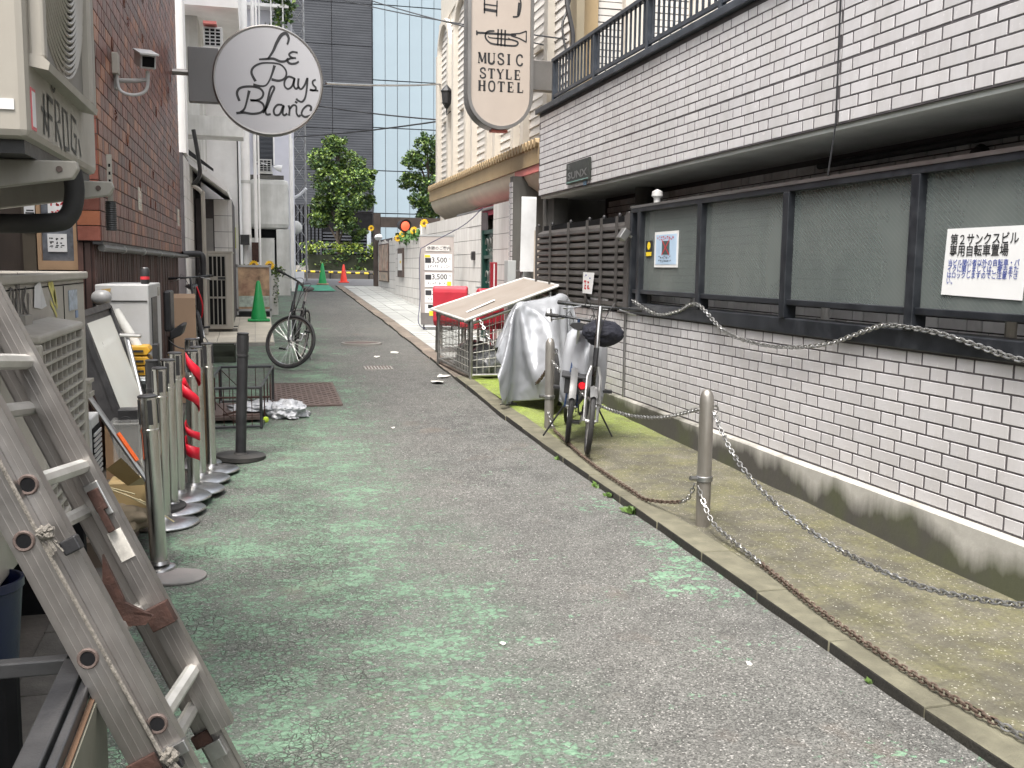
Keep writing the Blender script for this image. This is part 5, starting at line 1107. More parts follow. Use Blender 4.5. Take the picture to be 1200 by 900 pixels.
def leaves(b, c, s, n, rx, ry, rz, m0=0):
    for i in range(n):
        u = Vector((random.gauss(0, 1), random.gauss(0, 1), random.gauss(0, 1))).normalized() * (random.random() ** .4)
        p = Vector(c) + Vector((u.x * rx, u.y * ry, u.z * rz)); d = Vector((random.uniform(-1, 1), random.uniform(-1, 1), random.uniform(-.8, .6))).normalized() * s * random.uniform(.6, 1.2); w = d.cross(Vector((random.uniform(-1, 1), random.uniform(-1, 1), random.uniform(-1, 1)))).normalized() * d.length * .33
        b.m(m0 if random.random() < .7 else 1 - m0).add([p - d * .5, p + w * .8, p + d * .5, p - w * .8], [(0, 1, 2, 3)])
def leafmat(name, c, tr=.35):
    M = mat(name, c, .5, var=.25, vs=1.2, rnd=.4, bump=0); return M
M_leaf_l, M_leaf_d = leafmat('lit_tone_leaf', (.14, .21, .035)), leafmat('shade_tone_leaf', (.038, .08, .022)); M_bark = mat('bark', (.07, .055, .042), .9, var=.3, vs=12, bump=.5, bs=30)  # lit and shaded tones of one leaf, painted on tree clump tops and undersides
def tree(label, x, y, z0, z1, z2, clumps, s=.15, light=True):
    t = thing('street_tree', label, 'tree', (x, y, z0), 'street trees across the road'); tb = MB()
    tb.tube(spline([(x, y, z0), (x + .05, y, z0 + (z1 - z0) * .5), (x - .03, y, z1), (x + .05, y, (z1 + z2) / 2), (x, y, z2 - .6)], 4), [.13 - .11 * i / 16 for i in range(17)], 8)
    cb = MB()
    for (dx, dz, r_, n, m0) in clumps:
        c = Vector((x + dx, y + random.uniform(-.5, .5), dz)); tb.tube([(x, y, max(z1 - .2, dz - .9)), (x + dx * .5, c.y * .5 + y * .5, dz - .3), c], [.045, .03, .012], 6)
        for k in range(int(n / 15)):
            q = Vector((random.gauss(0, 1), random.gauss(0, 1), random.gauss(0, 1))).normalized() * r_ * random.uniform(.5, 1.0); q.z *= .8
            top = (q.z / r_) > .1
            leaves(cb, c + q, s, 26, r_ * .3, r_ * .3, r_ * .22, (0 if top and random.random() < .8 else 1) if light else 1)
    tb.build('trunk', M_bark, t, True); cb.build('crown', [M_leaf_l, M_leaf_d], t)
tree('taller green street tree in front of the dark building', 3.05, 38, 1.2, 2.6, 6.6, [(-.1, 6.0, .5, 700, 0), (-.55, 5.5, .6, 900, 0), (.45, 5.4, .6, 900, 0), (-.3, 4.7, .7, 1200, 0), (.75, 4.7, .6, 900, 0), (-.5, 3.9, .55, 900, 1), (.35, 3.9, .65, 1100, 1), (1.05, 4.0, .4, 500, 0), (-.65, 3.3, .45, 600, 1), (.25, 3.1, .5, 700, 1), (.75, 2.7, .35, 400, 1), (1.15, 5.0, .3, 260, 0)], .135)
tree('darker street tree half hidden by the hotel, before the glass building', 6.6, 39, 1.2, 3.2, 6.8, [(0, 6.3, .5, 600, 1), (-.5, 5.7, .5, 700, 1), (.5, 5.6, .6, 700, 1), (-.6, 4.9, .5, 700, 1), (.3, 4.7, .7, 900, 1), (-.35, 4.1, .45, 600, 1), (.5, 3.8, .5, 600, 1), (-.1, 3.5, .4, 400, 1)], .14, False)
hb_ = MB()
for k in range(240):
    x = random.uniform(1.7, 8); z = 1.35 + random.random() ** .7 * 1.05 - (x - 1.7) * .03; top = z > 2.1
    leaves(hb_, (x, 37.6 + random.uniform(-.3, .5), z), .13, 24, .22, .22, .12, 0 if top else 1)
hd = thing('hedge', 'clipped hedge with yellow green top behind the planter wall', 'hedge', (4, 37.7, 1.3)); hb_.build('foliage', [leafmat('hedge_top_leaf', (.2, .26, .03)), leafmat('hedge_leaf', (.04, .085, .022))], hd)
MB().box(1.9, 7.8, 37.45, 37.95, 1.25, 1.95).build('shade_core', mat('hedge_shade', (.025, .03, .016), .95, var=.4), hd)  # solid dark core box, shade inside the hedge put into its colour

# ------------------------------------------------------------------ white buildings on the far left
ph = thing('panel_house', 'low white panelled house with a sloping awning past the red tiled wall', 'building', (-1, 16.5, .5))
c1 = MB().box(-3, -.965, 14.75, 19.4, .3, 3.1).build('side_wall', M_grout, ph)
for k in range(9):
    for j in range(2): MB().box(-.97, -.95, 14.76 + .95 * j, 15.7 + .95 * j, .5 + .285 * k, .777 + .285 * k).build('panel', M_panel, c1)
c2 = MB().box(-.95, -.37, 17.25, 19.4, .4, 2.62).build('front_bay', M_grout, ph)
for k in range(8):
    for a, e in ((-.66, -.44), (-.437, -.372)): MB().box(a, e, 17.23, 17.26, .5 + .265 * k, .757 + .265 * k).build('panel', M_panel, c2)
MB().box(-.8, -.68, 17.22, 17.26, .5, 2.3).build('door', mat('grey_door', (.3, .29, .28), .5, var=.1), ph)
MB().prism([(-1.1, 15.9, 3.16), (-.4, 15.9, 2.64), (-.4, 15.9, 2.72), (-1.1, 15.9, 3.26)], (0, 3.4, 0)).build('awning', M_bright, ph)
MB().prism([(-1.1, 15.86, 3.3), (-.98, 15.86, 3.2), (-.6, 15.86, 2.95), (-.6, 15.86, 2.99), (-1.1, 15.86, 3.38)], (0, .05, 0)).build('awning_trim', M_black, ph)
MB().tube(spline([(-.85, 15.4, 3.5), (-.79, 15.4, 3.1), (-.78, 15.42, 2.85), (-.88, 15.45, 2.7)], 6), .03, 8).build('gutter', M_black, ph, True)
MB().tube(spline([(-.88, 15.45, 2.7), (-.76, 15.4, 2.6), (-.74, 15.4, 2.4), (-.74, 15.4, .5)], 6), .03, 8).build('downpipe', M_cream, ph, True)
tw = thing('white_tower_block', 'tall white plastered building behind the panelled house', 'building', (-1, 22, 0))
MB().box(-3, -.3, 19.5, 27, 0, 16).build('wall', M_bright, tw); MB().box(-3, -.92, 14.8, 15.3, 3.1, 14).build('pillar', M_bright, tw)
MB().box(-2, -.2, 16.6, 19.5, 5.55, 7.2).build('balcony', M_bright, tw); MB().box(-2, -.16, 16.4, 17, 3.55, 3.85).build('beam', M_plaster2, tw)
MB().box(-2.5, -.85, 17.3, 19.5, 3.1, 5.6).build('bay', M_plaster2, tw); MB().box(-.5, -.36, 19.42, 19.5, 1.85, 2.24).build('green_panel', mat('lime_panel', (.36, .4, .05), .5, var=.2), tw)
for x, r_ in ((-.17, .09), (.02, .035), (.09, .02)): MB().tube([(x, 21.2, .5), (x, 21.2, 12)], r_, 10).build('downpipe', M_bright, tw, True)
for z in (2.1, 3.2, 5.0): MB().lathe([(.1, 0), (.1, .06)], (-.17, 21.2, z), 12).build('pipe_collar', M_plaster2, tw, True)
MB().tube([(-.295, 19.45, .5), (-.295, 19.45, 12)], .012, 6).build('cable', M_black, tw, True)
MB().box(-.3, -.12, 20.9, 21.1, 1.95, 2.15).build('meter_box', M_black, tw); MB().box(-.08, .06, 20.9, 21.1, 1.6, 2.0).build('rusty_box', M_rust, tw)
gb = thing('grey_block', 'stained grey concrete block with a jutting rounded upper storey', 'building', (.3, 25.5, .9))
b = MB().box(-.15, .82, 25, 27.5, 2.42, 3.62); b.build('upper_storey', M_plaster2, gb, bev=.12)
MB().box(-.12, .45, 25.1, 27.5, .5, 2.2).box(.5, .82, 25.05, 27.5, .5, 2.42).build('lower_wall', M_plaster2, gb); MB().box(-.12, .52, 25.25, 27, 2.2, 2.43).build('gap', M_dark, gb)
MB().box(-.13, .7, 25.1, 27, 3.62, 3.72).build('roof_edge', M_darkconc, gb)
def small_unit(label, x0, x1, y0, y1, z0, z1):
    t = thing('air_conditioner', label, 'air conditioner', ((x0 + x1) / 2, y0, z0), 'outdoor air conditioning units'); MB().box(x0, x1, y0, y1, z0, z1).build('casing', M_white, t, bev=.01)
    for k in range(3):
        a = x0 + (x1 - x0) * (.08 + .29 * k)
        for j in range(5): zz = z0 + (z1 - z0) * (.08 + .175 * j); MB().box(a, a + (x1 - x0) * .22, y0 - .006, y0 + .004, zz, zz + (z1 - z0) * .11).build('grille_slot', M_dark, t)
    MB().box(x0 - .02, x1 + .02, y0, y1, z0 - .05, z0).build('bracket', M_plaster2, t)
small_unit('small white outdoor unit on the upper wall behind the round sign', -.72, -.44, 16.42, 16.9, 4.9, 5.2); small_unit('small white outdoor unit on the roof of the grey block', .12, .42, 25.1, 25.5, 3.8, 4.1)
MB().box(-.72, -.52, 16.3, 16.9, 5.22, 5.26).build('red_shelf', M_pinkred, tw)
for x, z0_, z1_, r_ in ((.86, .9, 5.5, .03), (.9, .9, 4.6, .02), (-.13, 2.4, 6, .025)): MB().tube([(x, 24.95, z0_), (x, 24.95, z1_)], r_, 6).build('pipe', M_bright, gb, True)
for z in (4.4, 5.6, 7.4): MB().box(-.31, -.28, 20.2, 21.4, z, z + .7).build('window', M_rib, tw); MB().box(-1.6, -.7, 19.47, 19.505, z + 2, z + 2.9).build('window', M_rib, tw)
lh = thing('lilac_house', 'pale lilac house with a dark window strip above the grey block', 'building', (.5, 27, 4)); 
MB().box(-.3, 1.05, 27.6, 33, .5, 12).build('wall', mat('lilac_white', (.6, .6, .66), .8, var=.04), lh); MB().box(0, .5, 27.5, 27.61, 4.2, 6.4).build('window', M_rib, lh); MB().box(.5, .54, 27.48, 27.6, 4.2, 6.4).build('window_frame', M_bright, lh)
for z in (7.0, 8.2, 9.4): MB().box(-.25, .95, 27.2, 27.6, z, z + .08).build('balcony', M_bright, lh)
for x in (.2, .5, .8): MB().tube([(x, 27.2, 6.8), (x, 27.2, 11)], .02, 6).build('pole', M_bright, lh, True)
b = MB()
for k in range(60): leaves(b, (random.uniform(.35, 1.05), 27.3, random.uniform(6.6, 9.5)), .16, 14, .15, .2, .15, 1)
b.build('climbing_ivy', [M_leaf_l, M_leaf_d], lh, kind='stuff')
tag(MB().tube([(.05, 25.3, 4.05), (.3, 24.9, 3.95)], .015, 6).lathe([(.02, 0), (.07, .1), (.09, .2)], (.45, 24.85, 3.9), 12, (1, 0, -.2)).build('flood_lamp', M_paper, None, True), 'small white flood lamp over the grey block roof edge', 'lamp')
up = thing('utility_pole', 'rusty utility pole with lamp arm at the alley mouth', 'pole', (1.04, 30.3, .97)); MB().tube([(1.03, 30.3, .9), (1.06, 30.3, 4.1)], .05, 10).build('pole', M_rust, up, True)
MB().tube([(1.08, 30.3, 3.5), (1.3, 30.2, 3.62), (1.48, 30.1, 3.8)], .045, 8).build('lamp_arm', M_paper, up, True); MB().lathe([(.001, -.02), (.2, 0), (.2, .1), (.12, .2), (.001, .22)], (1.15, 30.1, 2.65), 14, (0, -1, 0)).build('meter_dome', M_plaster2, up, True)
MB().tube([(.93, 30.2, .95), (.9, 30.2, 4.3), (.98, 30.2, 5.2), (1.2, 30.2, 5.9)], .03, 6).build('conduit', M_black, up, True)
lt = thing('steel_lattice', 'thin galvanised lattice mast beside the utility pole', 'mast', (1.4, 33, 1)); 
for x in (1.2, 1.6):
    for y in (32.8, 33.2): MB().tube([(x, y, 1.0), (x, y, 12)], .022, 5).build('leg', M_galv, lt, True)
b = MB()
for k in range(18): z = 1.2 + .6 * k; b.tube([(1.2, 32.8, z), (1.6, 32.8, z + .6)], .01, 4).tube([(1.6, 32.8, z), (1.2, 32.8, z + .6)], .01, 4).tube([(1.2, 32.8, z), (1.2, 33.2, z + .6)], .01, 4).tube([(1.6, 33.2, z), (1.6, 32.8, z + .6)], .01, 4)
b.build('bracing', M_galv, lt)
for i, (p, q, d, l) in enumerate([((.94, 13.5, 3.93), (3.97, 21.7, 5.5), .03, 'thick pale cable crossing from the round sign edge to the hotel'), ((1.06, 27.7, 4.98), (3.97, 21.75, 4.72), .04, 'lowest overhead cable across the tree crown'), ((1.0, 27.6, 5.9), (3.97, 21.8, 4.75), .05, 'middle overhead cable just above the lowest one'), ((1.06, 28, 9.0), (3.96, 12.6, 4.5), .12, 'upper thin cable sloping down across the hotel sign'), ((1.06, 28.2, 9.4), (3.96, 13.4, 4.58), .12, 'lower thin cable sloping down behind the hotel sign'), ((1.2, 33, 10.5), (1.05, 29, 6.0), .1, 'steep dark cable down to the utility pole')]):
    tag(MB().tube(sag(p, q, d, 18), .018 if i < 3 else .011, 5).build('overhead_cable', M_black if i != 0 else M_steel, None, True), l, 'cable', 'overhead cables across the alley')
# ------------------------------------------------------------------ red tiled building on the left
XL = -1.0
M_redtile = mat('red_brown_tile', (.14, .048, .034), .38, var=.3, vs=9, dirt=.35, dc=(.06, .028, .024), ds=6, bump=.25, bs=45, rnd=.42, tint=((.3, .11, .05), .8), spec=.35)
M_redgrout = mat('dark_red_grout', (.035, .024, .022), .9, var=.3)
M_ribs = mat('dark_brown_ribbed_tile', (.075, .034, .026), .6, var=.35, vs=7, dirt=.5, dc=(.03, .018, .015), streak=1, rnd=.35, bump=.2)
M_pipegrey = mat('dark_pipe_grey', (.13, .13, .125), .55, dirt=.5)
rbld = thing('red_tiled_building', 'dark red brown tiled building wall above ribbed brown cladding', 'building', (XL, 10, 0))
rw = MB().box(-1.15, XL - .0005, 7.1, 14.5, 1.69, 8).build('tiled_wall', M_redgrout, rbld)
MB().box(-1.15, -1.07, 7.14, 14.5, 0, 1.688).build('lower_wall', M_redgrout, rbld)
tl = []
for r_ in range(62):
    y = 7.1 - random.choice((.0, .1, .15))
    while y < 14.5:
        w_ = random.choice((.2, .2, .2, .1)); a, e = max(y, 7.11), min(y + w_ - .01, 14.49)
        if e - a > .03: tl.append((XL, (a, e, 1.745 + .1 * r_), rw))
        y += w_
lay(tl, M_redtile, .093, 296, 1, 'tile', .005)
rt = MB().box(-.14, .0, -.008, .012, -.047, .047).mesh('tile', M_redtile)
for r_ in range(24):
    for k in (0,): piece('tile', rt, rw, (XL - .0 - .147 * k, 7.1 - random.uniform(0, .004), 1.745 + .1 * r_))
em_ = MB().tube(arc((0, 0, .0), .035, -1.5, 3.2, 8, 'yz'), .008, 5).tube([(0, -.03, -.04), (0, .02, .045)], .008, 5).mesh('relief_tile', M_redtile, True)
for i in range(26): piece('relief_tile', em_, rw, (XL + .006, random.uniform(7.6, 13.5), 1.745 + .1 * random.randint(4, 34)), (random.uniform(0, 6), 0, 0))
rc_ = MB(); y = 7.16
while y < 14.45: rc_.box(-1.072, -1.05 + random.uniform(-.004, .004), y, y + .034, .2, 1.685); y += .045
x = -1.15
while x < -1.06: rc_.box(x, x + .034, 7.115, 7.142, .2, 1.685); x += .045
rc_.build('cladding', M_ribs, rbld, kind='stuff')
MB().box(XL - .05, XL + .012, 7.09, 14.5, 1.672, 1.69).build('drip_edge', M_black, rbld)
MB().tube([(-1.0, 7.12, 1.65), (-1.0, 14.2, 1.655), (-.92, 14.4, 1.65)], .025, 8).build('conduit', M_pipegrey, rbld, True)
for y in (8.2, 9.6, 11.2, 12.8): MB().lathe([(.032, -.015), (.032, .015)], (-1.0, y, 1.652), 10, (0, 1, 0)).build('clamp', M_galv, rbld, True)
tag(MB().tube(spline([(-.98, 14.4, 1.68), (-.76, 14.5, 1.68), (-.72, 14.5, 1.6), (-.72, 14.5, 1.35)], 6), .045, 10).build('drain_elbow', M_black, None, True), 'black drain elbow bending down past the end of the red tiles', 'pipe')
for i, (y, z, h_, l) in enumerate([(9.45, 2.12, .2, 'white warning sticker on red tiles near the conduit'), (14.0, 2.16, .22, 'narrow white sticker at the far end of the red tiles')]):
    t = thing('wall_sticker', l, 'sticker', (XL + .008, y, z - h_ / 2), 'stickers on the red tiles'); w_ = .24 if i == 0 else .3
    MB().box(XL + .004, XL + .009, y - w_ / 2, y + w_ / 2, z - h_ / 2, z + h_ / 2).build('sheet', mat('cream_paper', (.55, .52, .44), .6), t); b = MB(); scribble(b, (XL + .0095, y - w_ * .4, z), (0, 1, 0), (0, 0, 1), w_ * .8, h_ * .4, 2, 4, .2); b.build('red_lettering', M_redink, t)
    b = MB(); scribble(b, (XL + .0095, y - w_ * .4, z - h_ * .42), (0, 1, 0), (0, 0, 1), w_ * .8, h_ * .3, 3, 6, .2); b.build('black_lettering', M_ink, t)
# recessed doorway face with a poster window
M_rec = mat('dark_recess_wall', (.06, .045, .036), .8, var=.25)
nw = thing('dark_doorway_wall', 'dark brown recessed wall left of the red tiles with a small poster window', 'wall', (-1.5, 7.3, 0))
MB().box(-3.4, -1.12, 7.25, 7.5, 0, 6).build('wall', M_rec, nw); MB().box(-1.5, -1.42, 7.2, 7.26, .3, 2.1).build('pillar', mat('olive_brown_post', (.09, .072, .05), .7), nw)
wf = MB().box(-1.41, -1.16, 7.19, 7.25, 1.5, 1.56).box(-1.41, -1.385, 7.19, 7.25, 1.56, 2.3).box(-1.185, -1.16, 7.19, 7.25, 1.56, 2.3).box(-1.41, -1.16, 7.19, 7.25, 2.27, 2.3).build('window_frame', M_wood, nw)
MB().box(-1.385, -1.185, 7.225, 7.235, 1.56, 2.27).build('pane', mat('dusty_glass', (.13, .14, .16), .15, var=.5, vs=9), wf)
def wposter(x0, x1, z0, z1, label, ink, name='window_poster'):
    t = thing(name, label, 'poster', (x0, 7.2, z0)); MB().box(x0, x1, 7.214, 7.22, z0, z1).build('sheet', M_paper, t); b = MB(); scribble(b, (x0 + .01, 7.2135, z0 + .02), (1, 0, 0), (0, 0, 1), x1 - x0 - .02, z1 - z0 - .04, 3, 3, .3); b.build('lettering', ink, t)
wposter(-1.34, -1.22, 1.8, 1.98, 'white poster with red characters in the dark doorway window', M_redink); wposter(-1.35, -1.23, 1.62, 1.74, 'pale yellow notice below the red lettered poster', M_ink)
t = thing('camera_notice', 'narrow white notice with black katakana beside the doorway window', 'notice', (-1.6, 7.19, 1.85)); MB().box(-1.48, -1.415, 7.185, 7.19, 1.75, 2.15).build('sheet', M_paper, t); MB().text('メ', .07, (-1.48, 7.184, 1.93), (1, 0, 0), (0, 0, 1), 0, .002).text('ラ', .07, (-1.48, 7.184, 1.84), (1, 0, 0), (0, 0, 1), 0, .002).text('カ', .07, (-1.48, 7.184, 2.02), (1, 0, 0), (0, 0, 1), 0, .002).build('lettering', M_ink, t)
tag(MB().box(-2.0, -1.8, -2, 7.25, 0, 4.2).build('dark_side_wall', M_rec), 'dark plain wall behind the left air conditioners', 'wall')
# security camera
cc = thing('security_camera', 'white security camera on a bent arm over the red tiles', 'camera', (XL, 8.1, 2.9))
MB().box(XL + .004, XL + .05, 7.9, 8.0, 2.93, 3.08).build('junction_box', M_cream, cc, bev=.006)
MB().box(XL + .004, XL + .02, 8.0, 8.12, 2.84, 2.96).build('mount_plate', M_white, cc); MB().tube([(XL + .02, 8.06, 2.905), (-.84, 8.0, 2.9), (-.76, 7.98, 2.91), (-.755, 7.98, 2.97)], .017, 8).build('arm', M_white, cc, True)
MB().tube(spline([(XL + .03, 7.96, 2.93), (XL + .05, 7.95, 2.82), (-.86, 7.96, 2.79), (-.77, 7.97, 2.83), (-.75, 7.98, 2.95)], 6), .012, 8).build('cable', M_white, cc, True)
d = Vector((.25, -1, -.28)).normalized(); u = d.cross(Vector((0, 0, 1))).normalized(); w = u.cross(d); c = Vector((-.775, 8.02, 3.06))
MB().obox(c, u * .055, d * .16, w * .05).build('camera_body', M_white, cc, bev=.008); MB().obox(c + w * .058 + d * .03, u * .066, d * .19, w * .006).build('sun_shield', M_white, cc); MB().obox(c + d * .162, u * .042, d * .003, w * .036).build('front_glass', M_dark, cc)

# ------------------------------------------------------------------ upper air conditioner on wall brackets
ua = thing('air_conditioner', 'wall mounted cream air conditioner with FROG graffiti and fan guard, top left', 'air conditioner', (-.7, 3.2, 1.81), 'outdoor air conditioning units')
MB().box(-.86, -.52, 2.62, 3.66, 1.845, 2.8).build('casing', M_cream, ua, bev=.02)
MB().box(-.84, -.54, 2.66, 3.63, 1.812, 1.846).build('base_feet', M_black, ua)
yc, zc, XF = 3.04, 2.46, -.49
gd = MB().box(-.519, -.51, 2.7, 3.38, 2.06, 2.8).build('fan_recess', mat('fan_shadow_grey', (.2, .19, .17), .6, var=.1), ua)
for y in (2.66, 3.37): MB().box(-.522, -.484, y, y + .035, 2.04, 2.8).build('guard_post', M_cream, ua, bev=.008)
MB().prism([(-.522, 2.655, 2.02), (-.478, 2.655, 2.012), (-.474, 2.655, 2.03), (-.49, 2.655, 2.045), (-.522, 2.655, 2.05)], (0, .755, 0)).build('guard_lip', M_cream, ua)
for k in range(22): MB().tube(arc((-.49 - .022 * (k / 22) ** 2, yc, zc), .05 + .0165 * k, -PI, 0, 26, 'yz'), .005, 5).build('fan_ring', M_cream, ua, True)
for a in (-2.6, -2.1, -1.57, -1.05, -.5): MB().tube([(-.494, yc + .06 * math.cos(a), zc + .06 * math.sin(a)), (-.512, yc + .4 * math.cos(a), zc + .4 * math.sin(a))], .005, 5).build('fan_spoke', M_cream, ua, True)
MB().lathe([(.08, 0), (.08, .02), (.06, .03)], (-.5, yc, zc), 20, (1, 0, 0)).build('fan_hub', M_cream, ua, True)
MB().box(-.521, -.512, 3.42, 3.655, 2.05, 2.78).build('side_cover', M_creamd, ua, bev=.003); MB().box(-.513, -.505, 3.46, 3.52, 2.07, 2.11).build('latch', M_black, ua)
b = MB(); FU, FV, FO = (0, 1, 0), (0, 0, 1), (-.5195, 2.77, 1.875)
for pts, w in [([(.0, .06), (.06, .05)], .009), ([(.035, .1), (.02, .0)], .01), ([(.03, .05), (.06, .015)], .009), ([(.075, .0), (.08, .1)], .01), ([(.07, .1), (.14, .095)], .01), ([(.075, .055), (.125, .05)], .009), ([(.165, .0), (.17, .105), (.22, .1), (.225, .06), (.175, .05), (.235, -.01)], .01), ([(.27, -.005), (.265, .1), (.325, .095), (.335, .0), (.27, -.005)], .011), ([(.46, .09), (.39, .1), (.375, .01), (.44, .0), (.455, .05), (.42, .05)], .01), ([(.49, .05), (.52, .0)], .008), (spline([(.13, .135), (.15, .15), (.175, .14), (.15, .125), (.13, .135)], 4), .007)]: b.ribbon([(p[0] * 1.1, p[1] * 1.05) for p in pts], w * 1.5, FO, FU, FV, .0012)
b.build('graffiti', mat('grey_spray', (.07, .068, .062), .7, var=.5), ua)
MB().box(-.52, -.518, 2.65, 2.7, 1.87, 1.97).build('red_label', mat('red_label', (.6, .12, .14), .5), ua); MB().box(-.5185, -.517, 2.657, 2.693, 1.878, 1.962).build('label_print', M_paper, ua)
MB().box(-.61, -.55, 2.6165, 2.622, 1.91, 1.935).build('label', M_paper, ua)
for y, n in ((2.8, 0), (3.45, 1)):
    br_ = MB().prism([(-1.85, y - .018, 1.81), (-.445, y - .018, 1.81), (-.44, y - .018, 1.79), (-.455, y - .018, 1.765), (-1.85, y - .018, 1.55)], (0, .036, 0)).build('bracket', M_creamd, ua, bev=.004)
    MB().lathe([(.008, 0), (.008, .004)], (-.485, y - .018, 1.788), 10, (0, -1, 0)).build('bolt', M_iron, br_)
tag(MB().tube(spline([(-1.7, 3.3, 1.63), (-.9, 3.28, 1.66), (-.62, 3.28, 1.668), (-.555, 3.29, 1.69), (-.535, 3.3, 1.76), (-.54, 3.3, 1.83)], 6), .029, 12).build('insulated_pipe', M_rubber, None, True), 'black insulated pipe curving up to the upper air conditioner', 'pipe')
hk = thing('hanging_tag', 'black ribbed tube hanging on a pale slotted strap from the bracket tip', 'strap', (-.45, 3.5, 1.66))
MB().box(-.464, -.448, 3.478, 3.482, 1.75, 1.9).build('slotted_strap', M_cream, hk)
for z in (1.86, 1.835, 1.81): MB().box(-.459, -.453, 3.4765, 3.4785, z, z + .01).build('slot', M_dark, hk)
pb = []
for k in range(14): pb += [(.016, k * .007), (.0175, k * .007 + .0035)]
MB().lathe(pb, (-.456, 3.48, 1.655), 12).build('ribbed_tube', M_black, hk, True)

# ------------------------------------------------------------------ lower twin air conditioner
la = thing('air_conditioner', 'large cream air conditioner with black tag and square grille behind the ladder', 'air conditioner', (-.9, 3.7, .62), 'outdoor air conditioning units')
MB().box(-1.12, -.72, 2.8, 4.58, .63, 1.485).build('casing', M_cream, la, bev=.01); MB().box(-1.14, -.705, 2.78, 4.6, 1.482, 1.512).build('top_lid', M_cream, la, bev=.006)
MB().box(-.721, -.7175, 2.8, 4.575, 1.462, 1.466).box(-.721, -.7175, 4.1, 4.104, .65, 1.46).build('seam', M_dark, la)
ho = MB(); x0, x1, ya, yb, z0, z1 = -.72, -.6, 3.06, 3.78, .76, 1.34
ho.prism([(x0, ya, z1 + .02), (x1, ya, z1), (x1, ya, z1 - .025), (x0, ya, z1 - .025)], (0, yb - ya, 0)).box(x0, x1, ya, ya + .02, z0, z1 - .025).box(x0, x1, yb - .02, yb, z0, z1 - .025).box(x0, x1, ya, yb, z0 - .02, z0)
ho.build('grille_hood', M_cream, la, bev=.008)
for k in range(1, 15): MB().box(x1 - .05, x1 - .004, ya + .02, yb - .02, z0 + .0375 * k - .004, z0 + .0375 * k + .004).build('grille_bar', M_cream, la)
for k in range(1, 8): MB().box(x1 - .05, x1 - .008, ya + .085 * k - .004, ya + .085 * k + .004, z0, z1 - .025).build('grille_bar', M_cream, la)
MB().box(-.719, -.716, ya + .02, yb - .02, z0, z1 - .03).build('grille_back', mat('grille_grey', (.1, .095, .088), .7), la)
MB().box(-.73, -.69, 4.44, 4.55, .98, 1.0).box(-.73, -.69, 4.44, 4.55, 1.04, 1.055).box(-.73, -.7, 4.44, 4.55, 1.0, 1.04).build('handle', M_cream, la); MB().box(-.73, -.69, 3.3, 3.4, 1.3, 1.385).build('handle_recess', M_creamd, la)
b = MB(); GO = (-.7185, 3.22, 1.37)
for pts, w in [([(.0, .02), (.03, .1), (.07, .095), (.05, .03), (.0, .02), (.06, -.005)], .008), ([(.1, .0), (.12, .12), (.145, .125), (.15, .02), (.2, .09)], .008), ([(.19, .0), (.2, .06), (.24, .1)], .007), ([(.2, .05), (.26, .0), (.27, .08)], .008), ([(.09, .0), (.095, .07)], .007), ([(.12, .125), (.13, .145), (.14, .125)], .006)]: b.ribbon(pts, w * 2, GO, FU, FV, .0012)
b.ribbon([(1.02, -.01), (1.05, .03), (1.06, -.01)], .008, GO, FU, FV, .0012); b.build('graffiti', M_ink, la)
b = MB()
for pts, w in [(spline([(.02, .1), (.08, .06), (.13, .02), (.1, .08), (.06, .1)], 4), .03), (spline([(.04, .03), (.1, .0), (.15, -.03)], 4), .018), ([(.12, .07), (.16, .0)], .025)]: b.ribbon(pts, w, (-.7185, 3.8, 1.38), FU, FV, .0011)
b.build('yellow_smear', mat('yellow_smear', (.56, .5, .16), .7, var=.2), la)
MB().add([(-.716, 3.56, 1.4), (-.716, 3.68, 1.39), (-.714, 3.66, 1.485), (-.716, 3.58, 1.47), (-.702, 3.69, 1.4)], [(0, 1, 2, 3), (1, 4, 2)]).build('torn_sticker', M_paper, la)
MB().box(-.719, -.716, 4.2, 4.38, 1.36, 1.44).build('blue_label', mat('pale_blue_label', (.35, .4, .47), .5, var=.4, vs=40), la); MB().box(-.719, -.716, 4.34, 4.39, 1.325, 1.355).build('blue_label', mat('blue_label_dark', (.2, .27, .42), .5), la)
for y in (2.9, 4.45): MB().box(-1.1, -.74, y, y + .06, g(y), .63).build('stand_leg', M_dark, la)
bk_ = thing('blue_bucket', 'dark blue plastic bucket under the lower air conditioner', 'bucket', (-.79, 3.0, .3)); MB().lathe([(.08, .38), (.1, .62), (.106, .625), (.106, .65), (.098, .65), (.078, .4)], (-.77, 3.0, 0), 20).build('body', mat('navy_plastic', (.004, .008, .035), .35, var=.2), bk_, True); MB().lathe([(.08, .03), (.08, .38)], (-.77, 3.0, 0), 12).build('stand', M_dark, bk_)
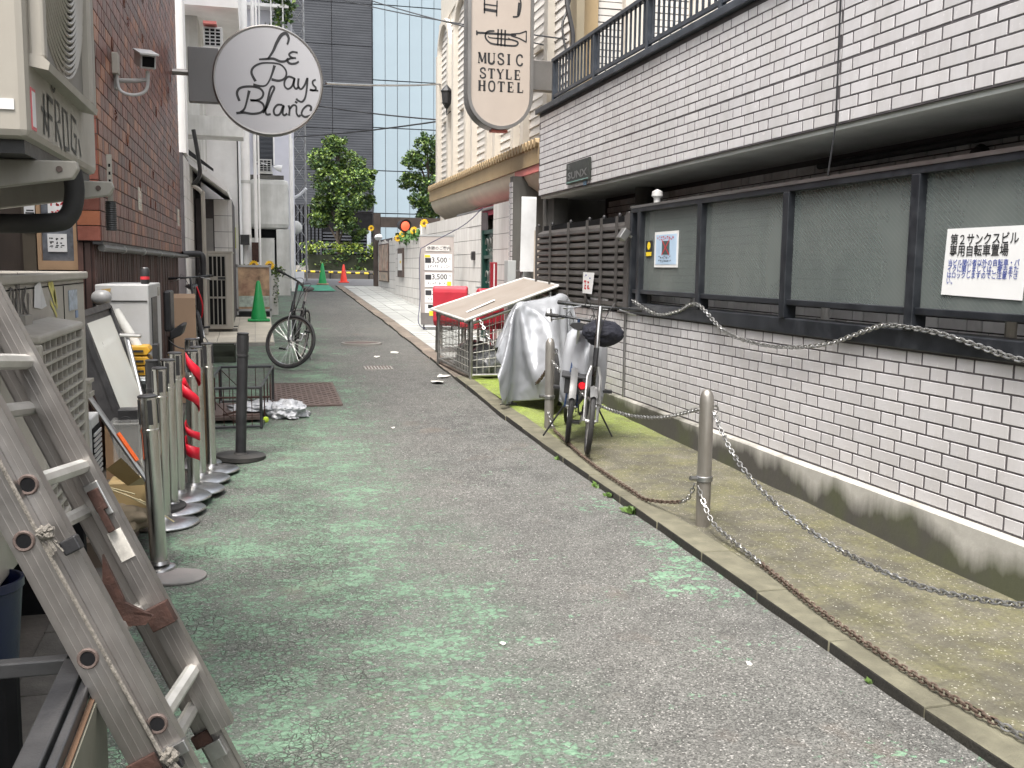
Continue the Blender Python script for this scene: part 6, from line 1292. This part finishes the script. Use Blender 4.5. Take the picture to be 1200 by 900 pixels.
# ------------------------------------------------------------------ aluminium extension ladder
ld = thing('extension_ladder', 'aluminium extension ladder leaning across the lower left corner', 'ladder', (.15, 2.0, 0))
D = Vector((.13179, .98652, -.097)).normalized(); L_ = Vector((-.43077, .14513, .89072)).normalized(); NR = Vector((-.89279, .0756, -.44409)).normalized(); P0 = Vector((-.07, 2.16, .538))
Q = lambda t, n, s=0.0: P0 + L_ * t + NR * n + D * s
def rail(name, t0, t1, n0, n1, s, flip, m):
    """channel section: web facing along the rungs, two flanges, shallow ribs"""
    b = MB(); c = lambda ta, tb, na, nb_, sa, sb: b.obox((Q(ta, na, sa) + Q(tb, nb_, sb)) / 2, L_ * (tb - ta) / 2, NR * (nb_ - na) / 2, D * (sb - sa) / 2)
    f = .028 * flip; w_ = .0035
    c(t0, t1, n0, n1, s, s + w_ * (1 if flip > 0 else -1)); 
    for na in (n0, n1 - .004): c(t0, t1, na, na + .004, min(s, s + f), max(s, s + f))
    for k in (.25, .5, .75): nn_ = n0 + (n1 - n0) * k; c(t0, t1, nn_ - .0012, nn_ + .0012, s - .0016, s + .0016 + w_ * max(0, flip))
    return b.build(name, m, ld)
S0, S1, B0, B1 = 0.0, -.315, .03, -.345
rail('rail', 0, 3.2, 0, .053, S0, 1, M_alu); rail('rail', 0, 3.2, 0, .053, S1, 1, M_alu); rail('rail', -.6, 2.6, .037, .094, B0, 1, M_alu); rail('rail', -.6, 2.6, .037, .094, B1, 1, M_alu)
M_rung = mat('ribbed_rung', (.56, .55, .52), .5, .7, var=.1, dirt=.5, dc=(.3, .28, .25), ds=8)
def rung(t, n, s0, s1, r):
    b = MB(); k = 16; pts = []; pr_ = [(r * (1.0 if i % 2 else .93)) for i in range(k)]; vs = []
    for e, s in enumerate((s0, s1)):
        for i in range(k): a = 2 * PI * i / k; vs.append(Q(t, n, s) + (L_ * math.cos(a) + NR * math.sin(a)) * pr_[i])
    b.add(vs, [(i, (i + 1) % k, k + (i + 1) % k, k + i) for i in range(k)] + [tuple(range(k))[::-1], tuple(range(k, 2 * k))]); o = b.build('rung', M_rung, ld, True)
for t in (.146, .655, .909, 1.163, 1.417, 1.671, 1.925, 2.18): rung(t, .024, S1 + .003, S0 + .003, .0165)
for t in [-.44, -.187, .068, .32, .565, .818, 1.071, 1.32, 1.57]: rung(t, .066, B1 + .003, B0 + .003, .0155)
hm = []
for t, n, s in [(.146, .024, S1 - .002), (.655, .024, S1 - .002), (.068, .066, B1 - .002), (.32, .066, B1 - .002), (.565, .066, B1 - .002), (.818, .066, B1 - .002)]:
    o = MB().tube([Q(t, n, s) + (L_ * math.cos(a) + NR * math.sin(a)) * .0165 for a in [2 * PI * i / 14 for i in range(14)]], .0035, 6, True).build('rung_socket', M_iron, ld, True)
    b = MB(); b.add([Q(t, n, s - .0012) + (L_ * math.cos(a) + NR * math.sin(a)) * .0145 for a in [2 * PI * i / 14 for i in range(14)]], [tuple(range(14))]); b.build('socket_hole', M_dark, ld)
def plate(t0, t1, n0, n1, s, th=.006, m=None, name='bracket'): return MB().obox((Q(t0, n0, s) + Q(t1, n1, s)) / 2, L_ * (t1 - t0) / 2, NR * (n1 - n0) / 2, D * th / 2).build(name, m or M_rust, ld, bev=.002)
plate(.535, .615, .008, .042, S0 - .006, .006, M_galv); plate(.55, .6, .012, .036, S0 - .014, .012); plate(.5, .56, .02, .034, S0 - .016, .012)
plate(.265, .315, -.006, .046, S0 - .02, .03); plate(.07, .11, .04, .098, B1 - .008, .01); plate(.075, .1, -.01, .04, S1 - .01, .02, M_steel)
b = MB(); b.prism([Q(.47, .03, -.13), Q(.38, .075, -.13), Q(.33, .09, -.13), Q(.3, .02, -.13), Q(.31, .0, -.13), Q(.36, .035, -.13)], D * .012); b.prism([Q(.33, .03, -.13), Q(.31, .0, -.13), Q(.3, .03, -.05), Q(.315, .075, -.09)], L_ * .006); b.build('rung_lock', M_rust, ld)
plate(.43, .5, .012, .044, S0 - .004, .002, mat('worn_clear_sticker', (.5, .48, .44), .25, var=.25, vs=30), 'sticker')
M_rope = mat('frayed_rope', (.17, .155, .135), .9, var=.3, vs=60, bump=.5, bs=120)
MB().tube([Q(2.2, .035, B1 - .006), Q(.62, .036, B1 - .006), Q(.5, .036, B1 - .008), Q(.3, .034, B1 - .007), Q(.1, .03, B1 - .01)], .0042, 6).build('rope', M_rope, ld, True)
for t, n in ((.56, .022), (.09, .018)):
    kn = MB()
    for k in range(4): kn.tube([Q(t + .008 * math.cos(q) + random.uniform(-.006, .006), n + .012 * math.sin(q), B1 - .012 + .006 * math.cos(q * 2 + k)) for q in [2 * PI * i / 8 for i in range(9)]], .005, 6)
    for k in range(9): kn.tube([Q(t, n, B1 - .012), Q(t - random.uniform(.02, .045), n + random.uniform(-.015, .012), B1 - .014)], .0022, 4)
    kn.build('rope_knot', M_rope, ld, True)
MB().obox(Q(.52, .0, S1 - .02), L_ * .014, NR * .016, D * .012).build('clamp', M_black, ld, bev=.003); plate(.055, .075, .012, .03, S1 - .014, .014, M_black, 'clamp')
for s in (B0, B1): MB().obox(Q(-.62, .066, s + .012), L_ * .03, NR * .04, D * .02).build('foot', M_rubber, ld, bev=.004)
plate(-.06, -.02, .045, .085, B0 - .006, .02, M_galv); plate(-.02, .01, .06, .1, B0 - .01, .012)

# black steel table frame
tf = thing('steel_table_frame', 'black steel table frame with a greenish board side, bottom left corner', 'table', (-.5, 1.6, 0))
MB().box(-1.0, -.36, 1.985, 2.015, .755, .785).build('cross_rail', M_blackmetal, tf, bev=.003); MB().box(-.375, -.335, .6, 2.02, .745, .785).build('side_rail', M_blackmetal, tf, bev=.003); MB().box(-.331, -.314, .6, 1.98, .748, .775).build('side_rail', M_blackmetal, tf, bev=.003)
for x, y in ((-.355, 1.97), (-.355, .65), (-.98, 1.97), (-.98, .65)): MB().box(x - .018, x + .018, y - .018, y + .018, .02, .75).build('leg', M_blackmetal, tf, bev=.003)
MB().box(-.313, -.3, .62, 1.97, .3, .745).build('side_board', mat('grey_green_board', (.16, .155, .12), .7, var=.15, dirt=.5), tf); MB().box(-.313, -.303, .62, 1.97, .746, .751).build('raw_edge', mat('dark_raw_edge', (.09, .048, .025), .7), tf)

# ------------------------------------------------------------------ belt posts
def stanchion(label, x, y, z, m, mb, h=.89, r=.038, R_=.195, tilt=(0, 0), grp='belt barrier posts', slot=0):
    t = thing('belt_post', label, 'barrier post', (0, 0, 0), grp)
    MB().lathe([(R_, 0), (R_, .03), (R_ * .96, .036), (r + .012, .038), (r + .004, .05)] if mb == M_rubber else [(R_, 0), (R_, .006), (R_ * .93, .016), (R_ * .5, .026), (r + .012, .034), (r + .004, .05)], (0, 0, 0), 32).build('base', mb, t, True)
    MB().lathe([(r, .04), (r, h - .17), (r + .004, h - .168), (r + .004, h - .155), (r, h - .153), (r + .001, h), ], (0, 0, 0), 20).build('pole', m, t, True)
    MB().lathe([(r + .004, h), (r + .005, h + .006), (r - .004, h + .012), (.001, h + .013)], (0, 0, 0), 20).build('cap', M_black, t, True)
    for a in (slot, slot + PI / 2, slot + PI, slot + 3 * PI / 2): MB().obox((math.cos(a) * (r + .0005), math.sin(a) * (r + .0005), h - .07), (.003 * math.cos(a), .003 * math.sin(a), 0), (-.011 * math.sin(a), .011 * math.cos(a), 0), (0, 0, .06)).build('belt_slot', M_black, t)
    t.location = (x, y, g(y) + z); t.rotation_euler = (tilt[0], tilt[1], 0); return t
M_base = metal('scuffed_steel_base', (.55, .55, .55), .3, dirt=.7, dc=(.12, .11, .1), ds=7)
stanchion('nearest chrome belt post standing on a bent rubber mat', -.49, 5.0, .006, M_chrome, M_base, .865, .041, .08, (R(1.2), R(-2)), slot=-PI / 2 + .3)
for i, (x, y, z, l) in enumerate([(-.60, 5.85, .004, 'chrome belt post first in the row behind the nearest one'), (-.575, 6.08, .024, 'second chrome post of the row, base stacked on the first'), (-.55, 6.3, .042, 'third chrome post of the row, before the red ribbon'), (-.475, 6.52, .03, 'chrome belt post wrapped in red ribbon'), (-.45, 6.85, .02, 'chrome post just behind the ribbon wrapped one'), (-.395, 7.15, .012, 'chrome belt post last in the row, next to the wire rack'), (-.52, 7.3, .03, 'half hidden chrome post at the back of the row')]):
    stanchion(l, x + .06, y, z, M_chrome, M_base, .895, tilt=(R(random.uniform(-.6, .6)), R(random.uniform(-.6, .6))), slot=-PI / 2 + random.uniform(-.5, .5))
stanchion('matt black belt post alone beside the wire rack', -.14, 7.56, 0, M_black, M_rubber, .94, .04, .185, (R(-1), R(2.2))); stanchion('black belt post behind the chrome row by the yellow crate', -.6, 6.05, .03, M_black, M_rubber, .89, .034, .17, (0, 0))
b = MB(); vs = []; n = 90; zr = g(6.52) + .03
for i in range(n + 1):
    t_ = i / n; a = -2.2 + t_ * 3.4 * 2 * PI * (.5 + .5 * t_) + .5 * math.sin(6 * t_); rr = .037 + .03 * (1 - t_) * abs(math.sin(5 * t_)) + .004; z = zr + .86 - .62 * t_ - .03 * math.sin(11 * t_); wd = .034 + .012 * math.sin(7 * t_)
    if t_ > .9: z = zr + .28 - (t_ - .9) * .5
    c = Vector((-.415 + math.cos(a) * rr, 6.52 + math.sin(a) * rr, z)); vs += [c + Vector((0, 0, wd)), c - Vector((0, 0, wd))]
b.add(vs, [(2 * i, 2 * i + 2, 2 * i + 3, 2 * i + 1) for i in range(n)]); o = b.build('red_ribbon', mat('red_ribbon', (.62, .01, .03), .45, var=.15), None, True); tag(o, 'red ribbon spiralled round a chrome belt post', 'ribbon'); s_ = o.modifiers.new('thick', 'SOLIDIFY'); s_.thickness = .0015
b = MB(); pts = spline([(-.54, 4.78), (-.4, 4.74), (-.3, 4.77), (-.26, 4.86), (-.3, 4.95), (-.42, 5.0), (-.52, 5.06), (-.6, 5.02), (-.62, 4.9)], 4); b.prism([(p[0], p[1], g(4.9) + .002) for p in pts], (0, 0, .012)); tag(b.build('rubber_mat', mat('grey_rubber_mat', (.17, .165, .16), .7, var=.3, dirt=.4, dc=(.17, .11, .105)), bev=.003), 'bent grey rubber foot plate under the nearest chrome post', 'mat')

# ------------------------------------------------------------------ clutter along the left wall
M_lbface = mat('milky_lightbox', (.62, .62, .57), .35, var=.05, vs=1.5, dirt=.35, dc=(.5, .48, .42), ds=2)
lb_ = thing('light_box', 'milky white light box sign in a black frame leaning on the wall', 'sign', (-.85, 6.0, .3))
TL, TR, BR, BL = map(Vector, ((-.93, 5.75, 1.268), (-.88, 6.45, 1.288), (-.62, 6.2, .62), (-.72, 5.5, .56))); BR = TR + (BR - TR) * 1.3; BL = TL + (BR - TR)
nn = (TR - TL).cross(TL - BL).normalized(); nn = -nn if nn.x < 0 else nn
MB().prism([TL, TR, BR, BL], -nn * .08).build('box', M_black, lb_); q = lambda a, b_: TL + (TR - TL) * a + (BL - TL) * b_
MB().prism([q(.07, .06), q(.93, .06), q(.93, .95), q(.07, .95)], nn * .004).build('face', M_lbface, lb_)
fb = MB()
for a, b_ in ((TL, TR), (TR, BR), (BR, BL), (BL, TL)): fb.bar(a, b_, .035, .03, nn)
fb.build('frame', M_black, lb_)
wl = thing('work_lamp', 'grey dome work lamp clipped above the light box', 'lamp', (-.93, 6.6, 1.3)); MB().lathe([(.02, -.06), (.035, -.05), (.046, -.03), (.05, 0), (.047, .022), (.036, .045), (.015, .056), (.001, .058)], (-.93, 6.55, 1.335), 18, (.9, -.3, .05)).build('shade', mat('grey_lamp_paint', (.3, .3, .3), .35, var=.1, dirt=.4), wl, True); MB().tube([(-.97, 6.58, 1.35), (-.99, 6.6, 1.2), (-.98, 6.6, .8)], .012, 6).build('stem', M_black, wl, True)
oc = thing('air_conditioner', 'battered old white unit with a dark side slot behind the light box', 'air conditioner', (-.85, 7.3, .7), 'outdoor air conditioning units')
MB().box(-1.02, -.69, 6.9, 7.72, .78, 1.41).build('casing', M_white, oc, bev=.008); MB().box(-.692, -.684, 7.05, 7.4, .95, 1.32).build('slot', M_black, oc); MB().box(-.692, -.682, 7.5, 7.6, 1.32, 1.38).build('latch', M_creamd, oc)
MB().box(-1.02, -.7, 6.893, 6.9, 1.3, 1.305).box(-1.02, -.7, 6.893, 6.9, .95, .955).build('seam', M_dark, oc); MB().add([(-.98, 6.89, 1.38), (-.92, 6.89, 1.385), (-.93, 6.888, 1.34), (-.97, 6.888, 1.335)], [(0, 1, 2, 3)]).build('brown_stain', mat('brown_tape', (.36, .24, .08), .6), oc)
MB().box(-1.0, -.71, 6.95, 7.65, g(7), .78).build('pallet', M_wood, oc)
cn = thing('drink_can', 'black drink can standing on the old white unit', 'can', (-.72, 7.2, 1.41)); MB().lathe([(.024, 0), (.029, .008), (.029, .095), (.023, .108), (.001, .106)], (-.73, 7.1, 1.411), 18).build('can_body', M_black, cn, True); MB().lathe([(.0295, .03), (.0295, .05)], (-.73, 7.1, 1.411), 18).build('red_band', M_redink, cn, True); MB().lathe([(.023, .107), (.02, .11)], (-.73, 7.1, 1.411), 18).build('lid', M_silver, cn, True)
yc_ = thing('yellow_crate', 'mustard yellow slotted crate on grey boxes by the old white unit', 'crate', (-.7, 6.45, .85)); M_must = mat('mustard_plastic', (.5, .27, .02), .45, var=.15)
for k in range(3): 
    f_ = MB().prism([(-.79, 6.38 , .885 + .062 * k), (-.775, 6.38, .865 + .062 * k), (-.66, 6.38, .865 + .062 * k), (-.64, 6.38, .89 + .062 * k), (-.66, 6.38, .918 + .062 * k), (-.775, 6.38, .918 + .062 * k)], (0, .2, 0)).build('slat', M_must, yc_, bev=.004); MB().box(-.755, -.68, 6.373, 6.382, .884 + .062 * k, .897 + .062 * k).build('slot', M_black, f_)
MB().box(-.63, -.6, 6.4, 6.55, .86, 1.05).build('buckle', M_black, yc_)
tag(MB().box(-.82, -.56, 6.35, 6.75, g(6.5), .855).build('grey_box', mat('grey_bin', (.25, .27, .27), .5, var=.1, dirt=.4), bev=.015), 'grey plastic box under the mustard crate', 'box')
tag(MB().box(-.8, -.6, 6.3, 6.34, .82, .86).add([(-.8, 6.28, .86), (-.58, 6.28, .83), (-.56, 6.6, .862), (-.8, 6.6, .872)], [(0, 1, 2, 3)]).build('plastic_sheet', mat('pale_plastic_sheet', (.5, .53, .54), .3)), 'pale plastic sheet folded over the grey box', 'sheet')
tr = thing('wire_stand', 'thin silver folding stand beside the light box', 'stand', (-.68, 6.2, .3))
for p, q_, r_ in (((-.77, 6.3, 1.1), (-.58, 6.1, .3), .008), ((-.76, 6.32, 1.1), (-.66, 6.15, .7), .012), ((-.66, 6.15, .7), (-.55, 5.95, .35), .007), ((-.8, 6.3, 1.12), (-.68, 6.28, 1.115), .012)): MB().tube([p, q_], r_, 8).build('rod', M_silver, tr, True)
tag(MB().tube([(-.86, 6.6, 1.25), (-.68, 6.5, .95)], .03, 12).build('grey_tube', M_plaster2, None, True), 'short grey cardboard tube leaning behind the wire stand', 'tube')
tag(MB().box(-.83, -.735, 4.72, 4.95, .3, .85).build('white_container', M_white, bev=.01), 'small white plastic container beside the cream unit', 'container')
sv = thing('slatted_vent', 'white slatted vent cover low beside the cream air conditioner', 'vent', (-.74, 4.9, .55))
for k in range(9): MB().box(-.734, -.724, 4.74, 4.94, .57 + .024 * k, .583 + .024 * k).build('slat', M_white, sv)
MB().box(-.736, -.73, 4.73, 4.95, .55, .8).build('backing', M_dark, sv)
cb_ = thing('cardboard_box', 'torn open cardboard flap lying on the clutter heap', 'box', (-.66, 5.2, .4)); M_card = mat('kraft_cardboard', (.37, .27, .13), .8, var=.1)
MB().add([(-.75, 5.2, .52), (-.67, 5.15, .585), (-.585, 5.2, .47), (-.655, 5.25, .42)], [(0, 1, 2, 3)]).build('flap', M_card, cb_); MB().add([(-.655, 5.25, .42), (-.585, 5.2, .47), (-.57, 5.22, .495), (-.55, 5.3, .41)], [(0, 1, 2, 3)]).build('flap', mat('cardboard_inside', (.5, .42, .26), .8), cb_); MB().box(-.76, -.55, 5.3, 5.5, .2, .42).build('box', M_card, cb_)
for k in range(4): MB().tube([(-.8 + .07 * k, 5.15, .46 - .03 * k), (-.6 + .06 * k, 5.05, .42 - .05 * k)], .004, 5).build('paper_strip', mat('raffia', (.5, .43, .26), .8), cb_)
cbn = thing('clear_bin', 'clear plastic bin holding odds and ends behind the nearest post', 'bin', (-.66, 5.5, .45))
mcl, nt, bcl = nt_new('clear_plastic'); bcl.inputs['Base Color'].default_value = (.62, .62, .6, 1); bcl.inputs['Alpha'].default_value = .16; bcl.inputs['Roughness'].default_value = .25
MB().box(-.74, -.735, 5.4, 5.65, .45, .72).box(-.6, -.595, 5.4, 5.65, .45, .72).box(-.735, -.6, 5.4, 5.405, .45, .72).box(-.735, -.6, 5.645, 5.65, .45, .72).box(-.74, -.595, 5.4, 5.65, .44, .45).build('walls', mcl, cbn); MB().box(-.75, -.585, 5.39, 5.66, .715, .73).build('rim', mcl, cbn)
tag(MB().box(-.72, -.62, 5.46, 5.58, .46, .78).lathe([(.03, 0), (.03, .004)], (-.68, 5.459, .72), 12, (0, -1, 0)).build('black_speaker', M_black, bev=.02), 'rounded black speaker standing in the clear bin', 'speaker')
um = thing('umbrella', 'dark folded umbrella pole with an orange stripe leaning across the heap', 'umbrella', (-.6, 5.0, .5)); MB().tube([(-.83, 5.05, .97), (-.53, 4.98, .5)], .016, 8).build('pole', M_steel, um, True); MB().tube([(-.66, 5.0, .735), (-.575, 4.98, .6)], .011, 8).build('orange_stripe', mat('orange_tape', (.75, .12, .02), .5), um, True); MB().lathe([(.001, 0), (.028, .01), (.03, .06), (.02, .08)], (-.84, 5.05, .95), 12, (-.5, 0, .8)).build('handle', M_black, um, True)
tag(MB().lathe([(.14, 0), (.15, .03), (.14, .06), (.05, .075), (.001, .076)], (-.66, 5.55, .22), 24).build('black_pan', M_black, None, True), 'round black lidded pan under the cardboard flap', 'pan')
tag(MB().box(-.98, -.66, 5.0, 6.1, g(5.5), .2).build('heap_board', mat('dirty_brown_board', (.13, .095, .07), .8, var=.35, dirt=.6)), 'dirty brown boards under the clutter heap', 'board')
crumple('crumpled brown cloth on the boards by the stacked post bases', (-.72, 5.25, .2), .16, .14, .08, 4, mat('brown_cloth', (.16, .13, .09), .9, var=.3), 'cloth', .3, 3, .4, 'cloth')
crumple('dark grey bag behind the ribbon wrapped post', (-.6, 6.75, g(6.7)), .12, .12, .42, 12, M_black, 'bag', .15, 2, .8, 'bag')
tag(MB().prism([(-.99, 5.3, .2), (-.95, 5.3, .2), (-.9, 4.85, 1.0), (-.94, 4.85, 1.0)], (.005, .3, 0)).build('wood_board', M_wood), 'bare wooden board edge between cream unit and light box', 'board')
bc = thing('black_chair', 'black seat and backrest hanging beside the old white unit', 'chair', (-.68, 8.5, .9)); MB().box(-.73, -.675, 8.4, 8.75, 1.0, 1.33).build('backrest', M_black, bc, bev=.015); MB().prism([(-.69, 8.4, .93), (-.6, 8.4, .97), (-.57, 8.4, 1.06), (-.6, 8.4, 1.06), (-.69, 8.4, 1.0)], (0, .32, 0)).build('seat', M_black, bc, bev=.012); MB().tube([(-.7, 8.6, .95), (-.72, 8.6, g(8.6))], .02, 8).build('post', M_black, bc, True); MB().tube(spline([(-.7, 8.42, .93), (-.64, 8.4, .88), (-.58, 8.4, .86)], 4), .006, 5).build('strap', M_black, bc, True)
pwd = MB().obox((-.66, 9.75, .75), (.1, 0, 0), (0, .006, .02), (.0, -.03, .5)); tag(pwd.build('plywood_sheet', mat('tan_plywood', (.4, .27, .18), .7, var=.08, vs=2)), 'tan plywood sheet standing behind the old white unit', 'board')
# wire rack, bag, ball
wr = thing('wire_rack', 'rusty black and silver wire rack standing on the road beside the black post', 'rack', (-.2, 9.4, g(9.4)))
f = lambda x, y, h: (x, y, g(y) + h)
a1, a2, a3, a4 = (-.45, 8.75), (.02, 8.75), (.14, 10.0), (-.36, 10.0)
fr = MB()
for h in (.36, .02):
    for p, q_ in ((a1, a2), (a2, a3), (a3, a4), (a4, a1)): fr.tube([f(*p, h), f(*q_, h)], .012, 6)
for p in (a1, a2, a3, a4): fr.tube([f(*p, 0), f(*p, .37)], .013, 6)
fr.build('frame', M_blackmetal, wr, True)
b = MB()
for k in range(1, 6):
    for h0, h1 in ((.02, .36),):
        t_ = k / 6; x = a1[0] + (a2[0] - a1[0]) * t_; b.tube([f(x, 8.75, h0), f(x, 8.75, h1)], .004, 5); x = a4[0] + (a3[0] - a4[0]) * t_; b.tube([f(x, 10, h0), f(x, 10, h1)], .004, 5)
for k in range(1, 4): b.tube([f(a1[0] + .03 * k, 8.75 + .3 * k, .02), f(a1[0] + .03 * k, 8.75 + .3 * k, .36)], .006, 5).tube([f(a2[0] + .03 * k, 8.75 + .3 * k, .02), f(a2[0] + .03 * k, 8.75 + .3 * k, .36)], .006, 5)
b.tube([f(*a1, .34), f(a2[0] - .2, 8.75, .04)], .004, 5).tube([f(*a4, .34), f(a4[0] + .3, 10, .02)], .004, 5).tube([f(-.42, 9.3, .18), f(.1, 9.3, .18)], .01, 5).tube([f(-.45, 8.75, .12), f(.02, 8.75, .12)], .005, 5).tube([f(-.3, 8.9, .1), f(.14, 9.6, .08)], .012, 6)
b.build('wires', M_rust, wr, True); MB().gbox(-.4, .02, 9.0, 9.7, .03, .06).build('tray', M_iron, wr)
M_plbag = mat('thin_white_plastic', (.4, .41, .43), .25, var=.06, bump=.9, bs=16, spec=.6)
crumple('crumpled white plastic bag lying on the road by the iron cover', (.26, 9.25, g(9.25) + .002), .17, .17, .1, 5, M_plbag, 'plastic_bag', .38, 2.3, .35, 'bag', None, 4)
crumple('flattened pale plastic inside the wire rack', (-.02, 9.35, g(9.35) + .06), .2, .18, .05, 8, M_plbag, 'plastic_bag', .5, 2.6, .3, 'bag', None, 3)
tag(MB().lathe([(.001, -.028), (.02, -.02), (.028, 0), (.02, .02), (.001, .028)], (.06, 9.0, g(9) + .028), 14).build('tennis_ball', mat('lime_felt', (.45, .6, .05), .9), None, True), 'small lime yellow ball beside the rack corner', 'ball')
# ------------------------------------------------------------------ bicycles, unit, board and cone farther up
ra, ha = facing((.27, 12.2), (.26, 1.0))
bike('black city bicycle with its front wheel turned, parked on the left roadside', (*ra, g(12.9)), ha, R(-9), R(72), r=.335, bar_w=.6, bar_z=1.06, fm=M_bikeblack, group='bicycles along the left wall', fender=False)
ra, ha = facing((-.66, 12.5), (-.06, 1.0))
kb = bike('black racing bicycle with red cable leaning against the brown cladding', (*ra, g(13.1)), ha, R(6), R(5), r=.33, bar_w=.5, bar_z=1.08, fm=M_bikeblack, group='bicycles along the left wall', fender=False)
MB().tube(spline([(.8, .06, .95), (.86, .1, .75), (.84, .08, .6), (.8, .05, .55)], 5), .01, 6).build('red_lock', mat('red_lock', (.5, .01, .02), .4), kb, True)
ac = thing('air_conditioner', 'tall beige outdoor unit with dark grille slots on concrete blocks', 'air conditioner', (-.55, 16.2, .5), 'outdoor air conditioning units')
zb_ = g(15.9) + .08; MB().box(-.72, -.36, 15.78, 16.7, zb_ + .03, zb_ + 1.2).build('casing', M_cream, ac, bev=.012); MB().box(-.73, -.35, 15.77, 16.71, zb_ + 1.195, zb_ + 1.22).build('top_lid', M_cream, ac)
for k in range(4):
    for z0, z1 in ((.1, .5), (.53, .78), (.84, 1.14)): MB().box(-.695 + .062 * k, -.65 + .062 * k, 15.768, 15.782, zb_ + z0, zb_ + z1).build('grille_slot', M_dark, ac)
MB().box(-.705, -.445, 15.772, 15.778, zb_ + .08, zb_ + 1.16).build('grille_plate', M_creamd, ac); MB().box(-.57, -.46, 15.765, 15.772, zb_ + .79, zb_ + .83).build('handle', M_black, ac)
for y in (15.85, 16.5): MB().box(-.74, -.3, y, y + .14, zb_ - .14, zb_ + .03).build('foot_block', M_darkconc, ac)
tp = struct(MB().gbox(-.84, .24, 14.5, 18.3, -.05, .055).build('tiled_platform', M_concrete)); M_ctile = mat('cream_floor_tile', (.5, .46, .38), .7, var=.08, dirt=.4, rnd=.08)
for i in range(4):
    for j in range(13): y = 14.51 + .29 * j; MB().gbox(-.82 + .264 * i, -.563 + .264 * i, y, y + .282, .05, .068).build('tile', M_ctile, tp)
cone('large green cone on the tiled platform before the picture board', .03, 17.5, M_greencone, .69, .068)
ad = thing('picture_board', 'white framed picture board standing behind the large green cone', 'sign', (-.05, 18.9, .6)); z0 = g(18.9)
for x0_, x1_, za, zb2 in ((-.36, -.325, .05, .98), (.235, .27, .0, .95), (-.36, .27, .93, .97), (-.36, .27, .12, .16)): MB().box(x0_, x1_, 18.88, 18.93, z0 + za, z0 + zb2).build('frame', M_white, ad)
MB().box(-.33, .24, 18.9, 18.92, z0 + .15, z0 + .94).build('print', mat('food_print', (.26, .15, .1), .35, var=.8, vs=5, dirt=.9, dc=(.62, .42, .26), ds=4), ad); MB().box(-.32, .23, 18.893, 18.9, z0 + .2, z0 + .4).build('caption_print', mat('green_white_caption', (.42, .48, .42), .4, var=.4, vs=14), ad); MB().box(-.34, .26, 18.95, 19.3, z0 + .0, z0 + .1).build('base', M_black, ad)
pf = thing('flower_trough', 'grey trough with yellow flowers behind the picture board', 'planter', (0, 19.5, .6)); MB().box(-.4, .4, 19.4, 19.6, g(19.5), 1.35).build('trough', M_plaster2, pf); lb2 = MB()
for k in range(14): leaves(lb2, (random.uniform(-.35, .45), 19.45, random.uniform(1.38, 1.5)), .07, 20, .1, .1, .08, 1)
leaves(lb2, (.36, 19.4, 1.1), .06, 120, .06, .08, .4, 1); lb2.build('foliage', [M_leaf_l, M_leaf_d], pf)
for i, (x, l) in enumerate([(-.04, 'yellow flower head over the middle of the picture board'), (.25, 'yellow flower head over the corner of the picture board')]): flower(l, x, 19.36, 1.54, .1, 'yellow flowers over the picture board', .1)
bx = thing('dark_crate', 'dark olive crate on the roadside behind the wire rack', 'crate', (-.45, 12.9, g(12.9))); z0 = g(12.9); MB().box(-.62, -.27, 12.9, 13.2, z0, z0 + .03).box(-.62, -.6, 12.9, 13.2, z0, z0 + .22).box(-.29, -.27, 12.9, 13.2, z0, z0 + .22).box(-.62, -.27, 13.18, 13.2, z0, z0 + .22).box(-.62, -.27, 12.9, 12.92, z0, z0 + .07).box(-.62, -.27, 12.9, 12.92, z0 + .15, z0 + .22).build('crate_walls', mat('dark_olive_plastic', (.025, .03, .018), .5, var=.3), bx)
tag(MB().gbox(-.8, -.3, 13.6, 14.4, .02, .06).build('wood_step', mat('grey_wood', (.3, .27, .22), .8, var=.2)), 'weathered timber step in front of the tiled platform', 'step')
